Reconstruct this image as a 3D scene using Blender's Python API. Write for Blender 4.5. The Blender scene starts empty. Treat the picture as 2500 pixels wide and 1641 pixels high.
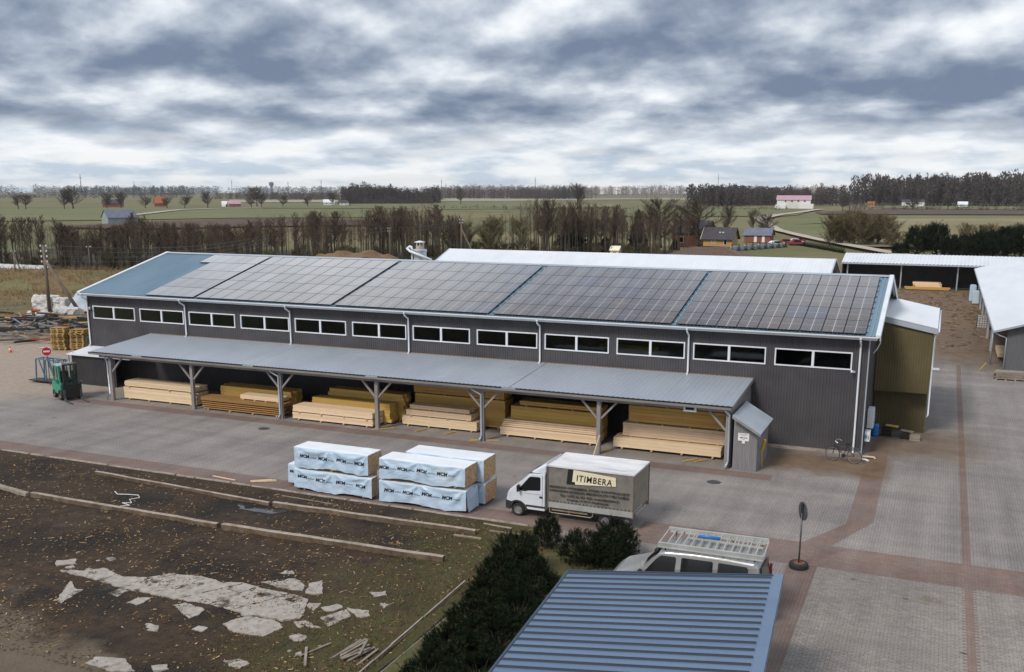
import bpy, bmesh, math, random
from mathutils import Vector, Matrix, noise, Euler
random.seed(7)
S = bpy.context.scene
COL = S.collection
R = math.radians

# ---------------------------------------------------------------- camera
cam = bpy.data.cameras.new('camera')
camo = bpy.data.objects.new('camera', cam)
COL.objects.link(camo)
S.camera = camo
CAM = Vector((51.639, -49.002, 12.377))
yaw, pitch, roll = -0.410, 0.2137, 0.00205
fw = Vector((math.sin(yaw) * math.cos(pitch), math.cos(yaw) * math.cos(pitch), -math.sin(pitch)))
rt = Vector((math.cos(yaw), -math.sin(yaw), 0))
up = rt.cross(fw)
rt2 = math.cos(roll) * rt + math.sin(roll) * up
up2 = -math.sin(roll) * rt + math.cos(roll) * up
camo.matrix_world = Matrix(((rt2.x, up2.x, -fw.x, CAM.x), (rt2.y, up2.y, -fw.y, CAM.y), (rt2.z, up2.z, -fw.z, CAM.z), (0, 0, 0, 1)))
cam.sensor_fit = 'HORIZONTAL'
cam.sensor_width = 36
cam.lens = 34.70
cam.shift_y = 0.069
cam.clip_start = 0.5
cam.clip_end = 30000

# ---------------------------------------------------------------- render / exposure
S.render.engine = 'CYCLES'
S.render.resolution_x, S.render.resolution_y = 1024, 672
S.view_settings.view_transform = 'Standard'
S.view_settings.look = 'None'
S.view_settings.gamma = 1
S.view_settings.exposure = 0.16
S.cycles.max_bounces = 4
S.cycles.diffuse_bounces = 3
S.cycles.glossy_bounces = 2
S.cycles.transparent_max_bounces = 12
S.cycles.volume_bounces = 0

# ---------------------------------------------------------------- sun and sky
SUN_EL, SUN_AZ = R(45), R(-20)       # azimuth measured from -Y (behind the camera) towards -X
sd = Vector((math.sin(SUN_AZ) * math.cos(SUN_EL), -math.cos(SUN_AZ) * math.cos(SUN_EL), math.sin(SUN_EL)))
sun = bpy.data.lights.new('sun', 'SUN')
sun.energy = 2.2
sun.angle = R(14)
sun.color = (1.0, 0.95, 0.88)
suno = bpy.data.objects.new('sun', sun)
COL.objects.link(suno)
suno.rotation_euler = (-sd).to_track_quat('-Z', 'Y').to_euler()

W = bpy.data.worlds.new('World')
S.world = W
W.use_nodes = True
nt = W.node_tree
nt.nodes.clear()


def nd(t, typ, **kw):
    n = t.nodes.new(typ)
    for k, v in kw.items():
        if k == 'ins':
            for a, b in v.items():
                n.inputs[a].default_value = b
        else:
            setattr(n, k, v)
    return n


def mth(t, op, a, b=None, c=None, clamp=False):
    n = t.nodes.new('ShaderNodeMath')
    n.operation = op
    n.use_clamp = clamp
    for i, x in enumerate((a, b, c)):
        if x is None:
            continue
        if isinstance(x, (int, float)):
            n.inputs[i].default_value = x
        else:
            t.links.new(x, n.inputs[i])
    return n.outputs[0]


def ramp(t, fac, stops, interp='EASE'):
    n = t.nodes.new('ShaderNodeValToRGB')
    n.color_ramp.interpolation = interp
    e = n.color_ramp.elements
    while len(e) < len(stops):
        e.new(0.5)
    for el, (p, c) in zip(e, stops):
        el.position = p
        el.color = (c[0], c[1], c[2], 1) if not isinstance(c, (int, float)) else (c, c, c, 1)
    t.links.new(fac, n.inputs[0])
    return n.outputs[0]


def mixc(t, fac, a, b, mode='MIX'):
    n = t.nodes.new('ShaderNodeMix')
    n.data_type = 'RGBA'
    n.blend_type = mode
    for i, x in ((0, fac), (6, a), (7, b)):
        if isinstance(x, (int, float)):
            n.inputs[i].default_value = x
        elif isinstance(x, tuple):
            n.inputs[i].default_value = (x[0], x[1], x[2], 1)
        else:
            t.links.new(x, n.inputs[i])
    return n.outputs[2]


SKX, SKY = 50.2, 13.1
# the cloud deck: noise over a layer above, seen in perspective (the layer has thickness, so it never thins to a line)
tc = nd(nt, 'ShaderNodeTexCoord')
sep = nd(nt, 'ShaderNodeSeparateXYZ')
nt.links.new(tc.outputs['Generated'], sep.inputs[0])
zc = mth(nt, 'ADD', mth(nt, 'MAXIMUM', sep.outputs[2], 0.0), 0.040)
hl_ = mth(nt, 'SQRT', mth(nt, 'ADD', mth(nt, 'MULTIPLY', sep.outputs[0], sep.outputs[0]), mth(nt, 'ADD', mth(nt, 'MULTIPLY', sep.outputs[1], sep.outputs[1]), 1e-5)))
rho = mth(nt, 'DIVIDE', mth(nt, 'POWER', zc, -0.36), hl_)
px = mth(nt, 'MULTIPLY', sep.outputs[0], rho)
py = mth(nt, 'MULTIPLY', sep.outputs[1], rho)
cmb = nd(nt, 'ShaderNodeCombineXYZ')
nt.links.new(px, cmb.inputs[0])
nt.links.new(py, cmb.inputs[1])


def cloud(scale, off, detail, rough, dist=0.0, mul=1.0):
    mp = nd(nt, 'ShaderNodeMapping')
    mp.inputs['Location'].default_value = off
    mp.inputs['Scale'].default_value = (scale * mul, scale * mul, 1)
    nt.links.new(cmb.outputs[0], mp.inputs[0])
    n = nd(nt, 'ShaderNodeTexNoise')
    n.inputs['Scale'].default_value = 1
    n.inputs['Detail'].default_value = detail
    n.inputs['Roughness'].default_value = rough
    n.inputs['Distortion'].default_value = dist
    nt.links.new(mp.outputs[0], n.inputs['Vector'])
    return n.outputs[0]


O1 = (SKX, SKY, 0.0)
big = cloud(2.15, O1, 9, 0.53)
bigs = cloud(2.15, O1, 5, 0.48, 0.0, 1.05)
low = cloud(1.2, (SKY, SKX, 0.0), 2, 0.4)
fine = cloud(11.0, (5.0, 1.0, 2.0), 7, 0.62)
relief = mth(nt, 'SUBTRACT', big, bigs)
dens = mth(nt, 'ADD', mth(nt, 'MULTIPLY', mth(nt, 'SUBTRACT', big, 0.5), 1.5), mth(nt, 'MULTIPLY', relief, 3.0))
dens = mth(nt, 'ADD', dens, mth(nt, 'MULTIPLY', mth(nt, 'SUBTRACT', low, 0.5), 0.9))
dens = mth(nt, 'ADD', dens, mth(nt, 'MULTIPLY', mth(nt, 'SUBTRACT', fine, 0.5), 0.22))
dens = mth(nt, 'ADD', dens, 0.52)
ccol = ramp(nt, dens, [(0.06, (0.93, 0.95, 0.97)), (0.28, (0.72, 0.765, 0.82)), (0.52, (0.46, 0.515, 0.60)), (0.76, (0.275, 0.33, 0.425)), (1.0, (0.165, 0.215, 0.31))], 'LINEAR')
sky = nd(nt, 'ShaderNodeTexSky')
sky.sky_type = 'NISHITA'
sky.sun_disc = False
sky.sun_elevation = SUN_EL
sky.sun_rotation = math.atan2(sd.x, sd.y)
sky.air_density = 1.0
sky.dust_density = 2.0
sks = mixc(nt, 1.0, sky.outputs[0], (0.09, 0.09, 0.09), 'MULTIPLY')
# towards the horizon the far clouds pile up into a paler, finer layer
hz = ramp(nt, sep.outputs[2], [(0.0, 1.0), (0.022, 0.92), (0.045, 0.45), (0.075, 0.0)], 'EASE')
hm = nd(nt, 'ShaderNodeMapping')
hm.inputs['Scale'].default_value = (15, 15, 66)
nt.links.new(tc.outputs['Generated'], hm.inputs[0])
hn = nd(nt, 'ShaderNodeTexNoise')
hn.inputs['Scale'].default_value = 1
hn.inputs['Detail'].default_value = 9
hn.inputs['Roughness'].default_value = 0.55
nt.links.new(hm.outputs[0], hn.inputs['Vector'])
hcol = ramp(nt, mth(nt, 'ADD', mth(nt, 'MULTIPLY', hn.outputs[0], 1.0), mth(nt, 'MULTIPLY', big, 0.25)), [(0.54, (0.97, 0.98, 0.98)), (0.62, (0.82, 0.87, 0.91)), (0.74, (0.55, 0.64, 0.74))], 'LINEAR')
ccol = mixc(nt, hz, ccol, hcol)
gap = ramp(nt, dens, [(0.0, 1.0), (0.16, 0.25), (0.28, 0.0)])
ccol = mixc(nt, mth(nt, 'MULTIPLY', gap, 0.10), ccol, sks)
bg = nd(nt, 'ShaderNodeBackground')
nt.links.new(ccol, bg.inputs[0])
bg.inputs[1].default_value = 1.0
wo = nd(nt, 'ShaderNodeOutputWorld')
nt.links.new(bg.outputs[0], wo.inputs[0])


# ================================================================ helpers
def T(name, label, cat, loc=(0, 0, 0), rz=0, group=None):
    o = bpy.data.objects.new(name, None)
    o.empty_display_size = 0.2
    COL.objects.link(o)
    o.location = loc
    o.rotation_euler = (0, 0, rz)
    o['label'] = label
    o['category'] = cat
    if group:
        o['group'] = group
    return o


def tag(o, label, cat, group=None):
    o['label'] = label
    o['category'] = cat
    if group:
        o['group'] = group
    return o


def relabel(o, label, group=None):
    o['label'] = label
    if group:
        o['group'] = group
    return o


class MB:
    def __init__(s):
        s.v, s.f, s.m = [], [], []

    def add(s, vs, fs, mi=0):
        o = len(s.v)
        s.v += [tuple(v) for v in vs]
        s.f += [tuple(i + o for i in f) for f in fs]
        s.m += [mi] * len(fs)
        return s

    def box(s, a, b, mi=0):
        (x0, y0, z0), (x1, y1, z1) = a, b
        return s.add([(x0, y0, z0), (x1, y0, z0), (x1, y1, z0), (x0, y1, z0), (x0, y0, z1), (x1, y0, z1), (x1, y1, z1), (x0, y1, z1)],
                     [(0, 3, 2, 1), (4, 5, 6, 7), (0, 1, 5, 4), (1, 2, 6, 5), (2, 3, 7, 6), (3, 0, 4, 7)], mi)

    def bar(s, p, q, w, h=None, mi=0, upv=(0, 0, 1)):
        p, q = Vector(p), Vector(q)
        h = w if h is None else h
        d = (q - p).normalized()
        u = Vector(upv)
        if abs(d.dot(u)) > .98:
            u = Vector((1, 0, 0))
        a = d.cross(u).normalized() * (w / 2)
        b = a.cross(d).normalized() * (h / 2)
        vs = [p - a - b, p + a - b, p + a + b, p - a + b, q - a - b, q + a - b, q + a + b, q - a + b]
        return s.add(vs, [(0, 3, 2, 1), (4, 5, 6, 7), (0, 1, 5, 4), (1, 2, 6, 5), (2, 3, 7, 6), (3, 0, 4, 7)], mi)

    def cyl(s, p, q, r, r2=None, n=10, mi=0, cap=True):
        p, q = Vector(p), Vector(q)
        r2 = r if r2 is None else r2
        d = (q - p).normalized()
        u = Vector((0, 0, 1)) if abs(d.z) < .95 else Vector((1, 0, 0))
        a = d.cross(u).normalized()
        b = d.cross(a)
        vs = []
        for c, rr in ((p, r), (q, r2)):
            vs += [c + a * (math.cos(i * 2 * math.pi / n) * rr) + b * (math.sin(i * 2 * math.pi / n) * rr) for i in range(n)]
        fs = [(i, (i + 1) % n, n + (i + 1) % n, n + i) for i in range(n)]
        if cap:
            fs += [tuple(range(n - 1, -1, -1)), tuple(range(n, 2 * n))]
        return s.add(vs, fs, mi)

    def tube(s, pts, r, n=6, mi=0):
        pts = [Vector(p) for p in pts]
        rings = []
        for i, p in enumerate(pts):
            d = (pts[min(i + 1, len(pts) - 1)] - pts[max(i - 1, 0)]).normalized()
            u = Vector((0, 0, 1)) if abs(d.z) < .95 else Vector((1, 0, 0))
            a = d.cross(u).normalized()
            b = d.cross(a)
            rr = r[i] if isinstance(r, (list, tuple)) else r
            rings.append([p + a * (math.cos(k * 2 * math.pi / n) * rr) + b * (math.sin(k * 2 * math.pi / n) * rr) for k in range(n)])
        vs = [v for g in rings for v in g]
        fs = []
        for i in range(len(pts) - 1):
            fs += [(i * n + k, i * n + (k + 1) % n, (i + 1) * n + (k + 1) % n, (i + 1) * n + k) for k in range(n)]
        fs += [tuple(range(n - 1, -1, -1)), tuple(range((len(pts) - 1) * n, len(pts) * n))]
        return s.add(vs, fs, mi)

    def prism(s, poly, vec, mi=0):
        n = len(poly)
        vec = Vector(vec)
        vs = [Vector(p) for p in poly] + [Vector(p) + vec for p in poly]
        fs = [tuple(range(n - 1, -1, -1)), tuple(range(n, 2 * n))] + [(i, (i + 1) % n, n + (i + 1) % n, n + i) for i in range(n)]
        return s.add(vs, fs, mi)

    def grid(s, fn, nu, nv, mi=0):
        vs = [fn(i / nu, j / nv) for j in range(nv + 1) for i in range(nu + 1)]
        fs = [(j * (nu + 1) + i, j * (nu + 1) + i + 1, (j + 1) * (nu + 1) + i + 1, (j + 1) * (nu + 1) + i) for j in range(nv) for i in range(nu)]
        return s.add(vs, fs, mi)

    def quad(s, a, b, c, d, mi=0):
        return s.add([a, b, c, d], [(0, 1, 2, 3)], mi)

    def lathe(s, prof, n=20, mi=0, c=(0, 0, 0)):
        vs = []
        for (r, z) in prof:
            vs += [(c[0] + r * math.cos(k * 2 * math.pi / n), c[1] + r * math.sin(k * 2 * math.pi / n), c[2] + z) for k in range(n)]
        fs = []
        for i in range(len(prof) - 1):
            fs += [(i * n + k, i * n + (k + 1) % n, (i + 1) * n + (k + 1) % n, (i + 1) * n + k) for k in range(n)]
        return s.add(vs, fs, mi)

    def sheet(s, p0, u, v, ul, vl, pitch, depth, nrm, mi=0, top=.5):
        """profiled metal sheet: ribs run along v, repeat along u"""
        p0, u, v, nrm = Vector(p0), Vector(u).normalized(), Vector(v).normalized(), Vector(nrm).normalized()
        xs = []
        k = 0
        while k * pitch < ul:
            b = k * pitch
            for f_, d in ((0, 0), (.5 - top * .5 - .12, 0), (.5 - top * .5, depth), (.5 + top * .5 - .0, depth), (min(.5 + top * .5 + .12, .999), 0)):
                xs.append((min(b + f_ * pitch, ul), d))
            k += 1
        xs.append((ul, 0))
        vs = []
        for x, d in xs:
            q = p0 + u * x + nrm * d
            vs += [q, q + v * vl]
        fs = [(2 * i, 2 * i + 2, 2 * i + 3, 2 * i + 1) for i in range(len(xs) - 1) if xs[i + 1][0] > xs[i][0] + 1e-6]
        return s.add(vs, fs, mi)

    def xf(s, mtx):
        s.v = [tuple(mtx @ Vector(v)) for v in s.v]
        return s

    def mesh(s, name, mats, smooth=False):
        me = bpy.data.meshes.new(name)
        me.from_pydata(s.v, [], s.f)
        for m in (mats if isinstance(mats, (list, tuple)) else [mats]):
            me.materials.append(m)
        me.polygons.foreach_set('material_index', s.m)
        if smooth:
            me.polygons.foreach_set('use_smooth', [True] * len(s.f))
        me.update()
        return me

    def build(s, name, mats, parent=None, smooth=False, loc=(0, 0, 0), kind=None):
        o = bpy.data.objects.new(name, s.mesh(name, mats, smooth))
        COL.objects.link(o)
        o.location = loc
        if parent:
            o.parent = parent
        if kind:
            o['kind'] = kind
        return o


def link(name, me, parent=None, loc=(0, 0, 0), rot=(0, 0, 0), sc=(1, 1, 1)):
    o = bpy.data.objects.new(name, me)
    COL.objects.link(o)
    o.location, o.rotation_euler, o.scale = loc, rot, sc
    if parent:
        o.parent = parent
    return o


def clone(root, loc, rz=0, sc=1.0, label=None, group=None, sz=None):
    r = root.copy()
    COL.objects.link(r)
    r.location = loc
    r.rotation_euler = (0, 0, rz)
    r.scale = (sc, sc, sc if sz is None else sz)
    if label:
        r['label'] = label
    if group:
        r['group'] = group
    for ch in list(root.children):
        c = ch.copy()
        COL.objects.link(c)
        c.parent = r
        for g in list(ch.children):
            d = g.copy()
            COL.objects.link(d)
            d.parent = c
    return r


def text_mesh(txt, size, name='lettering', bold=0.0, shear=0.0, align='LEFT', width=None, ext=0.001, space=1.0):
    cu = bpy.data.curves.new(name, 'FONT')
    cu.body = txt
    cu.size = size
    cu.offset = bold
    cu.shear = shear
    cu.extrude = ext
    cu.align_x = align
    cu.space_character = space
    cu.resolution_u = 2
    o = bpy.data.objects.new(name, cu)
    COL.objects.link(o)
    dg = bpy.context.evaluated_depsgraph_get()
    me = bpy.data.meshes.new_from_object(o.evaluated_get(dg))
    bpy.data.objects.remove(o)
    bpy.data.curves.remove(cu)
    if width:
        xs = [v.co.x for v in me.vertices]
        k = width / (max(xs) - min(xs))
        for v in me.vertices:
            v.co.x *= k
    return me


def put_text(me, mat, parent, o, ux, uz, name='lettering'):
    """stand a flat text mesh up: its x along ux, its y along uz, starting at o"""
    ux, uz = Vector(ux).normalized(), Vector(uz).normalized()
    n = ux.cross(uz)
    o = Vector(o)
    for v in me.vertices:
        v.co = o + ux * v.co.x + uz * v.co.y + n * v.co.z
    me.materials.clear()
    me.materials.append(mat)
    return link(name, me, parent)
# ================================================================ materials
MATS = {}


def mat(name, c1, c2=None, sc=3.0, rough=.6, metal=0.0, bump=0.0, bsc=40, rnd=0.0, stretch=(1, 1, 1), ior=1.45, lo=.38, hi=.62, c3=None, sc3=.6, lo3=.5, hi3=.68, detail=5, coat=0.0, object_space=False, hue=0.0):
    m = bpy.data.materials.new(name)
    m.use_nodes = True
    t = m.node_tree
    bs = t.nodes['Principled BSDF']
    bs.inputs['Roughness'].default_value = rough
    bs.inputs['Metallic'].default_value = metal
    bs.inputs['IOR'].default_value = ior
    bs.inputs['Coat Weight'].default_value = coat
    if object_space:
        src = nd(t, 'ShaderNodeTexCoord').outputs['Object']
    else:
        src = nd(t, 'ShaderNodeNewGeometry').outputs['Position']
    mp = nd(t, 'ShaderNodeMapping')
    mp.inputs['Scale'].default_value = stretch
    t.links.new(src, mp.inputs[0])
    vec = mp.outputs[0]
    m['vec'] = 0

    def nz(scale, det=detail, off=0.0):
        n = nd(t, 'ShaderNodeTexNoise')
        n.inputs['Scale'].default_value = scale
        n.inputs['Detail'].default_value = det
        n.inputs['Roughness'].default_value = .62
        n.noise_dimensions = '4D'
        n.inputs['W'].default_value = off
        t.links.new(vec, n.inputs['Vector'])
        return n.outputs[0]
    col = None
    if c2:
        f = ramp(t, nz(sc), [(lo, 0.0), (hi, 1.0)], 'LINEAR')
        col = mixc(t, f, c1, c2)
        if c3:
            f3 = ramp(t, nz(sc3, 6, 3.7), [(lo3, 0.0), (hi3, 1.0)], 'LINEAR')
            col = mixc(t, f3, col, c3)
    if rnd:
        if col is None:
            rgb = nd(t, 'ShaderNodeRGB')
            rgb.outputs[0].default_value = (*c1, 1)
            col = rgb.outputs[0]
        oi = nd(t, 'ShaderNodeObjectInfo')
        hs = nd(t, 'ShaderNodeHueSaturation')
        t.links.new(mth(t, 'MULTIPLY_ADD', oi.outputs['Random'], rnd, 1 - rnd / 2), hs.inputs['Value'])
        if hue:
            r2 = mth(t, 'FRACT', mth(t, 'MULTIPLY', oi.outputs['Random'], 17.3))
            t.links.new(mth(t, 'MULTIPLY_ADD', r2, hue, .5 - hue / 2), hs.inputs['Hue'])
        t.links.new(col, hs.inputs['Color'])
        col = hs.outputs[0]
    if col is None:
        bs.inputs['Base Color'].default_value = (*c1, 1)
    else:
        t.links.new(col, bs.inputs['Base Color'])
    if bump:
        b = nd(t, 'ShaderNodeBump')
        b.inputs['Strength'].default_value = min(bump, 1)
        b.inputs['Distance'].default_value = .02 * max(bump, 1)
        t.links.new(nz(bsc, 4, 9.1), b.inputs['Height'])
        t.links.new(b.outputs[0], bs.inputs['Normal'])
    MATS[name] = m
    return m


wall_grey = mat('wall_grey', (.062, .058, .064), (.082, .075, .080), sc=.7, rough=.55, c3=(.05, .046, .05), sc3=.3)
wall_dark = mat('wall_dark', (.035, .034, .038), (.048, .045, .048), sc=1.2, rough=.6)
wall_olive = mat('wall_olive', (.105, .083, .037), (.128, .102, .048), sc=.9, rough=.6)
wall_shed = mat('wall_shed', (.20, .19, .20), (.26, .245, .25), sc=1.5, rough=.6, stretch=(8, 8, .6))
white_trim = mat('white_trim', (.74, .76, .80), (.62, .65, .70), sc=1.2, rough=.4, lo=.45, hi=.8)
white_metal = mat('white_metal', (.74, .765, .805), (.69, .715, .755), sc=.8, rough=.38, c3=(.60, .63, .68), sc3=.35, lo3=.52, hi3=.80, stretch=(1, .25, 1), detail=8)
galv = mat('galv', (.50, .55, .60), (.42, .47, .53), sc=.8, rough=.35, metal=.35)
roof_blue = mat('roof_blue', (.20, .30, .38), (.165, .26, .335), sc=.6, rough=.38, metal=.2, c3=(.24, .33, .40), sc3=.2, stretch=(1, .3, 1))
roof_canopy = mat('roof_canopy', (.44, .48, .535), (.38, .42, .475), sc=.35, rough=.42, metal=.25, c3=(.34, .37, .41), sc3=.9, lo3=.58, hi3=.8, stretch=(1, .35, 1))
roof_fg = mat('roof_fg', (.150, .215, .325), (.125, .185, .29), sc=.5, rough=.36, metal=.15, stretch=(.4, 2, 1))
black_gap = mat('black_gap', (.012, .012, .014), rough=.7)
black_metal = mat('black_metal', (.018, .018, .020), (.03, .028, .027), sc=6, rough=.45)
rubber = mat('rubber', (.018, .017, .017), (.032, .03, .028), sc=9, rough=.8)
steel = mat('steel', (.45, .46, .48), (.33, .33, .34), sc=8, rough=.35, metal=.7)
dark_steel = mat('dark_steel', (.085, .09, .10), (.12, .12, .125), sc=6, rough=.5, metal=.4)
post_wood = mat('post_wood', (.22, .205, .20), (.30, .275, .26), sc=3, rough=.75, stretch=(1, 1, .25))
beam_wood = mat('beam_wood', (.19, .175, .165), (.26, .235, .215), sc=3, rough=.75, stretch=(.25, 1, 1))
wood_pale = mat('wood_pale', (.80, .615, .42), (.72, .52, .33), sc=5, rough=.7, stretch=(.25, 6, 6), rnd=.16, hue=.02, bump=.2, bsc=25)
wood_gold_and_shade = mat('wood_gold_and_shade', (.66, .42, .125), (.56, .33, .085), sc=5, rough=.7, stretch=(.25, 6, 6), rnd=.30, hue=.025, bump=.2, bsc=25)  # golden tone puts canopy shade into rear and upper bundles; also plain yellow boards
wood_dark = mat('wood_dark', (.40, .21, .075), (.29, .15, .05), sc=5, rough=.75, stretch=(.25, 6, 6), rnd=.5, hue=.03, bump=.2, bsc=25)
wood_end = mat('wood_end', (.66, .45, .26), (.50, .31, .16), sc=9, rough=.8)
wood_grey = mat('wood_grey', (.30, .255, .21), (.20, .165, .13), sc=4, rough=.85, rnd=.5, bump=.3)
wood_pole = mat('wood_pole', (.13, .10, .08), (.19, .15, .12), sc=4, rough=.85, stretch=(1, 1, .2))
concrete = mat('concrete', (.40, .34, .285), (.28, .23, .185), sc=3, rough=.9, bump=.5, bsc=18, c3=(.16, .13, .10), sc3=1.1, lo3=.52, hi3=.7)
slab_mat = mat('slab', (.44, .395, .35), (.31, .27, .235), sc=5, rough=.92, bump=1.0, bsc=26, c3=(.055, .038, .025), sc3=2.0, lo3=.55, hi3=.66, detail=10)
glass_dark = mat('glass_dark', (.012, .014, .016), rough=.06, ior=1.5)
headlight_glass = mat('headlight_glass', (.55, .58, .6), rough=.12)
car_white = mat('car_white', (.70, .73, .78), (.62, .65, .70), sc=1.5, rough=.32, coat=.4, c3=(.50, .48, .44), sc3=1.4, lo3=.58, hi3=.8)
car_silver = mat('car_silver', (.36, .355, .35), (.30, .295, .29), sc=1.2, rough=.34, metal=.35, coat=.4)
plastic_black = mat('plastic_black', (.022, .023, .026), (.035, .035, .037), sc=5, rough=.6)
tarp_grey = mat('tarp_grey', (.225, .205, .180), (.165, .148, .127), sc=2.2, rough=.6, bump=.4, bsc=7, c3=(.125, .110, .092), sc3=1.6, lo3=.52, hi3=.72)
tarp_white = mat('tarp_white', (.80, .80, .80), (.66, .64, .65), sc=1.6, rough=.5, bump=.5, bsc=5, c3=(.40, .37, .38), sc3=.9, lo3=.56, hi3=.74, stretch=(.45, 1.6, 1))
tarp_end = mat('tarp_end', (.28, .25, .20), (.22, .19, .15), sc=2, rough=.65)
sign_cream = mat('sign_cream', (.82, .76, .56), (.74, .66, .45), sc=3, rough=.6, stretch=(.3, 1, 9))
print_black = mat('print_black', (.015, .015, .017), rough=.6)
print_grey = mat('print_grey', (.016, .015, .014), (.06, .054, .048), sc=14, rough=.7)
print_teal = mat('print_teal', (.10, .22, .22), (.25, .36, .38), sc=20, rough=.7)
foil = mat('foil', (.50, .62, .75), (.44, .57, .71), sc=2.5, rough=.36, c3=(.58, .66, .75), sc3=.8)  # on pack sides: shade put into a deeper blue than the top
foil_lit_top = mat('foil_lit_top', (.84, .86, .89), (.78, .81, .85), sc=1.5, rough=.35)  # lighter copy of the foil for tops, light put into the colour
green_paint = mat('green_paint', (.015, .30, .175), (.02, .24, .15), sc=3, rough=.4, coat=.2)
teal_light = mat('teal_light', (.33, .50, .50), (.26, .42, .43), sc=4, rough=.45)
blue_paint = mat('blue_paint', (.11, .20, .29), (.085, .16, .235), sc=5, rough=.55)
red_sign = mat('red_sign', (.55, .015, .03), rough=.45)
white_paint = mat('white_paint', (.80, .80, .80), (.70, .70, .69), sc=6, rough=.5)
brick_red = mat('brick_red', (.20, .075, .045), (.26, .11, .07), sc=2.5, rough=.85)
brick_pink = mat('brick_pink', (.36, .19, .15), (.30, .15, .115), sc=2, rough=.85)
roof_dark = mat('roof_dark', (.045, .04, .05), (.065, .058, .065), sc=1.2, rough=.6)
roof_tile = mat('roof_tile', (.115, .075, .06), (.155, .10, .08), sc=1.8, rough=.75, stretch=(1, 1, 1))
roof_pink = mat('roof_pink', (.50, .30, .38), (.44, .26, .33), sc=.5, rough=.5)
roof_slate = mat('roof_slate', (.12, .135, .19), (.16, .175, .22), sc=.6, rough=.55)
wood_house = mat('wood_house', (.48, .29, .12), (.40, .23, .09), sc=2, rough=.7)
house_white = mat('house_white', (.70, .69, .63), (.60, .59, .54), sc=.6, rough=.7)
rusty = mat('rusty', (.22, .065, .03), (.30, .11, .05), sc=4, rough=.8)
orange_plastic = mat('orange_plastic', (.65, .16, .03), rough=.5)
barrel_blue = mat('barrel_blue', (.02, .17, .50), rough=.4)
bag_white = mat('bag_white', (.62, .61, .60), (.48, .46, .45), sc=3, rough=.75, bump=1, bsc=5)
bark = mat('bark', (.055, .042, .034), (.085, .066, .052), sc=3, rough=.9, stretch=(2, 2, .5))
bark_alder = mat('bark_alder', (.050, .040, .033), (.092, .074, .058), sc=2, rough=.9, rnd=.6)
twig_alder = mat('twig_alder', (.110, .068, .046), (.070, .046, .034), sc=.4, rough=.9, rnd=.7, hue=.04)
twig_grey = mat('twig_grey', (.10, .075, .055), (.075, .055, .042), sc=.6, rough=.9, rnd=.4)
twig_olive = mat('twig_olive', (.15, .115, .055), (.105, .085, .045), sc=.8, rough=.9, rnd=.5, hue=.03)
needle = mat('needle', (.006, .011, .006), (.011, .018, .008), sc=3, rough=.95, rnd=.4, ior=1.15)
needle_tip = mat('needle_tip', (.016, .026, .012), (.036, .046, .016), sc=6, rough=.95, ior=1.15)
needle_far = mat('needle_far', (.008, .014, .007), (.018, .027, .012), sc=1, rough=.95, rnd=.4, ior=1.15)
wood_far = mat('wood_far', (.080, .060, .052), (.062, .048, .043), sc=.03, rough=1.0, detail=3)
wood_birch = mat('wood_birch', (.30, .235, .20), (.22, .17, .15), sc=.05, rough=1.0, detail=3)
wood_blue = mat('wood_blue', (.030, .048, .042), (.05, .06, .05), sc=.02, rough=1.0, detail=3)
grass_mat = mat('grass_blades', (.095, .098, .020), (.125, .108, .032), sc=1.6, rough=.9, c3=(.19, .135, .06), sc3=.7)
chip_mat = mat('chips', (.105, .055, .024), (.040, .024, .013), sc=9, rough=.9, c3=(.30, .20, .105), sc3=5, lo3=.64, hi3=.74)
sand_mat = mat('sawdust', (.20, .125, .068), (.14, .085, .046), sc=.5, rough=.95, bump=1, bsc=2, c3=(.07, .043, .026), sc3=.35, lo3=.55, hi3=.72)
lead_red = mat('lead_red', (.24, .045, .045), rough=.5)
yellow_paint = mat('yellow_paint', (.62, .36, .02), rough=.5)


def glass_mat():
    m = bpy.data.materials.new('window_glass')
    m.use_nodes = True
    t = m.node_tree
    t.nodes.clear()
    tr = nd(t, 'ShaderNodeBsdfTransparent')
    tr.inputs[0].default_value = (.55, .6, .6, 1)
    gl = nd(t, 'ShaderNodeBsdfGlossy')
    gl.inputs['Roughness'].default_value = .04
    gl.inputs[0].default_value = (.9, .95, 1, 1)
    fr = nd(t, 'ShaderNodeFresnel')
    fr.inputs[0].default_value = 1.35
    mx = nd(t, 'ShaderNodeMixShader')
    t.links.new(fr.outputs[0], mx.inputs[0])
    t.links.new(tr.outputs[0], mx.inputs[1])
    t.links.new(gl.outputs[0], mx.inputs[2])
    o = nd(t, 'ShaderNodeOutputMaterial')
    t.links.new(mx.outputs[0], o.inputs[0])
    return m


window_glass = glass_mat()


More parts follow.
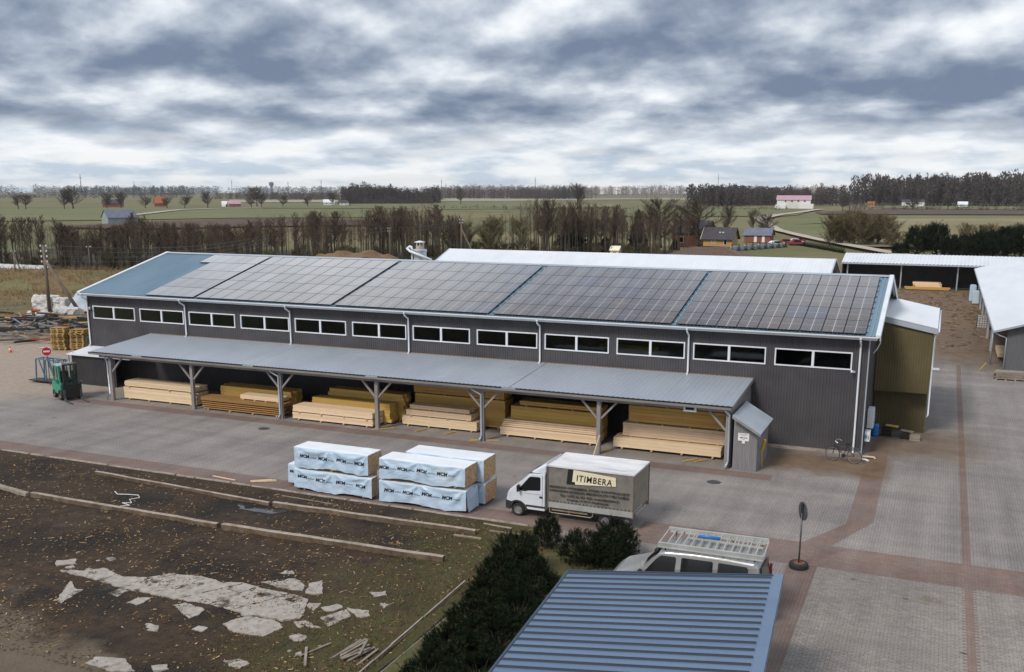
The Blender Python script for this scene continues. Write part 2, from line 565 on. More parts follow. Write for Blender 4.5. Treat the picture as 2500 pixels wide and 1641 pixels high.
def panel_mat():
    """polycrystalline half-cell module: cell tone differs from module to module, white ribbon cross, faint cell grid"""
    m = bpy.data.materials.new('solar_glass')
    m.use_nodes = True
    t = m.node_tree
    bs = t.nodes['Principled BSDF']
    tcn = nd(t, 'ShaderNodeTexCoord')
    sp = nd(t, 'ShaderNodeSeparateXYZ')
    t.links.new(tcn.outputs['Object'], sp.inputs[0])
    oi = nd(t, 'ShaderNodeObjectInfo')
    r2 = mth(t, 'FRACT', mth(t, 'MULTIPLY', oi.outputs['Random'], 13.7))
    base = ramp(t, oi.outputs['Random'], [(0, (.072, .055, .053)), (.35, (.092, .074, .070)), (.6, (.070, .062, .070)), (.82, (.105, .076, .066)), (1.0, (.052, .056, .095))], 'LINEAR')
    # single cells differ a little
    mpn = nd(t, 'ShaderNodeMapping')
    mpn.inputs['Scale'].default_value = (6.1, 12.2, 1)
    t.links.new(tcn.outputs['Object'], mpn.inputs[0])
    vo = nd(t, 'ShaderNodeTexWhiteNoise')
    sn = nd(t, 'ShaderNodeVectorMath')
    sn.operation = 'FLOOR'
    t.links.new(mpn.outputs[0], sn.inputs[0])
    av = nd(t, 'ShaderNodeVectorMath')
    av.operation = 'ADD'
    t.links.new(sn.outputs[0], av.inputs[0])
    cb = nd(t, 'ShaderNodeCombineXYZ')
    t.links.new(mth(t, 'MULTIPLY', oi.outputs['Random'], 91.0), cb.inputs[2])
    t.links.new(cb.outputs[0], av.inputs[1])
    t.links.new(av.outputs[0], vo.inputs['Vector'])
    hs = nd(t, 'ShaderNodeHueSaturation')
    t.links.new(base, hs.inputs['Color'])
    t.links.new(mth(t, 'MULTIPLY_ADD', vo.outputs[0], .5, .72), hs.inputs['Value'])
    col = hs.outputs[0]

    def line(ax, w):
        return mth(t, 'LESS_THAN', mth(t, 'ABSOLUTE', sp.outputs[ax]), w)
    fx = mth(t, 'LESS_THAN', mth(t, 'ABSOLUTE', mth(t, 'SUBTRACT', mth(t, 'FRACT', mth(t, 'MULTIPLY', sp.outputs[0], 6.1)), .5)), .04)
    fy = mth(t, 'LESS_THAN', mth(t, 'ABSOLUTE', mth(t, 'SUBTRACT', mth(t, 'FRACT', mth(t, 'MULTIPLY', sp.outputs[1], 12.2)), .5)), .05)
    col = mixc(t, mth(t, 'MULTIPLY', mth(t, 'MAXIMUM', fx, fy), .25), col, (.30, .28, .28))
    cross = mth(t, 'MAXIMUM', line(0, .018), mth(t, 'MULTIPLY', line(1, .012), .75))
    col = mixc(t, mth(t, 'MULTIPLY', cross, .62), col, (.62, .58, .58))
    t.links.new(col, bs.inputs['Base Color'])
    bs.inputs['Roughness'].default_value = .22
    bs.inputs['IOR'].default_value = 1.6
    t.links.new(mth(t, 'MULTIPLY_ADD', r2, .10, .10), bs.inputs['Roughness'])
    # sheen put in by hand: gloss ramps up steeply at grazing angles
    lw = nd(t, 'ShaderNodeLayerWeight')
    lw.inputs['Blend'].default_value = .5
    gl = nd(t, 'ShaderNodeBsdfGlossy')
    gl.inputs['Roughness'].default_value = .3
    gl.inputs['Color'].default_value = (1, .97, .93, 1)
    mx = nd(t, 'ShaderNodeMixShader')
    w_ = mth(t, 'MULTIPLY', mth(t, 'SUBTRACT', lw.outputs['Facing'], .635), 7.5, clamp=True)
    t.links.new(mth(t, 'MULTIPLY', w_, mth(t, 'MULTIPLY_ADD', r2, .25, .80)), mx.inputs[0])
    t.links.new(bs.outputs[0], mx.inputs[1])
    t.links.new(gl.outputs[0], mx.inputs[2])
    t.links.new(mx.outputs[0], t.nodes['Material Output'].inputs[0])
    return m


solar_glass = panel_mat()


def paving_mat(name, a, b, red=False, single=False):
    """concrete block paving: running bond joints, tone per block, sand and moss washed into it"""
    m = bpy.data.materials.new(name)
    m.use_nodes = True
    t = m.node_tree
    bs = t.nodes['Principled BSDF']
    g = nd(t, 'ShaderNodeNewGeometry')
    pos = g.outputs['Position']
    sp = nd(t, 'ShaderNodeSeparateXYZ')
    t.links.new(pos, sp.inputs[0])
    br = nd(t, 'ShaderNodeTexBrick')
    br.inputs['Scale'].default_value = 1
    br.inputs['Brick Width'].default_value = .21
    br.inputs['Row Height'].default_value = .105
    br.inputs['Mortar Size'].default_value = .009
    br.inputs['Mortar Smooth'].default_value = .3
    br.inputs['Bias'].default_value = 0
    br.inputs['Color1'].default_value = (*a, 1)
    br.inputs['Color2'].default_value = (*b, 1)
    br.inputs['Mortar'].default_value = (a[0] * .38, a[1] * .36, a[2] * .34, 1)
    rm = nd(t, 'ShaderNodeMapping')
    rm.inputs['Rotation'].default_value = (0, 0, R(90))
    t.links.new(pos, rm.inputs[0])
    t.links.new(rm.outputs[0], br.inputs['Vector'])

    def nz(s, off, det=6, rg=.6, st=(1, 1, 1)):
        mp = nd(t, 'ShaderNodeMapping')
        mp.inputs['Scale'].default_value = st
        t.links.new(pos, mp.inputs[0])
        n = nd(t, 'ShaderNodeTexNoise')
        n.noise_dimensions = '4D'
        n.inputs['W'].default_value = off
        n.inputs['Scale'].default_value = s
        n.inputs['Detail'].default_value = det
        n.inputs['Roughness'].default_value = rg
        t.links.new(mp.outputs[0], n.inputs['Vector'])
        return n.outputs[0]
    if single:
        isl = ramp(t, g.outputs['Random Per Island'], [(0, (a[0] * .86, a[1] * .86, a[2] * .86)), (1, (b[0] * 1.08, b[1] * 1.08, b[2] * 1.08))], 'LINEAR')
    col = mixc(t, .5, isl if single else br.outputs['Color'], ramp(t, nz(.35, 1.0), [(.3, (a[0] * .78, a[1] * .78, a[2] * .8)), (.7, (b[0] * 1.1, b[1] * 1.1, b[2] * 1.1))]))
    if red:                 # worn: the pigment has gone in places
        col = mixc(t, mth(t, 'MULTIPLY', ramp(t, nz(.9, 21.0, 8, .7), [(.42, 0), (.62, 1)]), .55), col, (.22, .18, .158))
    col = mixc(t, mth(t, 'MULTIPLY', ramp(t, nz(14, 2.0), [(.30, 0), (.72, 1)]), .5), col, (.11, .098, .09))
    # dirt and sand that lies in patches: along the warehouse, in the north yard, at the west end
    y, x = sp.outputs[1], sp.outputs[0]
    wob = mth(t, 'MULTIPLY', mth(t, 'SUBTRACT', nz(.22, 5.0), .5), 9.0)
    west = ramp(t, mth(t, 'MULTIPLY_ADD', mth(t, 'ADD', x, mth(t, 'SUBTRACT', wob, mth(t, 'MULTIPLY', y, .9))), -.055, .85), [(.30, 0), (.72, 1)])
    north = ramp(t, mth(t, 'MULTIPLY_ADD', mth(t, 'ADD', y, mth(t, 'MULTIPLY', wob, 1.6)), .035, -.75), [(.1, 0), (.55, 1)])
    # foot of the big wall, east part
    d1 = mth(t, 'ABSOLUTE', mth(t, 'ADD', y, 2.2))
    foot = mth(t, 'MULTIPLY', ramp(t, mth(t, 'ADD', mth(t, 'MULTIPLY', d1, .26), mth(t, 'MULTIPLY', mth(t, 'SUBTRACT', nz(.8, 7.0), .5), .9)), [(.25, 1), (.75, 0)]), ramp(t, mth(t, 'MULTIPLY', x, .01), [(.44, 0), (.452, 1), (.497, 1), (.505, .0)]))
    d2 = mth(t, 'ABSOLUTE', mth(t, 'ADD', y, -3.6))
    foot2 = mth(t, 'MULTIPLY', ramp(t, mth(t, 'ADD', mth(t, 'MULTIPLY', d2, .17), mth(t, 'MULTIPLY', mth(t, 'SUBTRACT', nz(.7, 8.0), .5), .9)), [(.25, 1), (.8, 0)]), ramp(t, mth(t, 'MULTIPLY', x, .01), [(.487, 0), (.49, 1), (.525, .9), (.55, .0)]))
    spots = mth(t, 'MULTIPLY', ramp(t, nz(.55, 11.0, 8, .7), [(.60, 0), (.68, 1)]), .55)
    moss = mth(t, 'MULTIPLY', ramp(t, nz(1.1, 13.0, 8, .7, (1, .5, 1)), [(.62, 0), (.70, 1)]), .5)
    sandc = mixc(t, ramp(t, nz(2.5, 4.0), [(.3, 0), (.7, 1)]), (.32, .25, .19), (.42, .335, .265))
    soil = mixc(t, ramp(t, nz(1.2, 6.0), [(.3, 0), (.7, 1)]), (.105, .058, .028), (.18, .11, .052))
    # tyre-worn lanes: paler and darker streaks along the yard and across it
    lane = mth(t, 'MULTIPLY', mth(t, 'SUBTRACT', nz(1.0, 31.0, 5, .6, (.07, .9, 1)), .5), .75)
    lane2 = mth(t, 'MULTIPLY', mth(t, 'SUBTRACT', nz(1.0, 33.0, 5, .6, (1.0, .06, 1)), .5), .9)
    hs_ = nd(t, 'ShaderNodeHueSaturation')
    t.links.new(mth(t, 'ADD', 1.0, mth(t, 'ADD', lane, lane2)), hs_.inputs['Value'])
    t.links.new(col, hs_.inputs['Color'])
    col = hs_.outputs[0]
    oil = ramp(t, nz(1.6, 41.0, 3, .5), [(.70, 0), (.76, 1)])
    col = mixc(t, mth(t, 'MULTIPLY', oil, .7), col, (.045, .04, .036))
    col = mixc(t, mth(t, 'MULTIPLY', spots, .8), col, soil)
    col = mixc(t, moss, col, (.17, .125, .055))
    col = mixc(t, mth(t, 'MULTIPLY', west, .85), col, sandc)
    col = mixc(t, mth(t, 'MULTIPLY', north, .85), col, soil)
    col = mixc(t, mth(t, 'MULTIPLY', foot, .80), col, soil)
    col = mixc(t, mth(t, 'MULTIPLY', foot2, .70), col, soil)
    t.links.new(col, bs.inputs['Base Color'])
    bs.inputs['Roughness'].default_value = .85
    b = nd(t, 'ShaderNodeBump')
    b.inputs['Strength'].default_value = .6
    b.inputs['Distance'].default_value = .012
    t.links.new(mth(t, 'ADD', mth(t, 'MULTIPLY', br.outputs['Fac'], 0.0 if single else -1.0), mth(t, 'MULTIPLY', nz(30, 3.0), .5)), b.inputs['Height'])
    t.links.new(b.outputs[0], bs.inputs['Normal'])
    return m


paving = paving_mat('paving', (.265, .236, .219), (.34, .303, .28))
paving_red = paving_mat('paving_red', (.205, .125, .102), (.26, .165, .138), True)
paver_grey = paving_mat('paver_grey', (.258, .228, .207), (.34, .30, .272), False, True)
paver_red = paving_mat('paver_red', (.205, .126, .104), (.26, .168, .14), True, True)
joint_mat = mat('joint', (.12, .095, .065), (.17, .14, .09), sc=2, rough=.95)
mud = mat('mud', (.026, .017, .011), (.062, .037, .019), sc=1.9, rough=.92, bump=2.2, bsc=9, c3=(.012, .009, .007), sc3=.30, lo3=.47, hi3=.60, detail=10)
meadow = mat('meadow', (.150, .130, .058), (.21, .172, .082), sc=.03, rough=1.0, c3=(.115, .118, .042), sc3=.012, lo3=.42, hi3=.6, detail=8, bump=1, bsc=.7)
field_green = mat('field_green', (.125, .135, .050), (.155, .155, .064), sc=.02, rough=1, c3=(.175, .165, .080), sc3=.008, detail=7)
field_dry = mat('field_dry', (.24, .195, .095), (.18, .165, .075), sc=.03, rough=1, c3=(.29, .235, .13), sc3=.01, detail=8)
field_brown = mat('field_brown', (.082, .050, .036), (.11, .070, .05), sc=.03, rough=1, detail=7)
field_pale = mat('field_pale', (.36, .31, .22), (.30, .27, .19), sc=.01, rough=1)
track_mat = mat('track', (.50, .42, .34), (.42, .35, .28), sc=.3, rough=1)
bank_mat = mat('bank', (.20, .135, .060), (.13, .095, .040), sc=.5, rough=1, bump=1, bsc=3, c3=(.085, .085, .028), sc3=.12, detail=8)
water_mat = mat('water', (.05, .055, .065), rough=.03, ior=1.33)

# the trodden soil carries moss and thin turf towards the shrubs, and pale sand in the south-west corner
t = mud.node_tree
bs = t.nodes['Principled BSDF']
src = bs.inputs['Base Color'].links[0].from_socket
gp_ = nd(t, 'ShaderNodeNewGeometry').outputs['Position']
sx_ = nd(t, 'ShaderNodeSeparateXYZ')
t.links.new(gp_, sx_.inputs[0])


def mnz(sc_, w_, det=8):
    n = nd(t, 'ShaderNodeTexNoise')
    n.noise_dimensions = '4D'
    n.inputs['W'].default_value = w_
    n.inputs['Scale'].default_value = sc_
    n.inputs['Detail'].default_value = det
    n.inputs['Roughness'].default_value = .65
    t.links.new(gp_, n.inputs['Vector'])
    return n.outputs[0]


turf = ramp(t, mth(t, 'ADD', mth(t, 'MULTIPLY', sx_.outputs[0], .1), mth(t, 'MULTIPLY', mnz(.7, 2.0), 1.6)), [(.0, 0), (1.0, 1)])
turf = mth(t, 'MULTIPLY', mth(t, 'ADD', mth(t, 'MULTIPLY', sx_.outputs[0], .22), mth(t, 'MULTIPLY', mth(t, 'SUBTRACT', mnz(.6, 2.0), .5), 3.4)), 1.0)
turf = ramp(t, mth(t, 'SUBTRACT', turf, 7.3), [(.0, 0), (.9, 1)], 'LINEAR')
turfc = mixc(t, ramp(t, mnz(2.2, 4.0), [(.35, 0), (.65, 1)]), (.058, .062, .014), (.078, .056, .022))
c_ = mixc(t, mth(t, 'MULTIPLY', turf, .85), src, turfc)
sw = mth(t, 'ADD', mth(t, 'MULTIPLY', mth(t, 'SUBTRACT', 29.0, sx_.outputs[0]), .30), mth(t, 'MULTIPLY', mth(t, 'SUBTRACT', -28.6, sx_.outputs[1]), .75))
sw = ramp(t, mth(t, 'ADD', mth(t, 'MULTIPLY', sw, .5), mth(t, 'MULTIPLY', mth(t, 'SUBTRACT', mnz(.5, 6.0), .5), 2.2)), [(.35, 0), (.75, 1)], 'LINEAR')
c_ = mixc(t, mth(t, 'MULTIPLY', sw, .7), c_, mixc(t, mnz(3.0, 7.0), (.12, .088, .055), (.21, .165, .115)))
dry = ramp(t, mnz(.38, 9.0), [(.58, 0), (.70, 1)], 'LINEAR')
c_ = mixc(t, mth(t, 'MULTIPLY', dry, .40), c_, mixc(t, mnz(5.0, 3.0), (.085, .062, .042), (.16, .122, .085)))
t.links.new(c_, bs.inputs['Base Color'])

wood_floor = mat('wood_floor', (.050, .050, .022), (.085, .072, .032), sc=.25, rough=1, bump=1, bsc=2, c3=(.028, .024, .016), sc3=.09, lo3=.42, hi3=.62, detail=9)
# ================================================================ the setting
def struct(o):
    o['kind'] = 'structure'
    return o


def bank_h(x, y):
    # low grassy bank behind the scrap yard
    a, b = Vector((-95, 44)), Vector((-14, 66))
    p = Vector((x, y))
    ab = b - a
    tt = max(0, min(1, (p - a).dot(ab) / ab.dot(ab)))
    d = (p - a - ab * tt).length
    return 1.7 * max(0, 1 - (d / 11) ** 2) ** 1.5


def gh(x, y):
    z = bank_h(x, y)
    far = math.hypot(x - 40, y)
    if far > 150:
        z += min(1, (far - 150) / 400) * 1.2 * noise.noise(Vector((x * .004, y * .004, 0)))
    return z


mb = MB()
NA = 144
rad = [0.0]
r_ = 6.0
while r_ < 12000:
    rad.append(r_)
    r_ *= 1.085 if r_ < 400 else 1.16
vs = [(40, 0, -.06)]
for r_ in rad[1:]:
    for k in range(NA):
        a = k * 2 * math.pi / NA
        x, y = 40 + r_ * math.sin(a), r_ * math.cos(a)
        vs.append((x, y, gh(x, y) - .06))
fs = [(0, 1 + (k + 1) % NA, 1 + k) for k in range(NA)]
for i in range(len(rad) - 2):
    o = 1 + i * NA
    fs += [(o + k, o + (k + 1) % NA, o + NA + (k + 1) % NA, o + NA + k) for k in range(NA)]
mb.add(vs, fs)
ground = struct(mb.build('ground', meadow, smooth=True))

FIELDS = {
    'green_field': [[(-553, 424), (-545, 555), (-406, 549), (-284, 496), (-214, 382), (-267, 353), (-286, 293), (-329, 249)],
                    [(-601, 817), (-459, 868), (-321, 620), (-429, 578)],
                    [(-590, 1168), (-519, 1388), (-234, 671), (-289, 597)],
                    [(-214, 783), (-92, 804), (-60, 691), (-34, 508), (-89, 430), (-122, 494)],
                    [(-66, 728), (-41, 742), (-27, 534), (-35, 468), (-52, 597)],
                    [(-14, 373), (-13, 519), (73, 577), (100, 560), (97, 520), (27, 458), (-6, 323)],
                    [(-7, 323), (9, 368), (24, 228), (7, 266)],
                    [(-26, 1250), (180, 1576), (119, 795), (-1, 833)]],
    'ploughed_field': [[(-236, 207), (-253, 282), (-250, 344), (-221, 343), (-160, 330), (-131, 280), (-176, 238), (-194, 199)],
                       [(-28, 625), (2, 789), (116, 756), (104, 606), (-17, 563)]],
    'stubble_field': [[(17, 396), (27, 458), (97, 520), (140, 400), (90, 201), (33, 193)],
                      [(-330, 911), (-248, 888), (-214, 783), (-249, 709)]],
    'pale_field': [[(-984, 1222), (-850, 1329), (-635, 1001), (-713, 889)],
                   [(-876, 1711), (-707, 1861), (-487, 2251), (-388, 1830), (-549, 1463), (-620, 1224)]],
}
FM = {'green_field': field_green, 'ploughed_field': field_brown, 'stubble_field': field_dry, 'pale_field': field_pale}


def draped(poly, zoff, step):
    """cut a polygon into a grid so that it follows the ground"""
    bm = bmesh.new()
    bm.faces.new([bm.verts.new((x, y, 0)) for x, y in poly])
    xs = [p[0] for p in poly]
    ys = [p[1] for p in poly]
    for ax, lo, hi in ((0, min(xs), max(xs)), (1, min(ys), max(ys))):
        c = lo + step
        while c < hi:
            co = (c, 0, 0) if ax == 0 else (0, c, 0)
            bmesh.ops.bisect_plane(bm, geom=bm.verts[:] + bm.edges[:] + bm.faces[:], plane_co=co, plane_no=(1, 0, 0) if ax == 0 else (0, 1, 0))
            c += step
    for v in bm.verts:
        v.co.z = gh(v.co.x, v.co.y) + zoff
    bm.normal_update()
    for f in bm.faces:
        if f.normal.z < 0:
            f.normal_flip()
    return bm


bm = draped([(-125, 60), (-70, 62), (-48, 92), (-26, 116), (2, 134), (-2, 166), (-30, 156), (-60, 128), (-90, 130), (-130, 112)], .12, 12)
me = bpy.data.meshes.new('woodland_floor')
bm.to_mesh(me)
bm.free()
me.materials.append(wood_floor)
struct(link('woodland_floor', me))
zo = .25
for nm, polys in FIELDS.items():
    for pl in polys:
        bm = draped(pl, zo, 70)
        me = bpy.data.meshes.new(nm)
        bm.to_mesh(me)
        bm.free()
        me.materials.append(FM[nm])
        struct(link(nm, me))
        zo += .02


def ribbon(pts, w, z, wob=.15):
    out = []
    pts = [Vector((*p, 0)) for p in pts]
    dense = []
    for i in range(len(pts) - 1):
        n = max(2, int((pts[i + 1] - pts[i]).length / 6))
        dense += [pts[i].lerp(pts[i + 1], k / n) for k in range(n)]
    dense.append(pts[-1])
    vs = []
    for i, p in enumerate(dense):
        d = (dense[min(i + 1, len(dense) - 1)] - dense[max(i - 1, 0)]).normalized()
        nrm = Vector((-d.y, d.x, 0))
        for s_ in (-1, 1):
            q = p + nrm * (s_ * w * (1 + wob * noise.noise(p * .2 + Vector((s_, 0, 0)))))
            vs.append((q.x, q.y, gh(q.x, q.y) + z))
    fs = [(2 * i, 2 * i + 1, 2 * i + 3, 2 * i + 2) for i in range(len(dense) - 1)]
    return MB().add(vs, fs)


struct(ribbon([(53.2, 139.9), (39.9, 172.4), (29.1, 200.9), (17.7, 232.5), (1.0, 284.5), (-19.6, 376.8), (-41.8, 483.4)], 1.7, .62).build('dirt_road', track_mat))
struct(ribbon([(-26.8, 406.8), (-36.7, 528.8), (-35.4, 621.4), (-37.9, 743.9)], 3.0, .66).build('dirt_road', track_mat))
struct(ribbon([(-337, 344), (-412, 470), (-437, 551), (-441, 594)], 3.0, .66).build('dirt_road', track_mat))

# ---------------------------------------------------------------- paved yard
mb = MB()
for a, b in (((-34, -16.0), (60, 40)), ((38.9, -40), (60, -16.0)), ((24, 40), (62, 91))):
    nx, ny = max(2, int((b[0] - a[0]) / 4)), max(2, int((b[1] - a[1]) / 4))
    mb.grid(lambda u, v: (a[0] + (b[0] - a[0]) * u, a[1] + (b[1] - a[1]) * v, 0), nx, ny)
yard = struct(mb.build('paved_yard', paving))


def flat(name, poly, z, m, parent=None):
    mb = MB().add([(x, y, z) for x, y in poly], [tuple(range(len(poly)))])
    o = mb.build(name, m, parent)
    return o


reds = [[(-8, -16), (41.9, -16), (41.9, -14.72), (-8, -14.72)],
        [(41.9, -16), (48.4, -16), (58, -16), (58, -13.7), (41.9, -13.7)],
        [(49.05, -10.85), (49.98, -10.3), (49.92, 1.5), (49.02, 1.5)],
        [(47.75, -13.70), (48.75, -13.70), (49.98, -10.3), (49.05, -10.85)],
        [(53.06, -13.69), (53.34, -13.69), (53.34, 30), (53.06, 30)],
        [(53.06, -30), (53.34, -30), (53.34, -16.01), (53.06, -16.01)],
        [(47.6, -34), (48.55, -34), (48.55, -16.01), (47.6, -16.01)],
        [(2.5, -6.15), (45.4, -6.15), (45.4, -5.25), (2.5, -5.25)]]
for pl in reds:
    struct(flat('red_paving', pl, .004, paving_red))


def in_poly(x, y, poly):
    c = False
    for i in range(len(poly)):
        (x1, y1), (x2, y2) = poly[i], poly[i - 1]
        if (y1 > y) != (y2 > y) and x < (x2 - x1) * (y - y1) / (y2 - y1) + x1:
            c = not c
    return c


# single paving blocks where they can be told apart (the near corner of the yard)
rp = random.Random(3)
blocks = []
REG = [(48.56, 58.2, -27.0, -16.0), (42.0, 58.2, -16.0, -13.70)]
for (rx0, rx1, ry0, ry1) in REG:
    nj = int(round((ry1 - ry0) / .104))
    dj = (ry1 - ry0) / nj
    for j in range(nj):
        y = ry0 + j * dj
        x = rx0 - (.104 if j % 2 else 0)
        while x < rx1:
            xa = max(x, rx0)
            red = any(in_poly(xa + .05, y + .05, p) for p in reds)
            blocks.append((xa, y, red, rp.uniform(-.0015, .003), x + .208 - xa, dj))
            x += .208
    struct(flat('paving_bed', [(rx0, ry0), (rx1, ry0), (rx1, ry1), (rx0, ry1)], .0075, joint_mat))


def block(mb, x, y, z, mi, w=.208, d=.104):
    g, c, h = .0035, .005, .010
    x0, y0, x1, y1 = x + g, y + g, x + w - g, y + d - g
    z0 = .008
    z1 = z0 + h + z
    mb.add([(x0, y0, z0), (x1, y0, z0), (x1, y1, z0), (x0, y1, z0), (x0 + c, y0 + c, z1), (x1 - c, y0 + c, z1), (x1 - c, y1 - c, z1), (x0 + c, y1 - c, z1)],
           [(4, 5, 6, 7), (0, 1, 5, 4), (1, 2, 6, 5), (2, 3, 7, 6), (3, 0, 4, 7)], mi)


vis = sorted([b for b in blocks if 49.2 < b[0] < 53.4 and -22.3 < b[1] < -16], key=lambda b: b[1])[:300]
vs_ = set(vis)
mes = []
for mi, m in ((0, paver_grey), (1, paver_red)):
    mb = MB()
    block(mb, 0, 0, 0, 0)
    mes.append(mb.mesh('paver', m))
for (x, y, red, z, w_, d_) in vis:
    link('paver', mes[1 if red else 0], yard, (x, y, z))
mb = MB()
for b in blocks:
    if b not in vs_:
        block(mb, b[0], b[1], b[3], 1 if b[2] else 0, b[4], b[5])
mb.build('paver_field', [paver_grey, paver_red], yard, kind='stuff')

# ---------------------------------------------------------------- mud yard
def mh(x, y):
    v = Vector((x, y, 0))
    z = .05 * noise.noise(v * .5) + .03 * noise.noise(v * 1.7) + .016 * noise.noise(v * 5)
    # shallow rut between the two rows of concrete beams
    z -= .10 * math.exp(-((y + 19.2) / 1.0) ** 2) * (1 if 12 < x < 33 else .3)
    return max(z, -.055) + .02


mb = MB()
X0, X1, Y0, Y1 = -6.0, 38.88, -42.0, -16.13
nx, ny = 300, 190
mb.grid(lambda u, v: (X0 + (X1 - X0) * u, Y0 + (Y1 - Y0) * v, mh(X0 + (X1 - X0) * u, Y0 + (Y1 - Y0) * v) * min(1, (1 - v) * 60)), nx, ny)
mud_yard = struct(mb.build('mud_yard', mud, smooth=True))

# puddle in the rut
pd = []
for k in range(28):
    a = k * 2 * math.pi / 28
    rr = 1 + .35 * noise.noise(Vector((math.cos(a) * 2, math.sin(a) * 2, 4)))
    pd.append((27.35 + 1.2 * rr * math.cos(a), -18.3 + .5 * rr * math.sin(a), -.016))
struct(MB().add(pd, [tuple(range(28))]).build('puddle', water_mat))

# kerb along the mud, one stone after the other
kerb = struct(flat('kerb', [(-8, -16.125), (38.8, -16.125), (38.8, -16.005), (-8, -16.005)], .006, joint_mat))
ks = MB()
ks.add([(.006, -16.12, 0), (.994, -16.12, 0), (.994, -16.01, 0), (.006, -16.01, 0), (.012, -16.112, .045), (.988, -16.112, .045), (.988, -16.018, .05), (.012, -16.018, .05)],
       [(4, 5, 6, 7), (0, 1, 5, 4), (1, 2, 6, 5), (2, 3, 7, 6), (3, 0, 4, 7)])
kme = ks.mesh('kerbstone', concrete)
for i in range(46):
    link('kerbstone', kme, kerb, (-8 + i, rp.uniform(-.012, .012), rp.uniform(-.012, .01)), (0, 0, rp.uniform(-.006, .006)))
# thin kerb that edges the shrubs
k2 = struct(flat('kerb', [(38.22, -22.0), (38.32, -22.0), (38.72, -33), (38.62, -33)], .03, joint_mat))
mb = MB()
mb.box((-.025, -.49, 0), (.025, .49, .085))
k2m = mb.mesh('kerbstone', concrete)
for i in range(11):
    t_ = i / 11
    link('kerbstone', k2m, k2, (38.27 + .4 * t_ + rp.uniform(-.012, .012), -22.5 - i, rp.uniform(-.01, .015)), (0, rp.uniform(-.06, .06), .04 + rp.uniform(-.01, .01)))

# wood chips, bark and splinters trodden into the mud
mb = MB()
rc = random.Random(11)
for i in range(52000):
    x, y = rc.uniform(9, 38.6), rc.uniform(-31.5, -16.25)
    dns = .5 + .9 * noise.noise(Vector((x * .35, y * .35, 7)))
    if y > -16.9:
        dns -= .3
    if rc.random() > dns + .15:
        continue
    l, w = rc.uniform(.012, .055) * (2.6 if rc.random() < .06 else 1), rc.uniform(.006, .018)
    a = rc.uniform(0, math.pi)
    z = mh(x, y) + rc.uniform(.006, .02)
    c, s_ = math.cos(a) * l, math.sin(a) * l
    c2, s2 = -math.sin(a) * w, math.cos(a) * w
    tz = rc.uniform(-.012, .02)
    k = 0 if rc.random() < .86 else (1 if rc.random() < .7 else 2)
    mb.add([(x - c - c2, y - s_ - s2, z), (x + c - c2, y + s_ - s2, z + tz), (x + c + c2, y + s_ + s2, z + tz + .004), (x - c + c2, y - s_ + s2, z + .004)], [(0, 1, 2, 3)], k)
o = mb.build('wood_chips', [chip_mat, wood_dark, wood_end], kind='stuff')
tag(o, 'brown wood chips and bark strewn over the mud', 'wood chips')

# grass around the shrubs
mb = MB()
for i in range(42000):
    x, y = rc.uniform(31.5, 43.2), rc.uniform(-33, -16.3)
    g = min(1, max(0, (x - 33.6 + 2.5 * noise.noise(Vector((x * .4, y * .4, 2)))) / 2.6))
    if x > 38.9 and y > -17.0:
        continue
    if rc.random() > g * (.5 + .7 * noise.noise(Vector((x * 1.1, y * 1.1, 5)))+.25):
        continue
    h, a, w = rc.uniform(.025, .10), rc.uniform(0, 6.28), rc.uniform(.006, .014)
    z = mh(x, y) if x < 38.88 else 0
    bx, by = math.cos(a) * h * .8, math.sin(a) * h * .8
    mb.add([(x - by / h * w, y + bx / h * w, z), (x + by / h * w, y - bx / h * w, z), (x + bx, y + by, z + h)], [(0, 1, 2)])
o = mb.build('grass', grass_mat, kind='stuff')
tag(o, 'short yellowish grass around the dark shrubs', 'grass')
# soil under the shrubs
shrub_bed = struct(MB().grid(lambda u, v: (38.95 + 8.6 * u, -33 + 15.6 * v, .012 + .05 * max(0, noise.noise(Vector((u * 6, v * 9, 1)))) * min(1, 20 * u, 20 * (1 - u), 20 * v, 20 * (1 - v))), 40, 60).build('shrub_bed', mat('shrub_soil', (.115, .095, .045), (.085, .085, .030), sc=1.3, rough=1, c3=(.16, .115, .055), sc3=.6, bump=1, bsc=14), smooth=True))

# ---------------------------------------------------------------- old broken concrete in the mud
SL = {'main': [(25.46, -26.57), (26.24, -26.29), (26.66, -25.86), (27.2, -25.98), (27.81, -26.17), (28.64, -25.86), (28.96, -25.32), (30.26, -25.09), (31.14, -25.26), (31.64, -24.98), (32.92, -25.11), (33.79, -25.09), (34.41, -25.27), (34.67, -25.67), (35.04, -26.51), (34.67, -26.83), (33.53, -26.85), (31.9, -26.79), (30.13, -26.87), (28.38, -26.85), (26.65, -26.68)]}
cuts = [27.6, 28.9, 30.2, 31.2, 32.1, 33.2, 34.1]


def clip(poly, px, tilt, side):
    f = lambda p: (p[0] - px - tilt * (p[1] + 26)) * side
    out = []
    for i in range(len(poly)):
        a, b = poly[i - 1], poly[i]
        fa, fb = f(a), f(b)
        if (fa >= 0) != (fb >= 0):
            k = fa / (fa - fb)
            out.append((a[0] + (b[0] - a[0]) * k, a[1] + (b[1] - a[1]) * k))
        if fb >= 0:
            out.append(b)
    return out


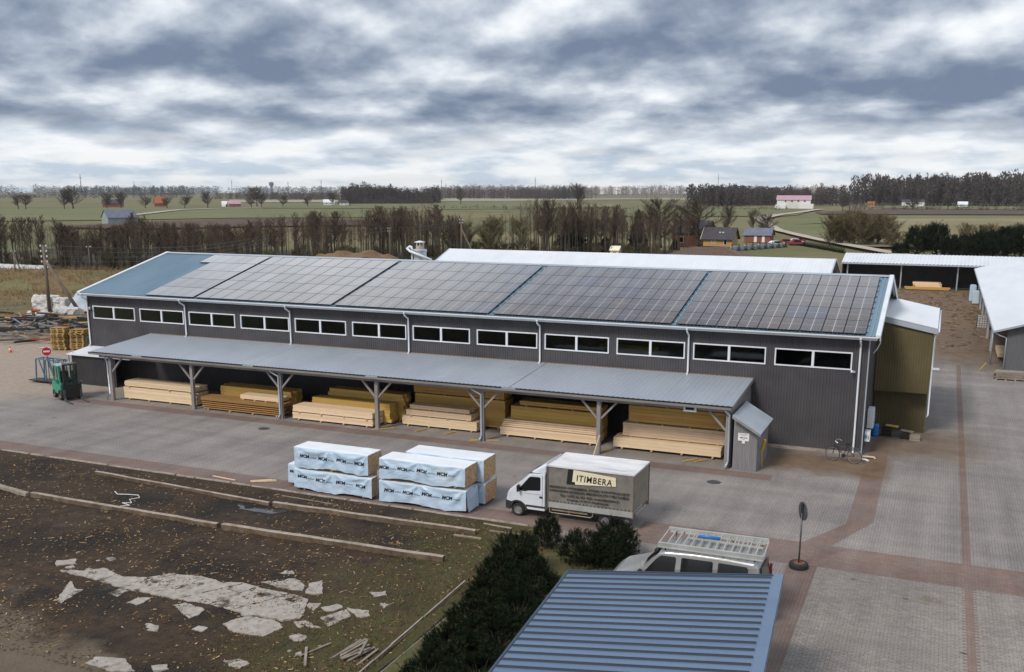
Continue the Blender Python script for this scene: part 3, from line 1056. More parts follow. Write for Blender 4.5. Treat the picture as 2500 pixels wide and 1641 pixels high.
pieces = []
rest = SL['main']
for i, c in enumerate(cuts):
    tl = (.35, .5, .15, .6, .3, .55, .2)[i]
    pieces.append(clip(rest, c - .012, tl, -1))
    rest = clip(rest, c + .012, tl, 1)
pieces.append(rest)
pieces += [[(34.64, -25.52), (35.02, -25.35), (35.1, -25.91), (34.75, -25.72)], [(35.53, -26.21), (35.96, -25.44), (36.34, -25.77), (36.1, -26.67)],
           [(35.87, -25.31), (36.58, -25.25), (36.85, -25.55), (36.51, -25.74)], [(35.15, -26.78), (35.24, -26.54), (36.03, -26.86), (35.75, -26.95)],
           [(35.17, -25.62), (35.49, -25.18), (35.83, -25.34), (35.5, -25.8)], [(33.21, -27.72), (33.29, -27.32), (33.67, -26.97), (34.53, -26.96), (34.93, -27.23), (34.8, -27.94), (33.84, -28.06)],
           [(30.66, -29.11), (30.9, -28.56), (31.59, -28.61), (31.79, -28.88), (31.49, -29.31)], [(30.89, -27.24), (31.13, -26.98), (32.01, -27.13), (32.1, -27.57), (32.05, -27.87)],
           [(26.8, -27.6), (26.54, -27.12), (27.27, -27.55), (27.45, -27.48), (27.65, -28.57), (27.36, -28.39)], [(28.4, -27.37), (28.49, -26.98), (28.84, -26.98), (28.86, -27.48)],
           [(31.49, -31.2), (31.43, -30.8), (32.23, -30.61), (32.98, -30.99), (32.5, -31.27)], [(33.2, -30.59), (33.49, -30.39), (33.71, -30.59), (33.42, -30.81)],
           [(34.79, -29.59), (35.05, -29.36), (35.5, -29.47), (35.42, -29.77), (35.09, -29.8)], [(29.48, -27.66), (29.58, -27.16), (29.95, -27.15), (29.91, -27.72)],
           [(32.22, -24.67), (33.09, -23.99), (33.65, -24.32), (33.9, -24.75), (33.2, -24.85)], [(34.05, -24.9), (34.61, -24.73), (33.97, -23.8), (33.75, -24.2)],
           [(35.9, -24.0), (36.3, -23.7), (36.5, -23.95), (36.2, -24.3)], [(36.6, -24.6), (37.0, -24.5), (36.9, -24.9)], [(24.6, -26.0), (25.1, -25.6), (25.5, -25.9), (25.0, -26.3)]]
oldp = struct(flat('old_pavement', [(25.5, -26.6), (34.9, -26.6), (34.4, -25.5), (28.9, -25.6)], -.02, mud))
rq = random.Random(8)
for k in range(46):          # crumbled bits around the big slabs
    x, y = rq.uniform(24.5, 37.2), rq.uniform(-30.5, -23.4)
    if rq.random() > .75 - .22 * abs(y + 26.5):
        continue
    r0 = rq.uniform(.05, .24)
    m5 = rq.randint(4, 6)
    a0 = rq.uniform(0, 6)
    pieces.append([(x + r0 * rq.uniform(.6, 1.5) * math.cos(a0 + q * 6.283 / m5), y + r0 * rq.uniform(.6, 1.1) * math.sin(a0 + q * 6.283 / m5)) for q in range(m5)])
for i, pc in enumerate(pieces):
    if len(pc) < 3:
        continue
    # ragged, crumbled outline
    out = []
    for k in range(len(pc)):
        a, b = Vector((*pc[k], 0)), Vector((*pc[(k + 1) % len(pc)], 0))
        n = max(1, int((b - a).length / .07))
        for q in range(n):
            p = a.lerp(b, q / n)
            out.append((p.x + .07 * noise.noise(p * 4 + Vector((i, 0, 0))) + .03 * noise.noise(p * 13), p.y + .07 * noise.noise(p * 4 + Vector((0, i, 9))) + .03 * noise.noise(p * 13 + Vector((5, 0, 0)))))
    top = .045 + .02 * noise.noise(Vector((i * 3.1, 0, 0)))
    mb = MB()
    mb.prism([(x, y, -.06) for x, y in out], (0, 0, top + .06))
    mb.build('slab', slab_mat, oldp)
# ================================================================ main warehouse
WX0, WX1 = -.55, 48.72
EY, EZ, RY, RZ = -.5, 5.83, 8.06, 8.0
BY = 16.1
wh = T('warehouse', 'long grey corrugated warehouse with a band of windows and a blue-grey roof', 'warehouse')
wz0, wz1 = 4.125, 4.98
wins = [(-.056 + 4.04 * k, -.056 + 4.04 * k + 3.62) for k in range(12)]
mb = MB()
mb.sheet((WX0, 0, 0), (1, 0, 0), (0, 0, 1), WX1 - WX0, wz0, .14, .022, (0, -1, 0))
mb.sheet((WX0, 0, wz1), (1, 0, 0), (0, 0, 1), WX1 - WX0, 5.93 - wz1, .14, .022, (0, -1, 0))
edges = [WX0] + [e for w in wins for e in w] + [WX1]
for i in range(0, len(edges), 2):
    mb.sheet((edges[i], 0, wz0), (1, 0, 0), (0, 0, 1), edges[i + 1] - edges[i], wz1 - wz0, .14, .022, (0, -1, 0))
mb.build('front_wall', wall_grey, wh)
mb = MB()
mb.prism([(WX0, .02, 0), (WX0, BY, 0), (WX0, BY, 5.9), (WX0, RY, 7.92), (WX0, .02, 5.88)], (.12, 0, 0))
mb.build('gable_wall', wall_grey, wh)
mb = MB()
mb.prism([(WX1, .02, 0), (WX1, BY, 0), (WX1, BY, 5.9), (WX1, RY, 7.92), (WX1, .02, 5.88)], (-.12, 0, 0))
mb.sheet((WX1 + .004, .03, 0), (0, 1, 0), (0, 0, 1), BY, 5.78, .14, .022, (1, 0, 0))
mb.build('gable_wall', wall_grey, wh)
mb = MB()
mb.box((WX0 + .13, BY - .12, 0), (WX1 - .13, BY, 3.9))
mb.box((WX0 + .13, BY - .12, 5.1), (WX1 - .13, BY, 5.85))  # unseen open strip added in the wall so daylight reaches the interior
mb.build('back_wall', wall_grey, wh)
mb = MB()
mb.box((WX0 + .13, .06, .02), (WX1 - .13, BY - .13, .04))
mb.build('floor', concrete, wh)
# inner lining seen through the windows
mb = MB()
mb.box((WX0 + .13, BY - .3, .05), (WX1 - .13, BY - .14, 3.85), 0)
mb.box((WX0 + .13, .5, 3.3), (WX1 - .13, 1.1, 3.55), 0)
for k in range(13):
    mb.box((WX0 + .2 + k * 4.04, .25, .05), (WX0 + .42 + k * 4.04, .5, 5.6), 0)
mb.build('inner_frame', mat('inner_frame', (.15, .145, .13), (.09, .088, .08), sc=1, rough=.8), wh)
# yellow overhead crane girder inside
mb = MB()
mb.box((35.1, .75, 4.28), (38.3, 1.0, 4.50))
mb.box((35.5, .70, 4.50), (35.75, 1.05, 4.95))
mb.build('crane_girder', yellow_paint, wh)
# windows
fm = MB()
w_, h_ = 3.62, wz1 - wz0
b_ = .062
for a, b in (((0, 0), (w_, b_)), ((0, h_ - b_), (w_, h_)), ((0, b_), (b_, h_ - b_)), ((w_ - b_, b_), (w_, h_ - b_)), ((w_ / 2 - .06, b_), (w_ / 2 + .06, h_ - b_))):
    fm.box((a[0], -.055, a[1]), (b[0], .06, b[1]))
fme = fm.mesh('window', white_trim)
pm = MB()
pm.box((0, 0, 0), (w_ / 2 - .06 - b_, .012, h_ - 2 * b_))
pme = pm.mesh('pane', window_glass)
for (a, b) in wins:
    f = link('window', fme, wh, (a, 0, wz0))
    link('pane', pme, f, (b_, 0, b_))
    link('pane', pme, f, (w_ / 2 + .06, 0, b_))
# roof
RX0, RX1 = -.72, 49.09
sl = math.hypot(RY - EY, RZ - EZ)
sv = Vector((0, RY - EY, RZ - EZ)).normalized()
sn = Vector((0, -sv.z, sv.y))
mb = MB()
mb.sheet((RX0, EY, EZ), (1, 0, 0), sv, RX1 - RX0, sl, .19, .035, sn, top=.45)
mb.sheet((RX0, EY, EZ - .06), (1, 0, 0), sv, RX1 - RX0, sl, 60, .0, sn)
sv2 = Vector((0, -sv.y, sv.z))
mb.sheet((RX0, 2 * RY - EY, EZ), (1, 0, 0), sv2, RX1 - RX0, sl, .19, .035, Vector((0, sv.z, sv.y)), top=.45)
mb.build('roof', roof_blue, wh)
mb = MB()
mb.prism([(RX0 - .03, RY - .30, RZ - .075 + .07), (RX0 - .03, RY, RZ + .075), (RX0 - .03, RY + .30, RZ - .075 + .07), (RX0 - .03, RY, RZ + .055)], (RX1 - RX0 + .06, 0, 0))
mb.build('ridge_cap', galv, wh)
for x in (RX0, RX1):
    mb = MB()
    for a, v in ((Vector((x, EY, EZ)), sv), (Vector((x, 2 * RY - EY, EZ)), sv2)):
        e = a + v * (sl + .01)
        mb.bar(a + Vector((0, 0, .03)), e + Vector((0, 0, .03)), .20 if x > 0 else .24, .13)
        mb.bar(a + Vector((.10 if x > 0 else -.12, 0, -.05)), e + Vector((.10 if x > 0 else -.12, 0, -.05)), .03, .26)
    mb.build('verge_trim', white_trim, wh)
# gutter: half-round trough with a fascia behind
mb = MB()
prof = [(math.cos(a) * .085, math.sin(a) * .085) for a in [math.pi + k * math.pi / 8 for k in range(9)]]
yy, zz = EY - .07, EZ + .0
vs = []
for (py_, pz_) in prof + [(q[0] * .88, q[1] * .88) for q in prof[::-1]]:
    vs += [(RX0 - .02, yy + py_, zz + pz_), (RX1 + .02, yy + py_, zz + pz_)]
n = len(prof) * 2
mb.add(vs, [(2 * i, 2 * i + 1, 2 * ((i + 1) % n) + 1, 2 * ((i + 1) % n)) for i in range(n)])
mb.box((RX0 + .02, EY + .03, EZ - .17), (RX1 - .02, EY + .06, EZ - .02))
mb.build('gutter', white_trim, wh)
mb = MB()
mb.box((WX0 + .05, -.42, EZ - .13), (WX1 - .02, -.03, EZ - .10))
mb.build('soffit', wall_grey, wh)
for i, x in enumerate((-.45, 7.8, 15.82, 23.95, 32.02, 40.12, 48.35)):
    zb = (2.3, 3.37, 3.37, 3.37, 3.37, 3.37, .12)[i]
    mb = MB()
    mb.cyl((x, yy, EZ - .06), (x, yy, EZ - .16), .06)
    mb.tube([(x, yy, EZ - .14), (x, yy + .02, EZ - .24), (x, -.14, EZ - .46), (x, -.11, EZ - .60), (x, -.11, zb + .12), (x, -.14, zb + .04), (x, -.24, zb)], .05, 8)
    mb.build('downpipe', white_trim, wh, smooth=True)
mb = MB()
mb.box((WX1 - .02, -.035, 0), (WX1 + .03, .12, 5.7))
mb.build('corner_trim', galv, wh)
mb = MB()
mb.box((43.5, -.10, 0), (WX1 + .02, .0, .14))
mb.build('plinth', concrete, wh)
# lamp arms under the eave
for x, dx in ((-.35, .28), (48.15, -.12)):
    mb = MB()
    mb.bar((x, -.05, 4.72 if x < 1 else 4.06), (x + dx, -.30, 4.86 if x < 1 else 4.12), .09, .11)
    mb.build('wall_lamp', white_trim, wh)

# ---------------------------------------------------------------- solar arrays
ang = math.atan2(RZ - EZ, RY - EY)
pw, ph = .975, 1.635
mb = MB()
fr = .012
mb.box((-pw / 2, -ph / 2, -.035), (pw / 2, ph / 2, 0), 0)
mb.quad((-pw / 2 + fr, -ph / 2 + fr, .0015), (pw / 2 - fr, -ph / 2 + fr, .0015), (pw / 2 - fr, ph / 2 - fr, .0015), (-pw / 2 + fr, ph / 2 - fr, .0015), 1)
pan_me = mb.mesh('panel', [black_metal, solar_glass])
mb = MB()
mb.box((-.02, -.04, -.03), (.03, .04, .012))
mb.box((-.03, -.02, -.05), (.06, .02, -.03))
cl_me = mb.mesh('clamp', steel)
secs = [(4.95, 4), (9.04, 10), (19.24, 10), (29.42, 10), (39.52, 9)]
tot = 0
for si, (x0, nc) in enumerate(secs):
    t_ = T('solar_array', ('short solar array of the roof, nearest its bare blue-grey end', 'second solar array from the bare end of the roof', 'middle one of the five solar arrays on the warehouse roof',
                           'solar array just left of the rightmost one on the warehouse roof', 'rightmost solar array, darkest of the five on the warehouse roof')[si], 'solar array', (x0, EY, EZ))
    pitch_c = (3.88 / 4, 9.97 / 10, 9.87 / 10, 9.85 / 10, 9.02 / 9)[si]
    for r in range(5):
        sd_ = .06 + r * 1.655 + ph / 2
        base = sv * sd_ + sn * .125
        for c in range(-1 if (si == 0 and r == 4) else 0, nc):
            link('panel', pan_me, t_, (base.x + (c + .5) * pitch_c, base.y + rp.uniform(-.003, .003), base.z), (ang, 0, 0))
        for k in (.35, 1.2) if si in (3, 4) else ():
            q = sv * (.06 + r * 1.655 + k) + sn * .12
            link('clamp', cl_me, t_, (-.03, q.y, q.z), (ang, 0, math.pi))
            if si == 4:
                link('clamp', cl_me, t_, (nc * pitch_c + .03, q.y, q.z), (ang, 0, 0))
    # mounting rails under the modules
    mb = MB()
    for r in range(5):
        for k in (.35, 1.28):
            q = sv * (.06 + r * 1.655 + k) + sn * .06
            mb.bar((-.06, q.y, q.z), (nc * pitch_c + .06, q.y, q.z), .04, .045)
    mb.build('mounting_rail', black_metal, t_)

# ---------------------------------------------------------------- lean-to canopy
cn = T('lean_to_canopy', 'open lean-to canopy with grey metal roof on braced timber posts along the warehouse', 'canopy', (0, 0, 0))
CX0, CX1 = 4.72, 43.42
FY, FZ, CWZ = -5.15, 2.95, 3.38
cv = Vector((0, -FY - .03, CWZ - FZ))
cl_ = cv.length
cv.normalize()
cnn = Vector((0, -cv.z, cv.y))
mb = MB()
seams = [CX0, 8.5, 16.55, 24.55, 32.4, 40.1, CX1]
for i in range(6):
    mb.sheet((seams[i] + .004, FY, FZ + .004 * (i % 2)), (1, 0, 0), cv, seams[i + 1] - seams[i] - .008, cl_, .25, .014, cnn, top=.3)
mb.build('roof_sheet', roof_canopy, cn)
mb = MB()
mb.box((CX0, -.06, CWZ - .03), (CX1, -.025, CWZ + .05))
mb.build('flashing', mat('flash_brown', (.20, .13, .09), rough=.6), cn)
mb = MB()
mb.quad((CX0 + .02, FY + .06, FZ - .045), (CX1 - .02, FY + .06, FZ - .045), (CX1 - .02, -.06, CWZ - .045), (CX0 + .02, -.06, CWZ - .045))
mb.build('underlay', wall_dark, cn)
# box gutter in lengths: dark slot, closed where the lengths join
mb = MB()
gx = [CX0, 8.17, 8.89, 16.23, 16.93, 24.2, 24.92, 32.04, 32.8, CX1]
for i in range(0, len(gx), 2):
    mb.box((gx[i], FY - .085, FZ - .075), (gx[i + 1], FY + .0, FZ - .012), 1)
mb.box((CX0 + .05, FY - .115, FZ - .15), (CX1 - .02, FY - .087, FZ - .05), 0)
mb.box((CX0 + .05, FY - .086, FZ - .15), (CX1 - .02, FY + .03, FZ - .12), 0)
mb.build('gutter', [beam_wood, black_gap], cn)
mb = MB()
for i in range(1, len(gx) - 1, 2):
    mb.box((gx[i] + .002, FY - .118, FZ - .045), (gx[i + 1] - .002, FY + .02, FZ - .006))
mb.build('gutter_joint', galv, cn)
PY = -4.81
mb = MB()
mb.box((CX0 + .5, PY - .09, 2.60), (CX1 - .05, PY + .09, 2.80))
mb.build('beam', beam_wood, cn)
mb = MB()
for k in range(40):
    x = CX0 + .3 + k * (CX1 - CX0 - .6) / 39
    mb.bar((x, -5.0, FZ - .115), (x, -.1, CWZ - .125), .07, .10)
mb.build('rafters', beam_wood, cn)
posts_x = [6.035 + 6.194 * k for k in range(7)]
mb = MB()
mb.box((-.095, -.095, .0), (.095, .095, 2.6))
mb.box((-.12, -.12, 0), (.12, .12, .10))
po_me = mb.mesh('post', post_wood)
for i, x in enumerate(posts_x):
    p = link('post', po_me, cn, (x, PY, 0))
    for s_ in (-1, 1):
        if (i == 0 and s_ < 0) or (i == 6 and s_ > 0):
            continue
        mb = MB()
        mb.bar((s_ * .06, 0, 1.72), (s_ * .88, 0, 2.60), .10, .09)
        mb.build('brace', post_wood, p)
for i in (0, 2, 4, 6):
    x = posts_x[i] + (-.17 if i == 0 else -.02 if i < 6 else .02)
    mb = MB()
    if i == 0:
        mb.tube([(x - .05, FY, FZ - .12), (x - .05, PY - .20, FZ - .35), (x, PY - .10, FZ - .6), (x, PY - .08, .42), (x - .18, PY - .12, .22), (x - .18, PY - .14, .03)], .05, 8)
    elif i == 6:
        mb.tube([(x - .12, FY - .02, FZ - .12), (x - .10, FY + .02, FZ - .24), (x + .07, PY - .16, FZ - .44), (x + .06, PY - .15, FZ - .55), (x + .06, PY - .15, .35), (x + .06, PY - .2, .22), (x - .02, PY - .34, .06)], .055, 8)
    else:
        mb.tube([(x - .45, FY, FZ - .12), (x - .43, FY + .05, FZ - .26), (x, PY - .16, FZ - .52), (x, PY - .15, FZ - .66), (x, PY - .15, .30), (x - .01, PY - .2, .16), (x - .06, PY - .28, .05)], .052, 8)
    mb.build('downpipe', galv, cn, smooth=True)
# boarded end wall by the small shed
mb = MB()
mb.sheet((CX1 - .10, -4.72, 0), (0, 1, 0), (0, 0, 1), 4.7, 2.86, .12, .012, (1, 0, 0), top=.7)
mb.prism([(CX1 - .16, -4.72, 0), (CX1 - .16, -.03, 0), (CX1 - .16, -.03, 3.24), (CX1 - .16, -4.72, 2.84)], (.055, 0, 0))
mb.prism([(CX1 + .0, FY - .01, FZ - .16), (CX1 + .0, -.05, CWZ - .17), (CX1 + .0, -.05, CWZ + .01), (CX1 + .0, FY - .01, FZ + .01)], (.03, 0, 0))
mb.build('end_wall', wall_shed, cn)
# floodlight under the eave
mb = MB()
mb.box((41.15, PY - .20, 2.52), (41.75, PY - .10, 2.80), 0)
mb.box((41.25, PY - .205, 2.60), (41.65, PY - .21, 2.72), 1)
mb.build('floodlight', [white_trim, black_gap], cn)

# ---------------------------------------------------------------- annex at the left end
an = T('side_annex', 'low dark annex with pale metal roof at the left end of the warehouse', 'annex', (0, 0, 0))
mb = MB()
mb.sheet((-.45, -1.78, 0), (1, 0, 0), (0, 0, 1), 3.75, 1.93, .14, .02, (0, -1, 0))
mb.box((-.45, -1.76, 0), (3.3, -1.70, 1.93))
mb.box((-.45, -1.70, 0), (-.38, -.03, 2.05))
mb.build('wall', wall_dark, an)
mb = MB()
v_ = Vector((0, 1.93, .26)).normalized()
mb.sheet((-.62, -1.95, 2.0), (1, 0, 0), v_, 5.4, 1.94, .22, .012, (0, -v_.z, v_.y), top=.3)
mb.quad((-.60, -1.93, 1.965), (4.75, -1.93, 1.965), (4.75, -.03, 2.22), (-.60, -.03, 2.22))
mb.box((-.64, -2.0, 1.93), (4.76, -1.955, 2.01))
mb.build('roof', white_metal, an)
mb = MB()
mb.box((3.0, -1.84, 0), (3.12, -1.785, 1.9))
mb.box((-.60, -1.97, 1.2), (-.52, -1.90, 1.95))
mb.build('post', galv, an)

# ---------------------------------------------------------------- small board shed at the canopy's right end
sh = T('board_shed', 'narrow grey board shed with sloping metal roof at the canopy end', 'shed', (0, 0, 0))
mb = MB()
mb.sheet((43.52, -5.02, 0), (1, 0, 0), (0, 0, 1), 1.06, 1.9, .085, .012, (0, -1, 0), top=.8)
mb.prism([(43.52, -5.005, 0), (44.58, -5.005, 0), (44.58, -5.005, 1.88), (43.52, -5.005, 2.46)], (0, 3.0, 0))
mb.prism([(43.52, -5.022, 1.88), (44.58, -5.022, 1.88), (43.52, -5.022, 2.46)], (0, .012, 0))
mb.build('wall', wall_shed, sh)
mb = MB()
u_ = Vector((1.30, 0, -.75)).normalized()
mb.sheet((43.47, -5.36, 2.585), (0, 1, 0), u_, 3.45, 1.5, .2, .012, (-u_.z, 0, u_.x), top=.3)
mb.build('roof', galv, sh)
mb = MB()
mb.prism([(43.47, -5.37, 2.47), (44.77, -5.37, 1.72), (44.77, -5.37, 1.82), (43.47, -5.37, 2.575)], (0, .05, 0))
mb.build('verge_board', post_wood, sh)
nsg = T('notice_plate', 'white notice plate with a black arrow on the narrow board shed', 'sign', (43.72, -5.06, 1.28))
mb = MB()
mb.box((0, -.008, .12), (.50, 0, .48))
mb.box((.19, -.008, 0), (.32, 0, .115))
mb.build('plate', white_paint, nsg)
mb = MB()
mb.prism([(.08, -.0095, .265), (.16, -.0095, .305), (.16, -.0095, .282), (.43, -.0095, .282), (.43, -.0095, .248), (.16, -.0095, .248), (.16, -.0095, .225)], (0, .001, 0))
mb.build('arrow', print_black, nsg)
mb = MB()
for k, (a, b) in enumerate(((.06, .44), (.16, .36), (.20, .32))):
    z = (.425, .36, .19)[k]
    x = a
    while x < b:
        wd = rp.uniform(.012, .03)
        mb.box((x, -.0095, z - .012), (min(x + wd, b), -.008, z + .012))
        x += wd + .008
mb.build('lettering', lead_red, nsg)

# ---------------------------------------------------------------- tall olive annex on the right gable
ax = T('olive_annex', 'tall olive corrugated annex with pale roof on the right gable of the warehouse', 'annex', (0, 0, 0))
mb = MB()
mb.sheet((48.78, 5.2, 2.28), (1, 0, 0), (0, 0, 1), 2.66, 3.2, .13, .022, (0, -1, 0))
mb.prism([(48.78, 5.202, 5.3), (51.44, 5.202, 5.3), (51.44, 5.202, 5.48), (48.78, 5.202, 6.02)], (0, .05, 0))
mb.box((48.78, 5.21, 2.28), (51.44, 5.4, 5.3))
mb.box((51.38, 5.4, 2.28), (51.44, 14.9, 5.35))
mb.build('upper_wall', wall_olive, ax)
mb = MB()
mb.sheet((48.78, 6.15, 0), (1, 0, 0), (0, 0, 1), 2.6, 2.3, .13, .022, (0, -1, 0))
mb.box((48.78, 6.16, 0), (51.36, 6.3, 2.28))
mb.box((48.78, 5.42, 2.28), (51.37, 14.9, 2.36))
mb.box((51.30, 6.3, 0), (51.36, 14.9, 2.28))
mb.build('lower_wall', wall_olive, ax)
mb = MB()
u_ = Vector((2.62, 0, -.52)).normalized()
mb.sheet((48.80, 5.12, 6.235), (0, 1, 0), u_, 9.9, 2.86, .25, .012, (-u_.z, 0, u_.x), top=.3)
mb.prism([(48.80, 5.15, 6.0), (51.60, 5.15, 5.44), (51.60, 15, 5.44), (48.80, 15, 6.0)], (0, 0, .18))
mb.build('roof', white_metal, ax)
mb = MB()
mb.prism([(48.8, 5.06, 5.95), (51.63, 5.06, 5.39), (51.63, 5.06, 5.66), (48.8, 5.06, 6.22)], (0, .05, 0))
mb.build('fascia', galv, ax)
mb = MB()
mb.tube([(51.62, 5.14, 5.5), (51.52, 5.16, 5.2), (51.50, 5.14, 2.6), (51.50, 5.14, 1.2), (51.46, 5.05, 1.08)], .045, 8)
mb.tube([(51.66, 5.12, 5.52), (51.66, 15, 5.52)], .06, 8)
mb.build('downpipe', white_trim, ax, smooth=True)
mb = MB()
mb.bar((51.5, 5.1, 3.62), (51.85, 4.9, 3.66), .07, .10)
mb.build('wall_lamp', white_trim, ax)

# ---------------------------------------------------------------- long pale-roofed hall behind
hb = T('rear_hall', 'long hall with plain pale metal roof behind the warehouse', 'hall', (0, 0, 0))
mb = MB()
HY, HZ, HX0, HX1 = 46.3, 6.5, 2.9, 42.5
w = 6.4
hv = Vector((0, w, 2.1)).normalized()
hl = math.hypot(w, 2.1)
mb.sheet((HX0, HY - w, HZ - 2.1), (1, 0, 0), hv, HX1 - HX0, hl, .35, .012, (0, -hv.z, hv.y), top=.3)
mb.sheet((HX0, HY + w, HZ - 2.1), (1, 0, 0), (0, -hv.y, hv.z), HX1 - HX0, hl, .35, .012, (0, hv.z, hv.y), top=.3)
mb.build('roof', white_metal, hb)
mb = MB()
for x in (HX0, HX1):
    for s_ in (-1, 1):
        mb.bar((x, HY, HZ - .04), (x, HY + s_ * w, HZ - 2.14), .10, .16)
mb.build('verge_trim', galv, hb)
mb = MB()
for x in (HX0 + .3, HX1 - .5):
    mb.prism([(x, HY - w + .4, 0), (x, HY + w - .4, 0), (x, HY + w - .4, HZ - 2.1), (x, HY, HZ - .12), (x, HY - w + .4, HZ - 2.1)], (.1, 0, 0))
mb.box((HX0 + .3, HY - w + .4, 0), (HX1 - .4, HY - w + .5, 4.3))
mb.box((HX0 + .3, HY + w - .5, 0), (HX1 - .4, HY + w - .4, 4.3))
mb.build('wall', wall_dark, hb)

# ---------------------------------------------------------------- open shed across the back of the yard
os_ = T('open_shed', 'open-fronted dark shed with ribbed pale roof across the back yard', 'shed', (0, 0, 0))
mb = MB()
ov = Vector((0, 5.2, .95)).normalized()
mb.sheet((38.9, 91.4, 3.32), (1, 0, 0), ov, 26, 5.3, .45, .045, (0, -ov.z, ov.y), top=.35)
mb.build('roof', white_metal, os_)
mb = MB()
mb.box((39.0, 96.3, 0), (64.8, 96.45, 4.15))
mb.box((38.95, 91.9, 0), (39.05, 96.3, 3.4))
mb.build('wall', wall_dark, os_)
mb = MB()
mb.box((38.9, 91.36, 3.12), (64.9, 91.46, 3.32))
mb.build('fascia', galv, os_)
for x in (39.65, 46.44, 53.3, 60.1):
    mb = MB()
    mb.box((x - .08, 92.2, 0), (x + .08, 92.36, 3.3))
    mb.build('post', galv, os_)

# ---------------------------------------------------------------- shed with big pale roof at the right edge
rb = T('right_hall', 'grey hall with big pale roof at the right edge, beside the back yard', 'hall', (0, 0, 0))
mb = MB()
u_ = Vector((4.9, 0, 1.5)).normalized()
rl = math.hypot(4.9, 1.5)
mb.sheet((55.2, 27.3, 3.0), (0, 1, 0), u_, 63.5, rl, .4, .012, (-u_.z, 0, u_.x), top=.3)
mb.sheet((65.0, 27.3, 3.0), (0, 1, 0), (-u_.x, 0, u_.z), 63.5, rl, .4, .012, (u_.z, 0, u_.x), top=.3)
mb.build('roof', white_metal, rb)
mb = MB()
mb.prism([(55.2, 27.24, 2.86), (60.1, 27.24, 4.36), (65, 27.24, 2.86), (65, 27.24, 3.0), (60.1, 27.24, 4.5), (55.2, 27.24, 3.0)], (0, .06, 0))
mb.box((55.12, 27.3, 2.86), (55.2, 90.8, 3.02))
mb.build('verge_trim', galv, rb)
mb = MB()
mb.sheet((56.1, 27.8, 0), (1, 0, 0), (0, 0, 1), 8.2, 3.05, .16, .02, (0, -1, 0))
mb.prism([(56.1, 27.82, 0), (64.3, 27.82, 0), (64.3, 27.82, 3.1), (60.1, 27.82, 4.35), (56.1, 27.82, 3.1)], (0, .1, 0))
mb.box((58.9, 28, 0), (59.0, 90, 3.3))
mb.build('wall', mat('wall_mid', (.115, .12, .13), (.14, .14, .15), sc=.8, rough=.6), rb)
mb = MB()
mb.tube([(55.2, 27.4, 2.9), (55.6, 27.5, 2.66), (56.05, 27.66, 2.5), (56.05, 27.68, .1)], .05, 7)
mb.tube([(55.35, 31.3, 2.95), (55.35, 31.3, .05)], .06, 7)
mb.build('downpipe', galv, rb, smooth=True)
for y in (38, 46, 54, 62, 70, 80):
    mb = MB()
    mb.box((55.5, y - .08, 0), (55.66, y + .08, 3.05))
    mb.build('post', galv, rb)

# ---------------------------------------------------------------- carport with blue ribbed roof, nearest the camera
cp = T('carport', 'carport with blue-grey ribbed metal roof in the near foreground', 'carport', (43.735, -33.985, 0), .0775)
mb = MB()
cu = Vector((5.50, 0, .60))
mb.add([(0, 0, 2.40), (5.50, 0, 3.0), (5.50, 8.62, 3.0), (0, 8.62, 2.40)], [(0, 1, 2, 3)])
mb.add([(0, 0, 2.36), (5.50, 0, 2.96), (5.50, 8.62, 2.96), (0, 8.62, 2.36)], [(3, 2, 1, 0)])
mb.build('roof_sheet', roof_fg, cp)
rib = MB()
l_ = cu.length
rib.add([(0, -.036, 0), (l_ - .22, -.036, 0), (l_ - .22, -.022, .03), (0, -.022, .03), (0, .022, .03), (l_ - .22, .022, .03), (l_ - .22, .036, 0), (0, .036, 0)],
        [(0, 1, 2, 3), (3, 2, 5, 4), (4, 5, 6, 7), (1, 6, 5, 2), (0, 3, 4, 7)])
rib_me = rib.mesh('rib', mat('rib_shade_navy', (.012, .022, .042), (.010, .018, .034), sc=1, rough=.5))  # near-black ribs: shade lines of the sheet put into the colour
for k in range(25):
    link('rib', rib_me, cp, (0.0, 8.46 - k * .352, 2.404), (0, -math.atan2(.60, 5.50), 0))
mb = MB()
mb.prism([(5.32, 0, 2.975), (5.56, 0, 3.0), (5.56, 0, 3.05), (5.32, 0, 3.018)], (0, 8.64, 0))
mb.box((5.52, 0, 2.83), (5.565, 8.64, 2.99))
mb.build('verge_trim', roof_fg, cp)
mb = MB()
mb.prism([(-.01, 8.60, 2.31), (5.52, 8.60, 2.91), (5.52, 8.60, 3.035), (-.01, 8.60, 2.435)], (0, .04, 0))
mb.prism([(-.06, 0, 2.30), (-.0, 0, 2.30), (-.0, 0, 2.42), (-.06, 0, 2.42)], (0, 8.64, 0))
mb.build('fascia', mat('trim_blue', (.04, .062, .105), rough=.4), cp)
for x, y, h in ((.3, 8.3, 2.37), (5.2, 8.3, 2.88), (.3, .5, 2.37), (5.2, .5, 2.88), (.3, 4.4, 2.37), (5.2, 4.4, 2.88)):
    mb = MB()
    mb.box((x - .07, y - .07, 0), (x + .07, y + .07, h))
    mb.build('post', post_wood, cp)
# ================================================================ lumber under the canopy
unit = MB().box((0, 0, 0), (1, 1, 1))
PLK = {m.name: unit.mesh('plank', m) for m in (wood_pale, wood_gold_and_shade, wood_dark, wood_grey)}
BRG = unit.mesh('bearer', wood_end)
rl_ = random.Random(21)


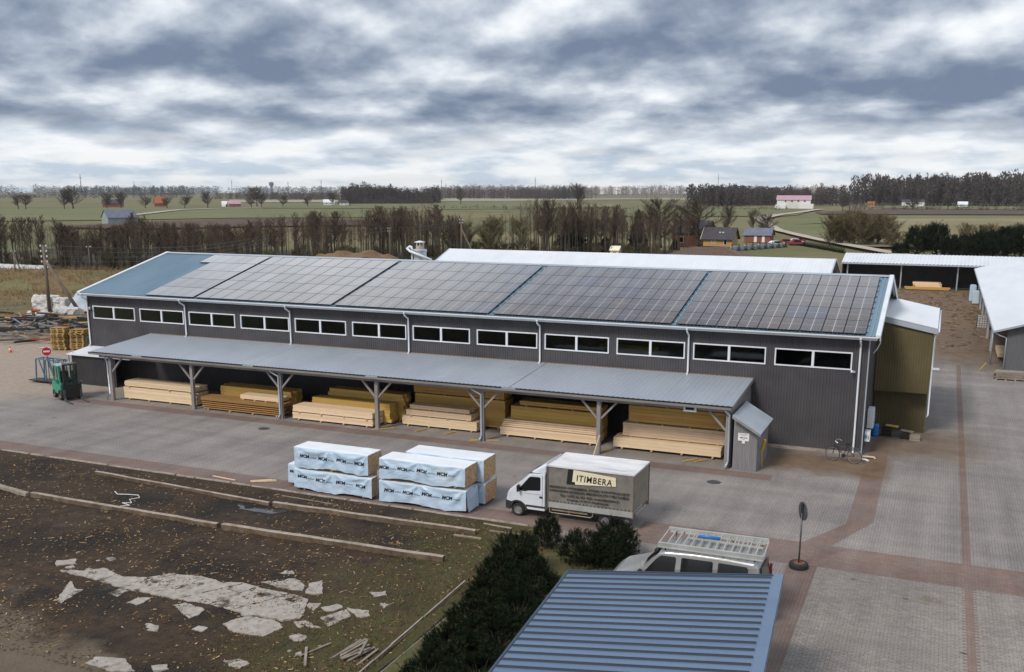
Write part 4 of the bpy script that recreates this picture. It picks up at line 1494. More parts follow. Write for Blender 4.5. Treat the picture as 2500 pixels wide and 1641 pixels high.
def bundle(label, x0, x1, yf, depth, z0, z1, layers, mt, cols=5, jag=.035, gap=.004, step=0.0, skip=0.0, bear=True, name='lumber_bundle', group=None):
    """a stack of boards lying along X; every board is a mesh of its own"""
    t = T(name, label, 'lumber', (x0, yf, 0), 0, group)
    lh = (z1 - z0) / layers
    cw = depth / cols
    for l in range(layers):
        for c in range(cols):
            hidden = 0 < c < cols - 1 and 0 < l < layers - 1 and c > 1
            if hidden and rl_.random() < .0:
                continue
            if rl_.random() < skip:
                continue
            a, b = rl_.uniform(0, jag), rl_.uniform(0, jag)
            y = c * cw + step * l + rl_.uniform(0, .02)
            link('plank', PLK[mt.name], t, (a, y, z0 + l * lh), (0, 0, 0), (x1 - x0 - a - b, cw - .01 - rl_.uniform(0, .012), lh - gap - rl_.uniform(0, .004)))
    if bear:
        for k in (.08, .36, .64, .92):
            link('bearer', BRG, t, ((x1 - x0) * k, -rl_.uniform(.02, .12), z0 - .075), (0, 0, 0), (.08, depth + .1, .07))
    return t


bundle('pale lumber bundle lying lowest in the leftmost canopy bay', 6.38, 12.0, -4.32, 1.1, .10, .78, 5, wood_pale, cols=7)
bundle('thin pale bundle on top of the leftmost stack under the canopy', 6.40, 11.95, -4.30, 1.1, .85, 1.15, 3, wood_pale, cols=7, jag=.12)
bundle('dark loose boards spaced with sticks, lowest in the second canopy bay from the left', 12.68, 18.4, -4.72, 1.1, .10, .56, 4, wood_dark, cols=5, gap=.06, jag=.15)
bundle('thick orange-brown timbers lying across the dark boards in the second bay', 12.66, 18.35, -4.74, 1.0, .57, .76, 1, wood_dark, cols=5, bear=False)
bundle('shade-toned golden lumber bundle at the rear of the second canopy bay', 12.95, 18.2, -3.5, 1.1, .10, 1.24, 6, wood_gold_and_shade, cols=6, jag=.2)
bundle('short pale bundle on top of the orange timbers in the second bay', 15.3, 18.1, -4.45, .8, .82, 1.06, 3, wood_pale, cols=5)
bundle('pale lumber bundle on the ground in the third canopy bay', 19.1, 24.3, -4.78, 1.1, .10, .44, 3, wood_pale, cols=7)
bundle('pale bundle resting on the ground bundle in the third bay', 19.12, 24.28, -4.76, 1.1, .49, .82, 3, wood_pale, cols=7)
bundle('stepped shade-toned golden bundle behind the pale pair in the third bay', 19.6, 24.75, -3.62, .8, .10, 1.12, 6, wood_gold_and_shade, cols=4, jag=.1)
bundle('uneven shade-toned golden boards topping the rear of the third bay', 20.1, 25.2, -2.75, .9, .10, 1.52, 7, wood_gold_and_shade, cols=4, jag=.25, skip=.03)
bundle('pale lumber bundle lying lowest at the front of the fourth bay', 25.35, 29.85, -3.50, 1.0, .10, .56, 4, wood_pale, cols=6)
bundle('pale middle bundle of the front stack in the fourth bay', 25.55, 29.5, -3.42, .95, .61, .90, 3, wood_pale, cols=6)
bundle('narrow top bundle of the front stack in the fourth bay', 25.62, 29.35, -3.30, .8, .95, 1.16, 2, wood_pale, cols=5, jag=.2)
bundle('tallest shade-toned golden stack at the rear of the fourth bay, up to the roof', 25.5, 30.95, -2.30, 1.1, .10, 1.60, 9, wood_gold_and_shade, cols=5)
bundle('shade-toned golden bundle capping the tallest rear stack in the fourth bay', 25.45, 30.9, -2.32, 1.1, 1.66, 2.72, 7, wood_gold_and_shade, cols=5)
bundle('pale bundle lowest at the front of the fifth bay', 31.2, 36.55, -3.55, 1.0, .12, .52, 4, wood_pale, cols=6)
bundle('stepped pale boards on the front bundle of the fifth bay', 31.26, 36.52, -3.50, .6, .55, .86, 4, wood_pale, cols=3, step=.10, bear=False)
bundle('shade-toned golden bundle behind the stepped boards in the fifth bay', 31.5, 36.5, -2.85, 1.0, .12, 1.52, 8, wood_gold_and_shade, cols=5)
bundle('thin pale bundle on top of the shade-toned golden stack in the fifth bay', 31.95, 36.5, -2.75, .9, 1.58, 1.80, 2, wood_gold_and_shade, cols=5)
bundle('pale bundle lowest in the bay beside the board shed', 37.38, 42.72, -3.68, 1.1, .14, .62, 3, wood_pale, cols=7)
bundle('honey-coloured middle bundle in the bay beside the board shed', 37.75, 42.85, -3.34, 1.1, .66, 1.32, 5, wood_pale, cols=6)
bundle('shade-toned golden bundle near the top of the bay beside the board shed', 38.0, 42.75, -3.22, 1.1, 1.38, 2.18, 5, wood_gold_and_shade, cols=6)
bundle('topmost shade-toned golden bundle under the roof beside the board shed', 38.3, 42.7, -3.1, 1.1, 2.24, 2.58, 2, wood_gold_and_shade, cols=6)

# loose battens on the paving in front of the stacks
bat_me = MB().box((-.5, -.5, 0), (.5, .5, 1)).mesh('loose_batten', wood_gold_and_shade)
for i, (x, y, a, l, lb) in enumerate([(24.9, -4.7, .75, 1.2, 'yellow batten on the paving left of the fourth bay post'), (26.9, -4.2, 1.25, .8, 'short batten sticking out under the fourth bay bundle'), (28.6, -4.1, 1.15, .7, 'second short batten under the fourth bay bundle'),
                                       (30.9, -4.75, .35, 1.5, 'longest yellow batten at the foot of the fifth post'), (30.6, -5.0, .8, .9, 'short batten leaning into the puddle by the fifth post'), (37.1, -4.35, 1.0, .9, 'batten under the left end of the bundle beside the board shed'),
                                       (41.4, -4.35, .95, .9, 'pale batten under the bundle beside the board shed'), (41.9, -4.2, 1.0, .8, 'dark batten right of the pale one by the board shed')]):
    o = link('loose_batten', bat_me, None, (x, y, .012), (0, 0, a), (l, .07, .045))
    tag(o, lb, 'batten', 'battens in front of the lumber')
o = MB().bar((36.95, -5.3, .02), (37.13, -5.02, .98), .05, .07).build('leaning_board', wood_pale)
tag(o, 'pale board leaning against the sixth canopy post', 'board')
# dark wet patches at the downpipe outlets and manholes
for i, (x, y, r) in enumerate([(19.0, -7.2, .30), (43.2, -7.4, .30), (37.9, -6.2, .5)]):
    pts = [(x + r * math.cos(k * .3) * (1 + .1 * math.sin(k * 2.1)), y + r * .9 * math.sin(k * .3), .0095) for k in range(21)]
    if i < 2:
        mb = MB().prism([(p[0], p[1], .004) for p in pts], (0, 0, .016))
        mb.lathe([(r * .8, .021), (r * .8, .026), (r * .62, .026), (r * .62, .021)], 20, 0, (x, y, 0))
        tag(mb.build('manhole_cover', dark_steel), ('round dark manhole cover in front of the third bay', 'round dark manhole cover behind the lorry, near the board shed')[i], 'manhole')

# ================================================================ foil-wrapped packs
def wrapped(label, x0, x1, yf, yb, z0, z1, seed, end='open', texts=4, tx=None, group='foil-wrapped lumber packs by the mud'):
    t = T('wrapped_lumber_pack', label, 'lumber pack', (x0, yf, 0), 0, group)
    L, Dp, Hh = x1 - x0, yb - yf, z1 - z0
    anch = [.02, .49 + .02 * math.sin(seed), .98]

    def fold(u, v):                               # u along, v up 0..1 ; returns how far the foil stands off
        s_ = 0
        for i, a in enumerate(anch):
            dx, dz = (u - a) * L, (1.04 - v) * Hh
            r = math.hypot(dx, dz) + .001
            th = math.atan2(dx, dz)
            w = math.exp(-((r - .55) / .55) ** 2)
            s_ += w * (abs(math.sin(th * (3.2 + .4 * i) + seed + .35 * noise.noise(Vector((u * 4, v * 3, seed))))) ** 3)
        p = Vector((u * L * 1.3, v * 2.2, seed * 3.3))
        s_ += .45 * noise.noise(p * 1.6) + .22 * noise.noise(p * 4.5)
        edge = min(1, u * 14, (1 - u) * 14) * min(1, (1 - v) * 7)
        return .055 * s_ * (.25 + .75 * edge) + .05 * (1 - v) ** 2 * (.4 + .6 * noise.noise(Vector((u * 7, seed, 0))))

    def hem(u):
        return .05 + .05 * math.sin(u * 9 + seed) + .035 * noise.noise(Vector((u * 12, seed, 3)))

    def fy(u, v):
        return -max(-.01, fold(u, v)) - .012

    def front(u, v):
        z = z0 + hem(u) * (1 - v) + Hh * v * (1 - 0)
        return (u * L, fy(u, v) if v < .999 else 0, min(z, z1) - (.012 * abs(math.sin(u * 7 + seed)) if v > .99 else 0))
    mb = MB()
    mb.grid(front, 90, 26, 0)
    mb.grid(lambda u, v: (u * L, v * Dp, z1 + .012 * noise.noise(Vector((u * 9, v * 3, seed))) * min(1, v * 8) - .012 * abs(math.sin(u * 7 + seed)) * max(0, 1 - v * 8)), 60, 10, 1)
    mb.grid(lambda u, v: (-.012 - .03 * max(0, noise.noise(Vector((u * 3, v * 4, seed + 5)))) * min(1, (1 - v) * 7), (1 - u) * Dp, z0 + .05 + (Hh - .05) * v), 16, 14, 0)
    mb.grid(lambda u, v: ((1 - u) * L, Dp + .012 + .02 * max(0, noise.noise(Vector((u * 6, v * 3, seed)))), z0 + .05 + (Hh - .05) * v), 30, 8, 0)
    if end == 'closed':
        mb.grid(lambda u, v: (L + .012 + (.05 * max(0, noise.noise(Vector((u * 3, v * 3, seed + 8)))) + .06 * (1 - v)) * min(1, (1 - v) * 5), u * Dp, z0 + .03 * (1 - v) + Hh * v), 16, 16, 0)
    mb.build('foil', [foil, foil_lit_top], t, smooth=True)
    mb = MB()
    mb.box((.02, .02, z0 + .06), (L - .03, Dp - .02, z1 - .02))
    mb.build('core', wood_end, t)
    if end == 'open':
        mb = MB()
        nr, nc = int(Hh / .055), 9
        for r in range(nr):
            for c in range(nc):
                y, z = .02 + c * (Dp - .04) / nc, z0 + .07 + r * (Hh - .1) / nr
                mb.box((L - .05, y + .004, z + .004), (L - .012 + rl_.uniform(-.014, .014), y + (Dp - .04) / nc - .004, z + (Hh - .1) / nr - .004))
        mb.build('board_ends', wood_end, t)
    for k in (.12, .5, .88):
        mb = MB().box((L * k - .04, .02, max(0, z0 - .0)), (L * k + .04, Dp - .02, z0 + .055))
        mb.build('bearer', wood_end, t)
    # print on the foil, following its folds
    for k in range(texts):
        u0 = (tx or (.10, .36, .63, .86))[k]
        vv = .52 - .03 * (k % 2) + .03 * math.sin(seed + k)
        for (s_, sz, dx, mt_, bo) in (('MCM', .205, 0, print_black, .008), ('timber', .120, .50, print_teal, .002)):
            me = text_mesh(s_, sz, bold=bo, shear=.15, ext=0)
            dead = False
            for v in me.vertices:
                uu = u0 + (v.co.x + dx) / L
                if uu > .995:
                    dead = True
                    uu = .995
                wv = vv + (v.co.y - v.co.x * .03) / Hh
                q = front(min(uu, .995), wv)
                v.co = (uu * L, q[1] - .007, z0 + hem(uu) * (1 - wv) + Hh * wv)
            me.materials.clear()
            me.materials.append(mt_)
            if dead and dx:
                continue
            link('lettering', me, t)
    return t


wrapped('narrow foil-wrapped lumber pack lowest in the left stack, nearest the mud', 27.10, 30.92, -15.70, -15.26, .05, .93, 1.0, tx=(.05, .29, .55, .80))
wrapped('foil-wrapped lumber pack sticking out at the left behind the lowest front pack', 26.45, 30.3, -15.22, -14.3, .05, .95, 2.3, texts=1, tx=(.02,))
wrapped('foil-wrapped lumber pack on top of the left stack', 27.12, 30.75, -15.66, -14.62, 1.0, 1.88, 3.1, tx=(.08, .33, .58, .82))
wrapped('foil-wrapped lumber pack with closed end, lowest in the right stack', 31.28, 35.22, -15.72, -14.70, .05, .93, 4.4, end='closed', tx=(.06, .28, .50, .73))
wrapped('front foil-wrapped lumber pack on top of the right stack', 31.30, 35.18, -15.70, -14.62, 1.0, 1.86, 5.2, texts=4, tx=(.0, .22, .45, .68))
wrapped('rear lower foil-wrapped lumber pack of the right stack', 31.95, 35.5, -14.52, -13.45, .05, .93, 6.6, texts=0)
wrapped('rear foil-wrapped lumber pack on top of the right stack', 31.9, 35.45, -14.55, -13.45, 1.0, 1.93, 7.7, texts=0)

# ================================================================ concrete beams and timber lying in the mud
beam_dirt = mat('beam_dirt', (.15, .105, .070), (.085, .058, .038), sc=3, rough=.95, c3=(.22, .17, .125), sc3=1.5)


def beam(label, a, b, w, h, seed, mt=concrete, nm='concrete_beam', z=0.0):
    a, b = Vector((*a, 0)), Vector((*b, 0))
    n = max(4, int((b - a).length / .5))
    d = (b - a).normalized()
    nr = Vector((-d.y, d.x, 0))
    vs = []
    for i in range(n + 1):
        p = a.lerp(b, i / n) + nr * .05 * noise.noise(Vector((i * .31, seed, 0)))
        zt = h * (1 + .06 * noise.noise(Vector((i * .5, seed, 5))))
        ww = w * (1 + .12 * noise.noise(Vector((i * .9, seed, 8))))
        c = .02
        for (o_, zz_) in ((-ww / 2, z - .05), (-ww / 2, z + zt - c), (-ww / 2 + c, z + zt), (ww / 2 - c, z + zt), (ww / 2, z + zt - c), (ww / 2, z - .05)):
            q = p + nr * o_
            vs.append((q.x, q.y, zz_))
    fs = []
    for i in range(n):
        fs += [(i * 6 + k, i * 6 + k + 1, (i + 1) * 6 + k + 1, (i + 1) * 6 + k) for k in range(5)]
    fs += [tuple(range(6)), tuple(range(n * 6 + 5, n * 6 - 1, -1))]
    mb = MB().add(vs, fs)
    if mt is concrete:          # mud-caked flanks, bare worn top
        mb.m = [1 if (i % 5 in (0, 4) and i < 5 * n) or i >= 5 * n else 0 for i in range(len(fs))]
    return tag(mb.build(nm, [mt, beam_dirt] if mt is concrete else mt), label, 'beam')


beam('long concrete beam between kerb and puddle, left piece of the upper row', (17.6, -17.38), (27.5, -17.98), .13, .16, 1)
beam('concrete beam right of the puddle, end piece of the upper row', (27.68, -17.95), (36.6, -17.72), .16, .20, 2)
beam('concrete beam in the mud, left piece of the lower row', (17.75, -20.95), (27.4, -20.97), .17, .20, 3)
beam('concrete beam ending at the grass, right piece of the lower row', (27.64, -20.99), (36.8, -20.70), .19, .23, 4)
beam('weathered log at the left end of the lower beam row', (14.0, -20.4), (17.55, -20.98), .20, .16, 5, wood_grey, 'log')
beam('short pale plank at the left edge of the mud', (15.0, -21.9), (17.3, -22.3), .22, .05, 6, wood_grey, 'plank', .03)
beam('thin pale lath on the mud beside the packs', (27.2, -16.75), (29.9, -16.9), .06, .04, 7, wood_grey, 'lath', .03)
beam('thin lath beside the right end of the upper beam row', (35.9, -18.15), (37.0, -18.1), .05, .04, 8, wood_grey, 'lath', .03)
beam('broken kerb piece in the grass before the lorry', (36.4, -16.6), (37.6, -16.7), .10, .06, 9, concrete, 'kerb_piece', .02)
beam('flat lath in the grass before the lorry', (36.9, -17.2), (38.1, -17.1), .07, .03, 10, wood_grey, 'lath', .03)
# scattered offcuts
st = [((36.49, -28.56), (36.81, -27.62), .0), ((36.41, -28.15), (37.02, -29.09), .06), ((37.35, -28.36), (37.48, -27.04), .0), ((37.45, -27.97), (37.62, -27.0), .03), ((37.55, -28.2), (37.72, -27.2), .05), ((38.01, -28.0), (37.74, -27.14), .09),
      ((37.86, -28.33), (38.1, -27.34), .02), ((38.19, -28.39), (38.22, -27.36), .0), ((37.7, -28.35), (38.05, -27.5), .06), ((37.62, -28.3), (37.9, -27.3), .04)]
for i, (a, b, z) in enumerate(st):
    o = MB().bar((*a, z + .05), (*b, z + .06), .07, .03).build('offcut', wood_grey)
    tag(o, ('long offcut of the crossed pair in the mud', 'short offcut lying over the crossed pair in the mud')[i] if i < 2 else 'grey offcut in the heap on the mud before the shrubs', 'offcut', None if i < 2 else 'heap of grey offcuts')
for i, (a, b) in enumerate([((24.6, -15.5), (25.4, -15.0)), ((24.7, -15.6), (25.7, -15.1)), ((24.8, -15.6), (25.55, -14.95)), ((22.6, -15.55), (24.0, -15.75))]):
    o = MB().bar((*a, .03), (*b, .05), .05, .03).build('lath', wood_pale)
    tag(o, 'pale lath on the red paving left of the foil packs' if i < 3 else 'single thin lath on the kerb, left of the lath heap', 'lath', 'laths on the red paving' if i < 3 else None)
# twisted white cord in the rut
cp_ = [(20.3, -19.0), (20.7, -19.25), (21.1, -19.1), (21.6, -19.0), (21.9, -19.25), (21.7, -19.6), (22.1, -19.9), (21.8, -20.1), (22.4, -20.3), (22.1, -20.55), (22.3, -20.75)]
o = MB().tube([(x, y, mh(x, y) + .03) for x, y in cp_], .018, 5).build('cord', white_paint)
tag(o, 'crumpled pale cord lying in the rut', 'cord')
# ================================================================ vehicles and yard gear
def bevelled(mb, off=.03, seg=2, ang=28):
    me = mb.mesh('tmp', [])
    bm = bmesh.new()
    bm.from_mesh(me)
    bpy.data.meshes.remove(me)
    bmesh.ops.remove_doubles(bm, verts=bm.verts, dist=1e-5)
    bmesh.ops.recalc_face_normals(bm, faces=bm.faces)
    es = [e for e in bm.edges if len(e.link_faces) == 2 and e.calc_face_angle() > R(ang)]
    bmesh.ops.bevel(bm, geom=es, offset=off, segments=seg, affect='EDGES', clamp_overlap=True)
    bm.verts.index_update()
    out = MB()
    out.add([v.co[:] for v in bm.verts], [[v.index for v in f.verts] for f in bm.faces])
    bm.free()
    return out


def loft(sections):
    """closed loops of equal length, joined in order and capped"""
    n = len(sections[0])
    vs = [p for s_ in sections for p in s_]
    fs = []
    for i in range(len(sections) - 1):
        fs += [(i * n + k, i * n + (k + 1) % n, (i + 1) * n + (k + 1) % n, (i + 1) * n + k) for k in range(n)]
    fs += [tuple(range(n - 1, -1, -1)), tuple(range((len(sections) - 1) * n, len(sections) * n))]
    return MB().add(vs, fs)


def wheel_meshes(r, w, rim_mat=steel):
    t = MB()
    pr = [(r * .62, -w / 2), (r * .9, -w / 2), (r * .98, -w * .38), (r, -w * .2), (r, w * .2), (r * .98, w * .38), (r * .9, w / 2), (r * .62, w / 2), (r * .60, 0)]
    t.lathe(pr + [pr[0]], 24)
    ri = MB()
    ri.lathe([(r * .62, -w * .46), (r * .56, -w * .46), (r * .52, -w * .20), (r * .34, -w * .26), (r * .16, -w * .36), (r * .001, -w * .36)], 24)
    ri.lathe([(r * .62, w * .46), (r * .50, w * .2), (r * .001, w * .2)], 24)
    for k in range(8):
        a = k * math.pi / 4
        ri.cyl((r * .43 * math.cos(a), r * .43 * math.sin(a), -w * .26), (r * .43 * math.cos(a), r * .43 * math.sin(a), -w * .22), r * .06, n=6)
    M_ = Matrix.Rotation(R(-90), 4, 'X')          # axis along Y, outer face towards -Y
    t.xf(M_.inverted())
    ri.xf(M_.inverted())
    return t.mesh('tyre', rubber, True), ri.mesh('rim', rim_mat, False)


def add_wheel(th, me, loc, flip=False, rz=0):
    w = link('wheel', me[0], th, loc, (0, 0, rz + (math.pi if flip else 0)))
    link('rim', me[1], w)
    return w


# ---------------------------------------------------------------- lorry with tarpaulin body
LB = Vector((39.2, -14.1, 0))
tr = T('tarpaulin_lorry', 'white light lorry with grey lettered tarpaulin body on the red paving', 'lorry', LB)
YL, YR = -15.13, -13.12


def at(mb, name, mats, th=tr, **k):
    return mb.build(name, mats, th, loc=-th.location, **k)


prof = [(36.76, .30), (36.68, .46), (36.66, .64), (36.71, .80), (36.74, .94), (36.82, 1.06), (37.14, 1.30), (37.40, 1.54), (37.66, 1.77), (37.78, 1.83), (38.30, 1.85), (38.30, .34), (37.55, .34), (37.50, .46), (37.36, .58), (37.16, .63), (36.97, .58), (36.86, .46), (36.84, .30)]


def cabsec(y, inset, inx, inz):
    out = []
    for (x, z) in prof:
        xx = x + (inx if x < 37.0 else inx * .4 if x < 37.7 else 0)
        out.append((xx, y, z - (inz if z > 1.6 else 0)))
    return out


yy_ = [(YL, .06, .05), (YL + .07, .0, .0), (YL + .6, -.05, -.02), (YR - .6, -.05, -.02), (YR - .07, 0, 0), (YR, .06, .05)]
mb = loft([cabsec(y, 0, a, b) for (y, a, b) in yy_])
at(bevelled(mb, .018, 2, 40), 'cab', car_white)
# roof wind deflector
mb = loft([[(37.70, y, 1.84 - d), (38.28, y, 2.22 - d * 2), (38.31, y, 2.22 - d * 2), (38.31, y, 1.86)] for y, d in ((YL + .10, .05), (YL + .22, 0), (YR - .22, 0), (YR - .10, .05))])
at(bevelled(mb, .02, 2, 40), 'roof_deflector', car_white)
mb = MB().box((37.64, YL + .03, 1.80), (38.29, YL + .06, 1.83))
at(mb, 'gasket', plastic_black)
# windscreen and side glass
mb = MB().add([(37.155, YL + .12, 1.325), (37.66, YL + .16, 1.785), (37.63, (YL + YR) / 2, 1.80), (37.66, YR - .16, 1.785), (37.155, YR - .12, 1.325), (37.12, (YL + YR) / 2, 1.34)], [(0, 1, 2, 5), (5, 2, 3, 4)])
mb.v = [(x - .018, y, z + .018) for x, y, z in mb.v]
at(mb, 'windscreen', glass_dark)
sw = [(37.22, 1.07), (37.25, 1.17), (37.63, 1.62), (37.70, 1.67), (38.06, 1.69), (38.12, 1.65), (38.12, 1.18), (38.08, 1.145), (37.6, 1.10), (37.5, 1.06)]
for y, s_ in ((YL - .004, 1), (YR + .004, -1)):
    mb = MB().prism([(x, y, z) for x, z in sw], (0, s_ * .02, 0))
    at(mb, 'side_window', glass_dark)
    mb = MB().box((38.08, y - s_ * .012, .85), (38.21, y, .93))
    d = at(mb, 'door_handle', plastic_black)
    mb = MB()
    mb.box((37.20, y - s_ * .22, 1.05), (37.28, y - s_ * .02, 1.33))
    at(bevelled(mb, .025, 2), 'mirror', plastic_black)
    mb = MB().box((38.195, y - s_ * .002, .5), (38.205, y + s_ * .003, 1.78))
    mb.box((37.42, y - s_ * .002, .98), (38.2, y + s_ * .003, .988))
    at(mb, 'door_seam', plastic_black)
    mb = MB().box((37.52, y - s_ * .014, .46), (38.31, y + s_ * .01, .53))
    at(mb, 'side_moulding', plastic_black)
    mb = MB()
    for k in range(10):
        a0, a1 = math.pi * (k / 10), math.pi * ((k + 1) / 10)
        q = lambda a, r: (37.16 - math.cos(a) * r, y - s_ * .02, .27 + math.sin(a) * r)
        mb.prism([q(a0, .33), q(a1, .33), q(a1, .40), q(a0, .40)], (0, s_ * .06, 0))
    at(mb, 'wheel_arch', plastic_black)
    mb = MB().prism([(36.70, y + s_ * .05, .72), (36.86, y - s_ * .002, .74), (36.84, y - s_ * .002, .92), (36.72, y + s_ * .05, .90)], (0, s_ * .03, 0))
    at(mb, 'headlight', headlight_glass)
mb = loft([[(36.60 + d, y, .28), (36.60 + d, y, .60), (36.74, y, .64), (36.92, y, .60), (36.92, y, .28)] for y, d in ((YL - .005, .06), (YL + .15, 0), (YR - .15, 0), (YR + .005, .06))])
at(bevelled(mb, .02, 2), 'bumper', plastic_black)
# load bed
mb = MB().box((38.42, YL - .005, .55), (41.83, YR + .005, .77))
for k in range(5):
    x = 38.42 + k * 3.41 / 4
    mb.box((x - .02, YL - .014, .55), (x + .02, YL - .006, .775))
at(mb, 'drop_side', mat('alu', (.50, .50, .48), (.40, .40, .38), sc=2, rough=.45, metal=.3))
# tarpaulin: bowed sides, sagging roof
rtp = random.Random(5)


def tside(u, v):
    x, z = 38.42 + 3.41 * u, .72 + 1.48 * v
    ins = .012 * math.sin(u * math.pi * 4) ** 2 + .022 * noise.noise(Vector((u * 5, v * 3, 2))) + .012 * noise.noise(Vector((u * 14, v * 6, 5)))
    return x, YL + .0 + ins * min(1, v * 6, (1 - v) * 6 + .15, u * 20 + .1, (1 - u) * 20 + .1), z


mb = MB().grid(tside, 60, 24)
mb.grid(lambda u, v: (41.83 - 3.41 * u, YR - .005, .72 + 1.48 * v), 10, 4)
mb.grid(lambda u, v: (38.42, YR - (YR - YL) * u, .72 + 1.48 * v), 4, 4)
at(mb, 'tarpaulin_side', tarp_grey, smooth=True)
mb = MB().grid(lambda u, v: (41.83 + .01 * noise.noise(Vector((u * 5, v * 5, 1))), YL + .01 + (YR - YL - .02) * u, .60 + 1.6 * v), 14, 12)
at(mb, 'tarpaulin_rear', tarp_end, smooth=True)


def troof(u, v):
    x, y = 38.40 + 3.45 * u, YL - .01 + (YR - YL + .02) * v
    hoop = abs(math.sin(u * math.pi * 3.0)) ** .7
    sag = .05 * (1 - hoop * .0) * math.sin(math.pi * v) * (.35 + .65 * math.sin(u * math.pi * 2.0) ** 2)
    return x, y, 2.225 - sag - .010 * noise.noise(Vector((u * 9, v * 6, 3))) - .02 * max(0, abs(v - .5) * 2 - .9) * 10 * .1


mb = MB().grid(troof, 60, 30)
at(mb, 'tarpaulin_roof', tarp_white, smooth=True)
mb = MB()
for p, q in (((38.41, YL - .008, 2.20), (41.84, YL - .008, 2.20)), ((41.84, YL - .008, 2.20), (41.84, YR + .008, 2.20)), ((38.41, YR + .008, 2.2), (41.84, YR + .008, 2.2)), ((38.41, YL, 2.2), (38.41, YR, 2.2))):
    mb.bar(p, q, .035, .06)
at(mb, 'tarpaulin_hem', tarp_white)
mb = MB()
for (x, y) in ((41.835, YL - .008), (38.425, YL - .008), (41.835, YR + .008), (38.425, YR + .008)):
    mb.box((x - .022, y - .012, .5), (x + .022, y + .012, 2.19))
at(mb, 'corner_post', mat('post_brown', (.13, .10, .08), rough=.7))
mb = MB()
for k in range(23):
    x = 38.50 + k * .15
    mb.box((x, YL - .012, .80), (x + .045, YL + .03, .835))
for k in range(10):
    mb.box((41.845, YL + .0, .85 + k * .13), (41.858, YL + .035, .88 + k * .13))
for k in range(9):
    mb.box((41.84, YL + .2 + k * .2, .68), (41.858, YL + .25 + k * .2, .71))
at(mb, 'lashing_eye', print_black)
# lettering on the side
off = -.034
mb = MB().prism([(39.47, YL + off, 2.14), (41.14, YL + off, 2.03), (41.15, YL + off, 1.69), (39.54, YL + off, 1.58), (39.53, YL + off, 1.68), (39.42, YL + off, 1.68)][::-1], (0, .02, 0))
at(mb, 'sign_panel', sign_cream)
mb = MB()
for k in range(4):
    z = 1.70 + k * .105
    mb.box((39.56, YL + off - .002, z), (41.13, YL + off - .0005, z + .006))
at(mb, 'board_line', wood_gold_and_shade)
mb = MB().prism([(39.25, YL + off, 2.14), (39.47, YL + off, 2.15), (39.41, YL + off, 1.68), (39.53, YL + off, 1.68), (39.54, YL + off, 1.58), (39.19, YL + off, 1.57)][::-1], (0, .02, 0))
at(mb, 'initial', print_black)
me = text_mesh('ITIMBERA', .34, bold=.007, shear=.12, width=1.40, space=1.18)
o = put_text(me, print_black, tr, Vector((39.58, YL + off - .004, 1.735)) - LB, (1, 0, -.03), (0, 0, 1))
for s_, x, z, wd, sz in (('MEDIENOS APDIRBIMAS, STOGŲ KONSTRUKCIJOS', 38.50, 1.36, 3.18, .105), ('KARKASINIAI SKYDINIAI, MEDIENOS STATYBŲ NAMAI', 38.50, 1.215, 3.14, .105), ('Tel.: +370 46 491 828, www.litimbera.lt', 38.92, 1.05, 2.36, .115), ('Kvietiniai, LT-96174 Klaipėdos raj.', 39.22, .915, 1.65, .095)):
    me = text_mesh(s_, sz * 1.15, bold=.004, width=wd)
    put_text(me, print_grey, tr, Vector((x, YL - .031, z)) - LB, (1, 0, .012), (0, 0, 1))
# chassis
mb = MB()
for y in (-14.6, -13.65):
    mb.box((37.6, y - .05, .36), (41.7, y + .05, .52))
mb.box((38.5, -14.9, .38), (39.4, -14.62, .52))
mb.box((40.35, YL + .02, .50), (41.1, YL + .34, .53))
at(mb, 'chassis', plastic_black)
mb = MB()
mb.tube([(38.50, YL + .02, .55), (38.50, YL + .01, .38), (38.56, YL + .01, .34), (40.15, YL + .01, .34), (40.24, YL + .01, .40), (40.25, YL + .02, .55)], .018, 6)
mb.bar((39.30, YL + .01, .34), (39.30, YL + .02, .55), .02)
mb.box((38.55, YL + .10, .40), (40.0, YL + .30, .47))
at(mb, 'side_guard', mat('guard', (.40, .34, .26), (.30, .22, .15), sc=4, rough=.6))
wm = wheel_meshes(.27, .20)
for x, y, fl in ((37.16, YL + .13, False), (37.16, YR - .13, True), (40.72, YL + .16, False), (40.72, YR - .16, True)):
    add_wheel(tr, wm, Vector((x, y, .268)) - LB, fl)
mb = MB().box((41.50, YL + .25, .42), (41.74, YR - .25, .50))
mb.cyl((41.55, YL + .10, .33), (41.55, YL + .15, .33), .09, n=12)
at(mb, 'rear_guard', steel)
mb = MB()
for y in (YL + .05, YR - .25):
    mb.box((41.84, y, .56), (41.86, y + .2, .66))
at(mb, 'tail_light', lead_red)

# ---------------------------------------------------------------- silver van with roof rack
VB = Vector((45.3, -21.0, 0))
va = T('silver_van', 'silver van with ladders on its aluminium roof rack beside the carport', 'van', VB)
VY0, VY1 = -21.88, -20.12
vp = [(43.05, .38), (42.98, .60), (43.02, .92), (43.20, 1.06), (43.75, 1.20), (44.06, 1.33), (44.34, 1.66), (44.56, 1.88), (44.75, 1.94), (45.6, 1.985), (46.6, 1.99), (47.38, 1.96), (47.52, 1.88), (47.62, 1.2), (47.66, .6), (47.64, .35)]


def vsec(y, k):
    out = []
    for (x, z) in vp:
        zz_ = z - (.05 * k if z > 1.7 else 0)
        xx = x + (.10 * k if x < 43.5 else -.05 * k if x > 47.3 else 0)
        inn = .16 * max(0, (z - 1.15) / .85) * k
        out.append((xx, y + (inn if y < -21 else -inn), zz_))
    return out


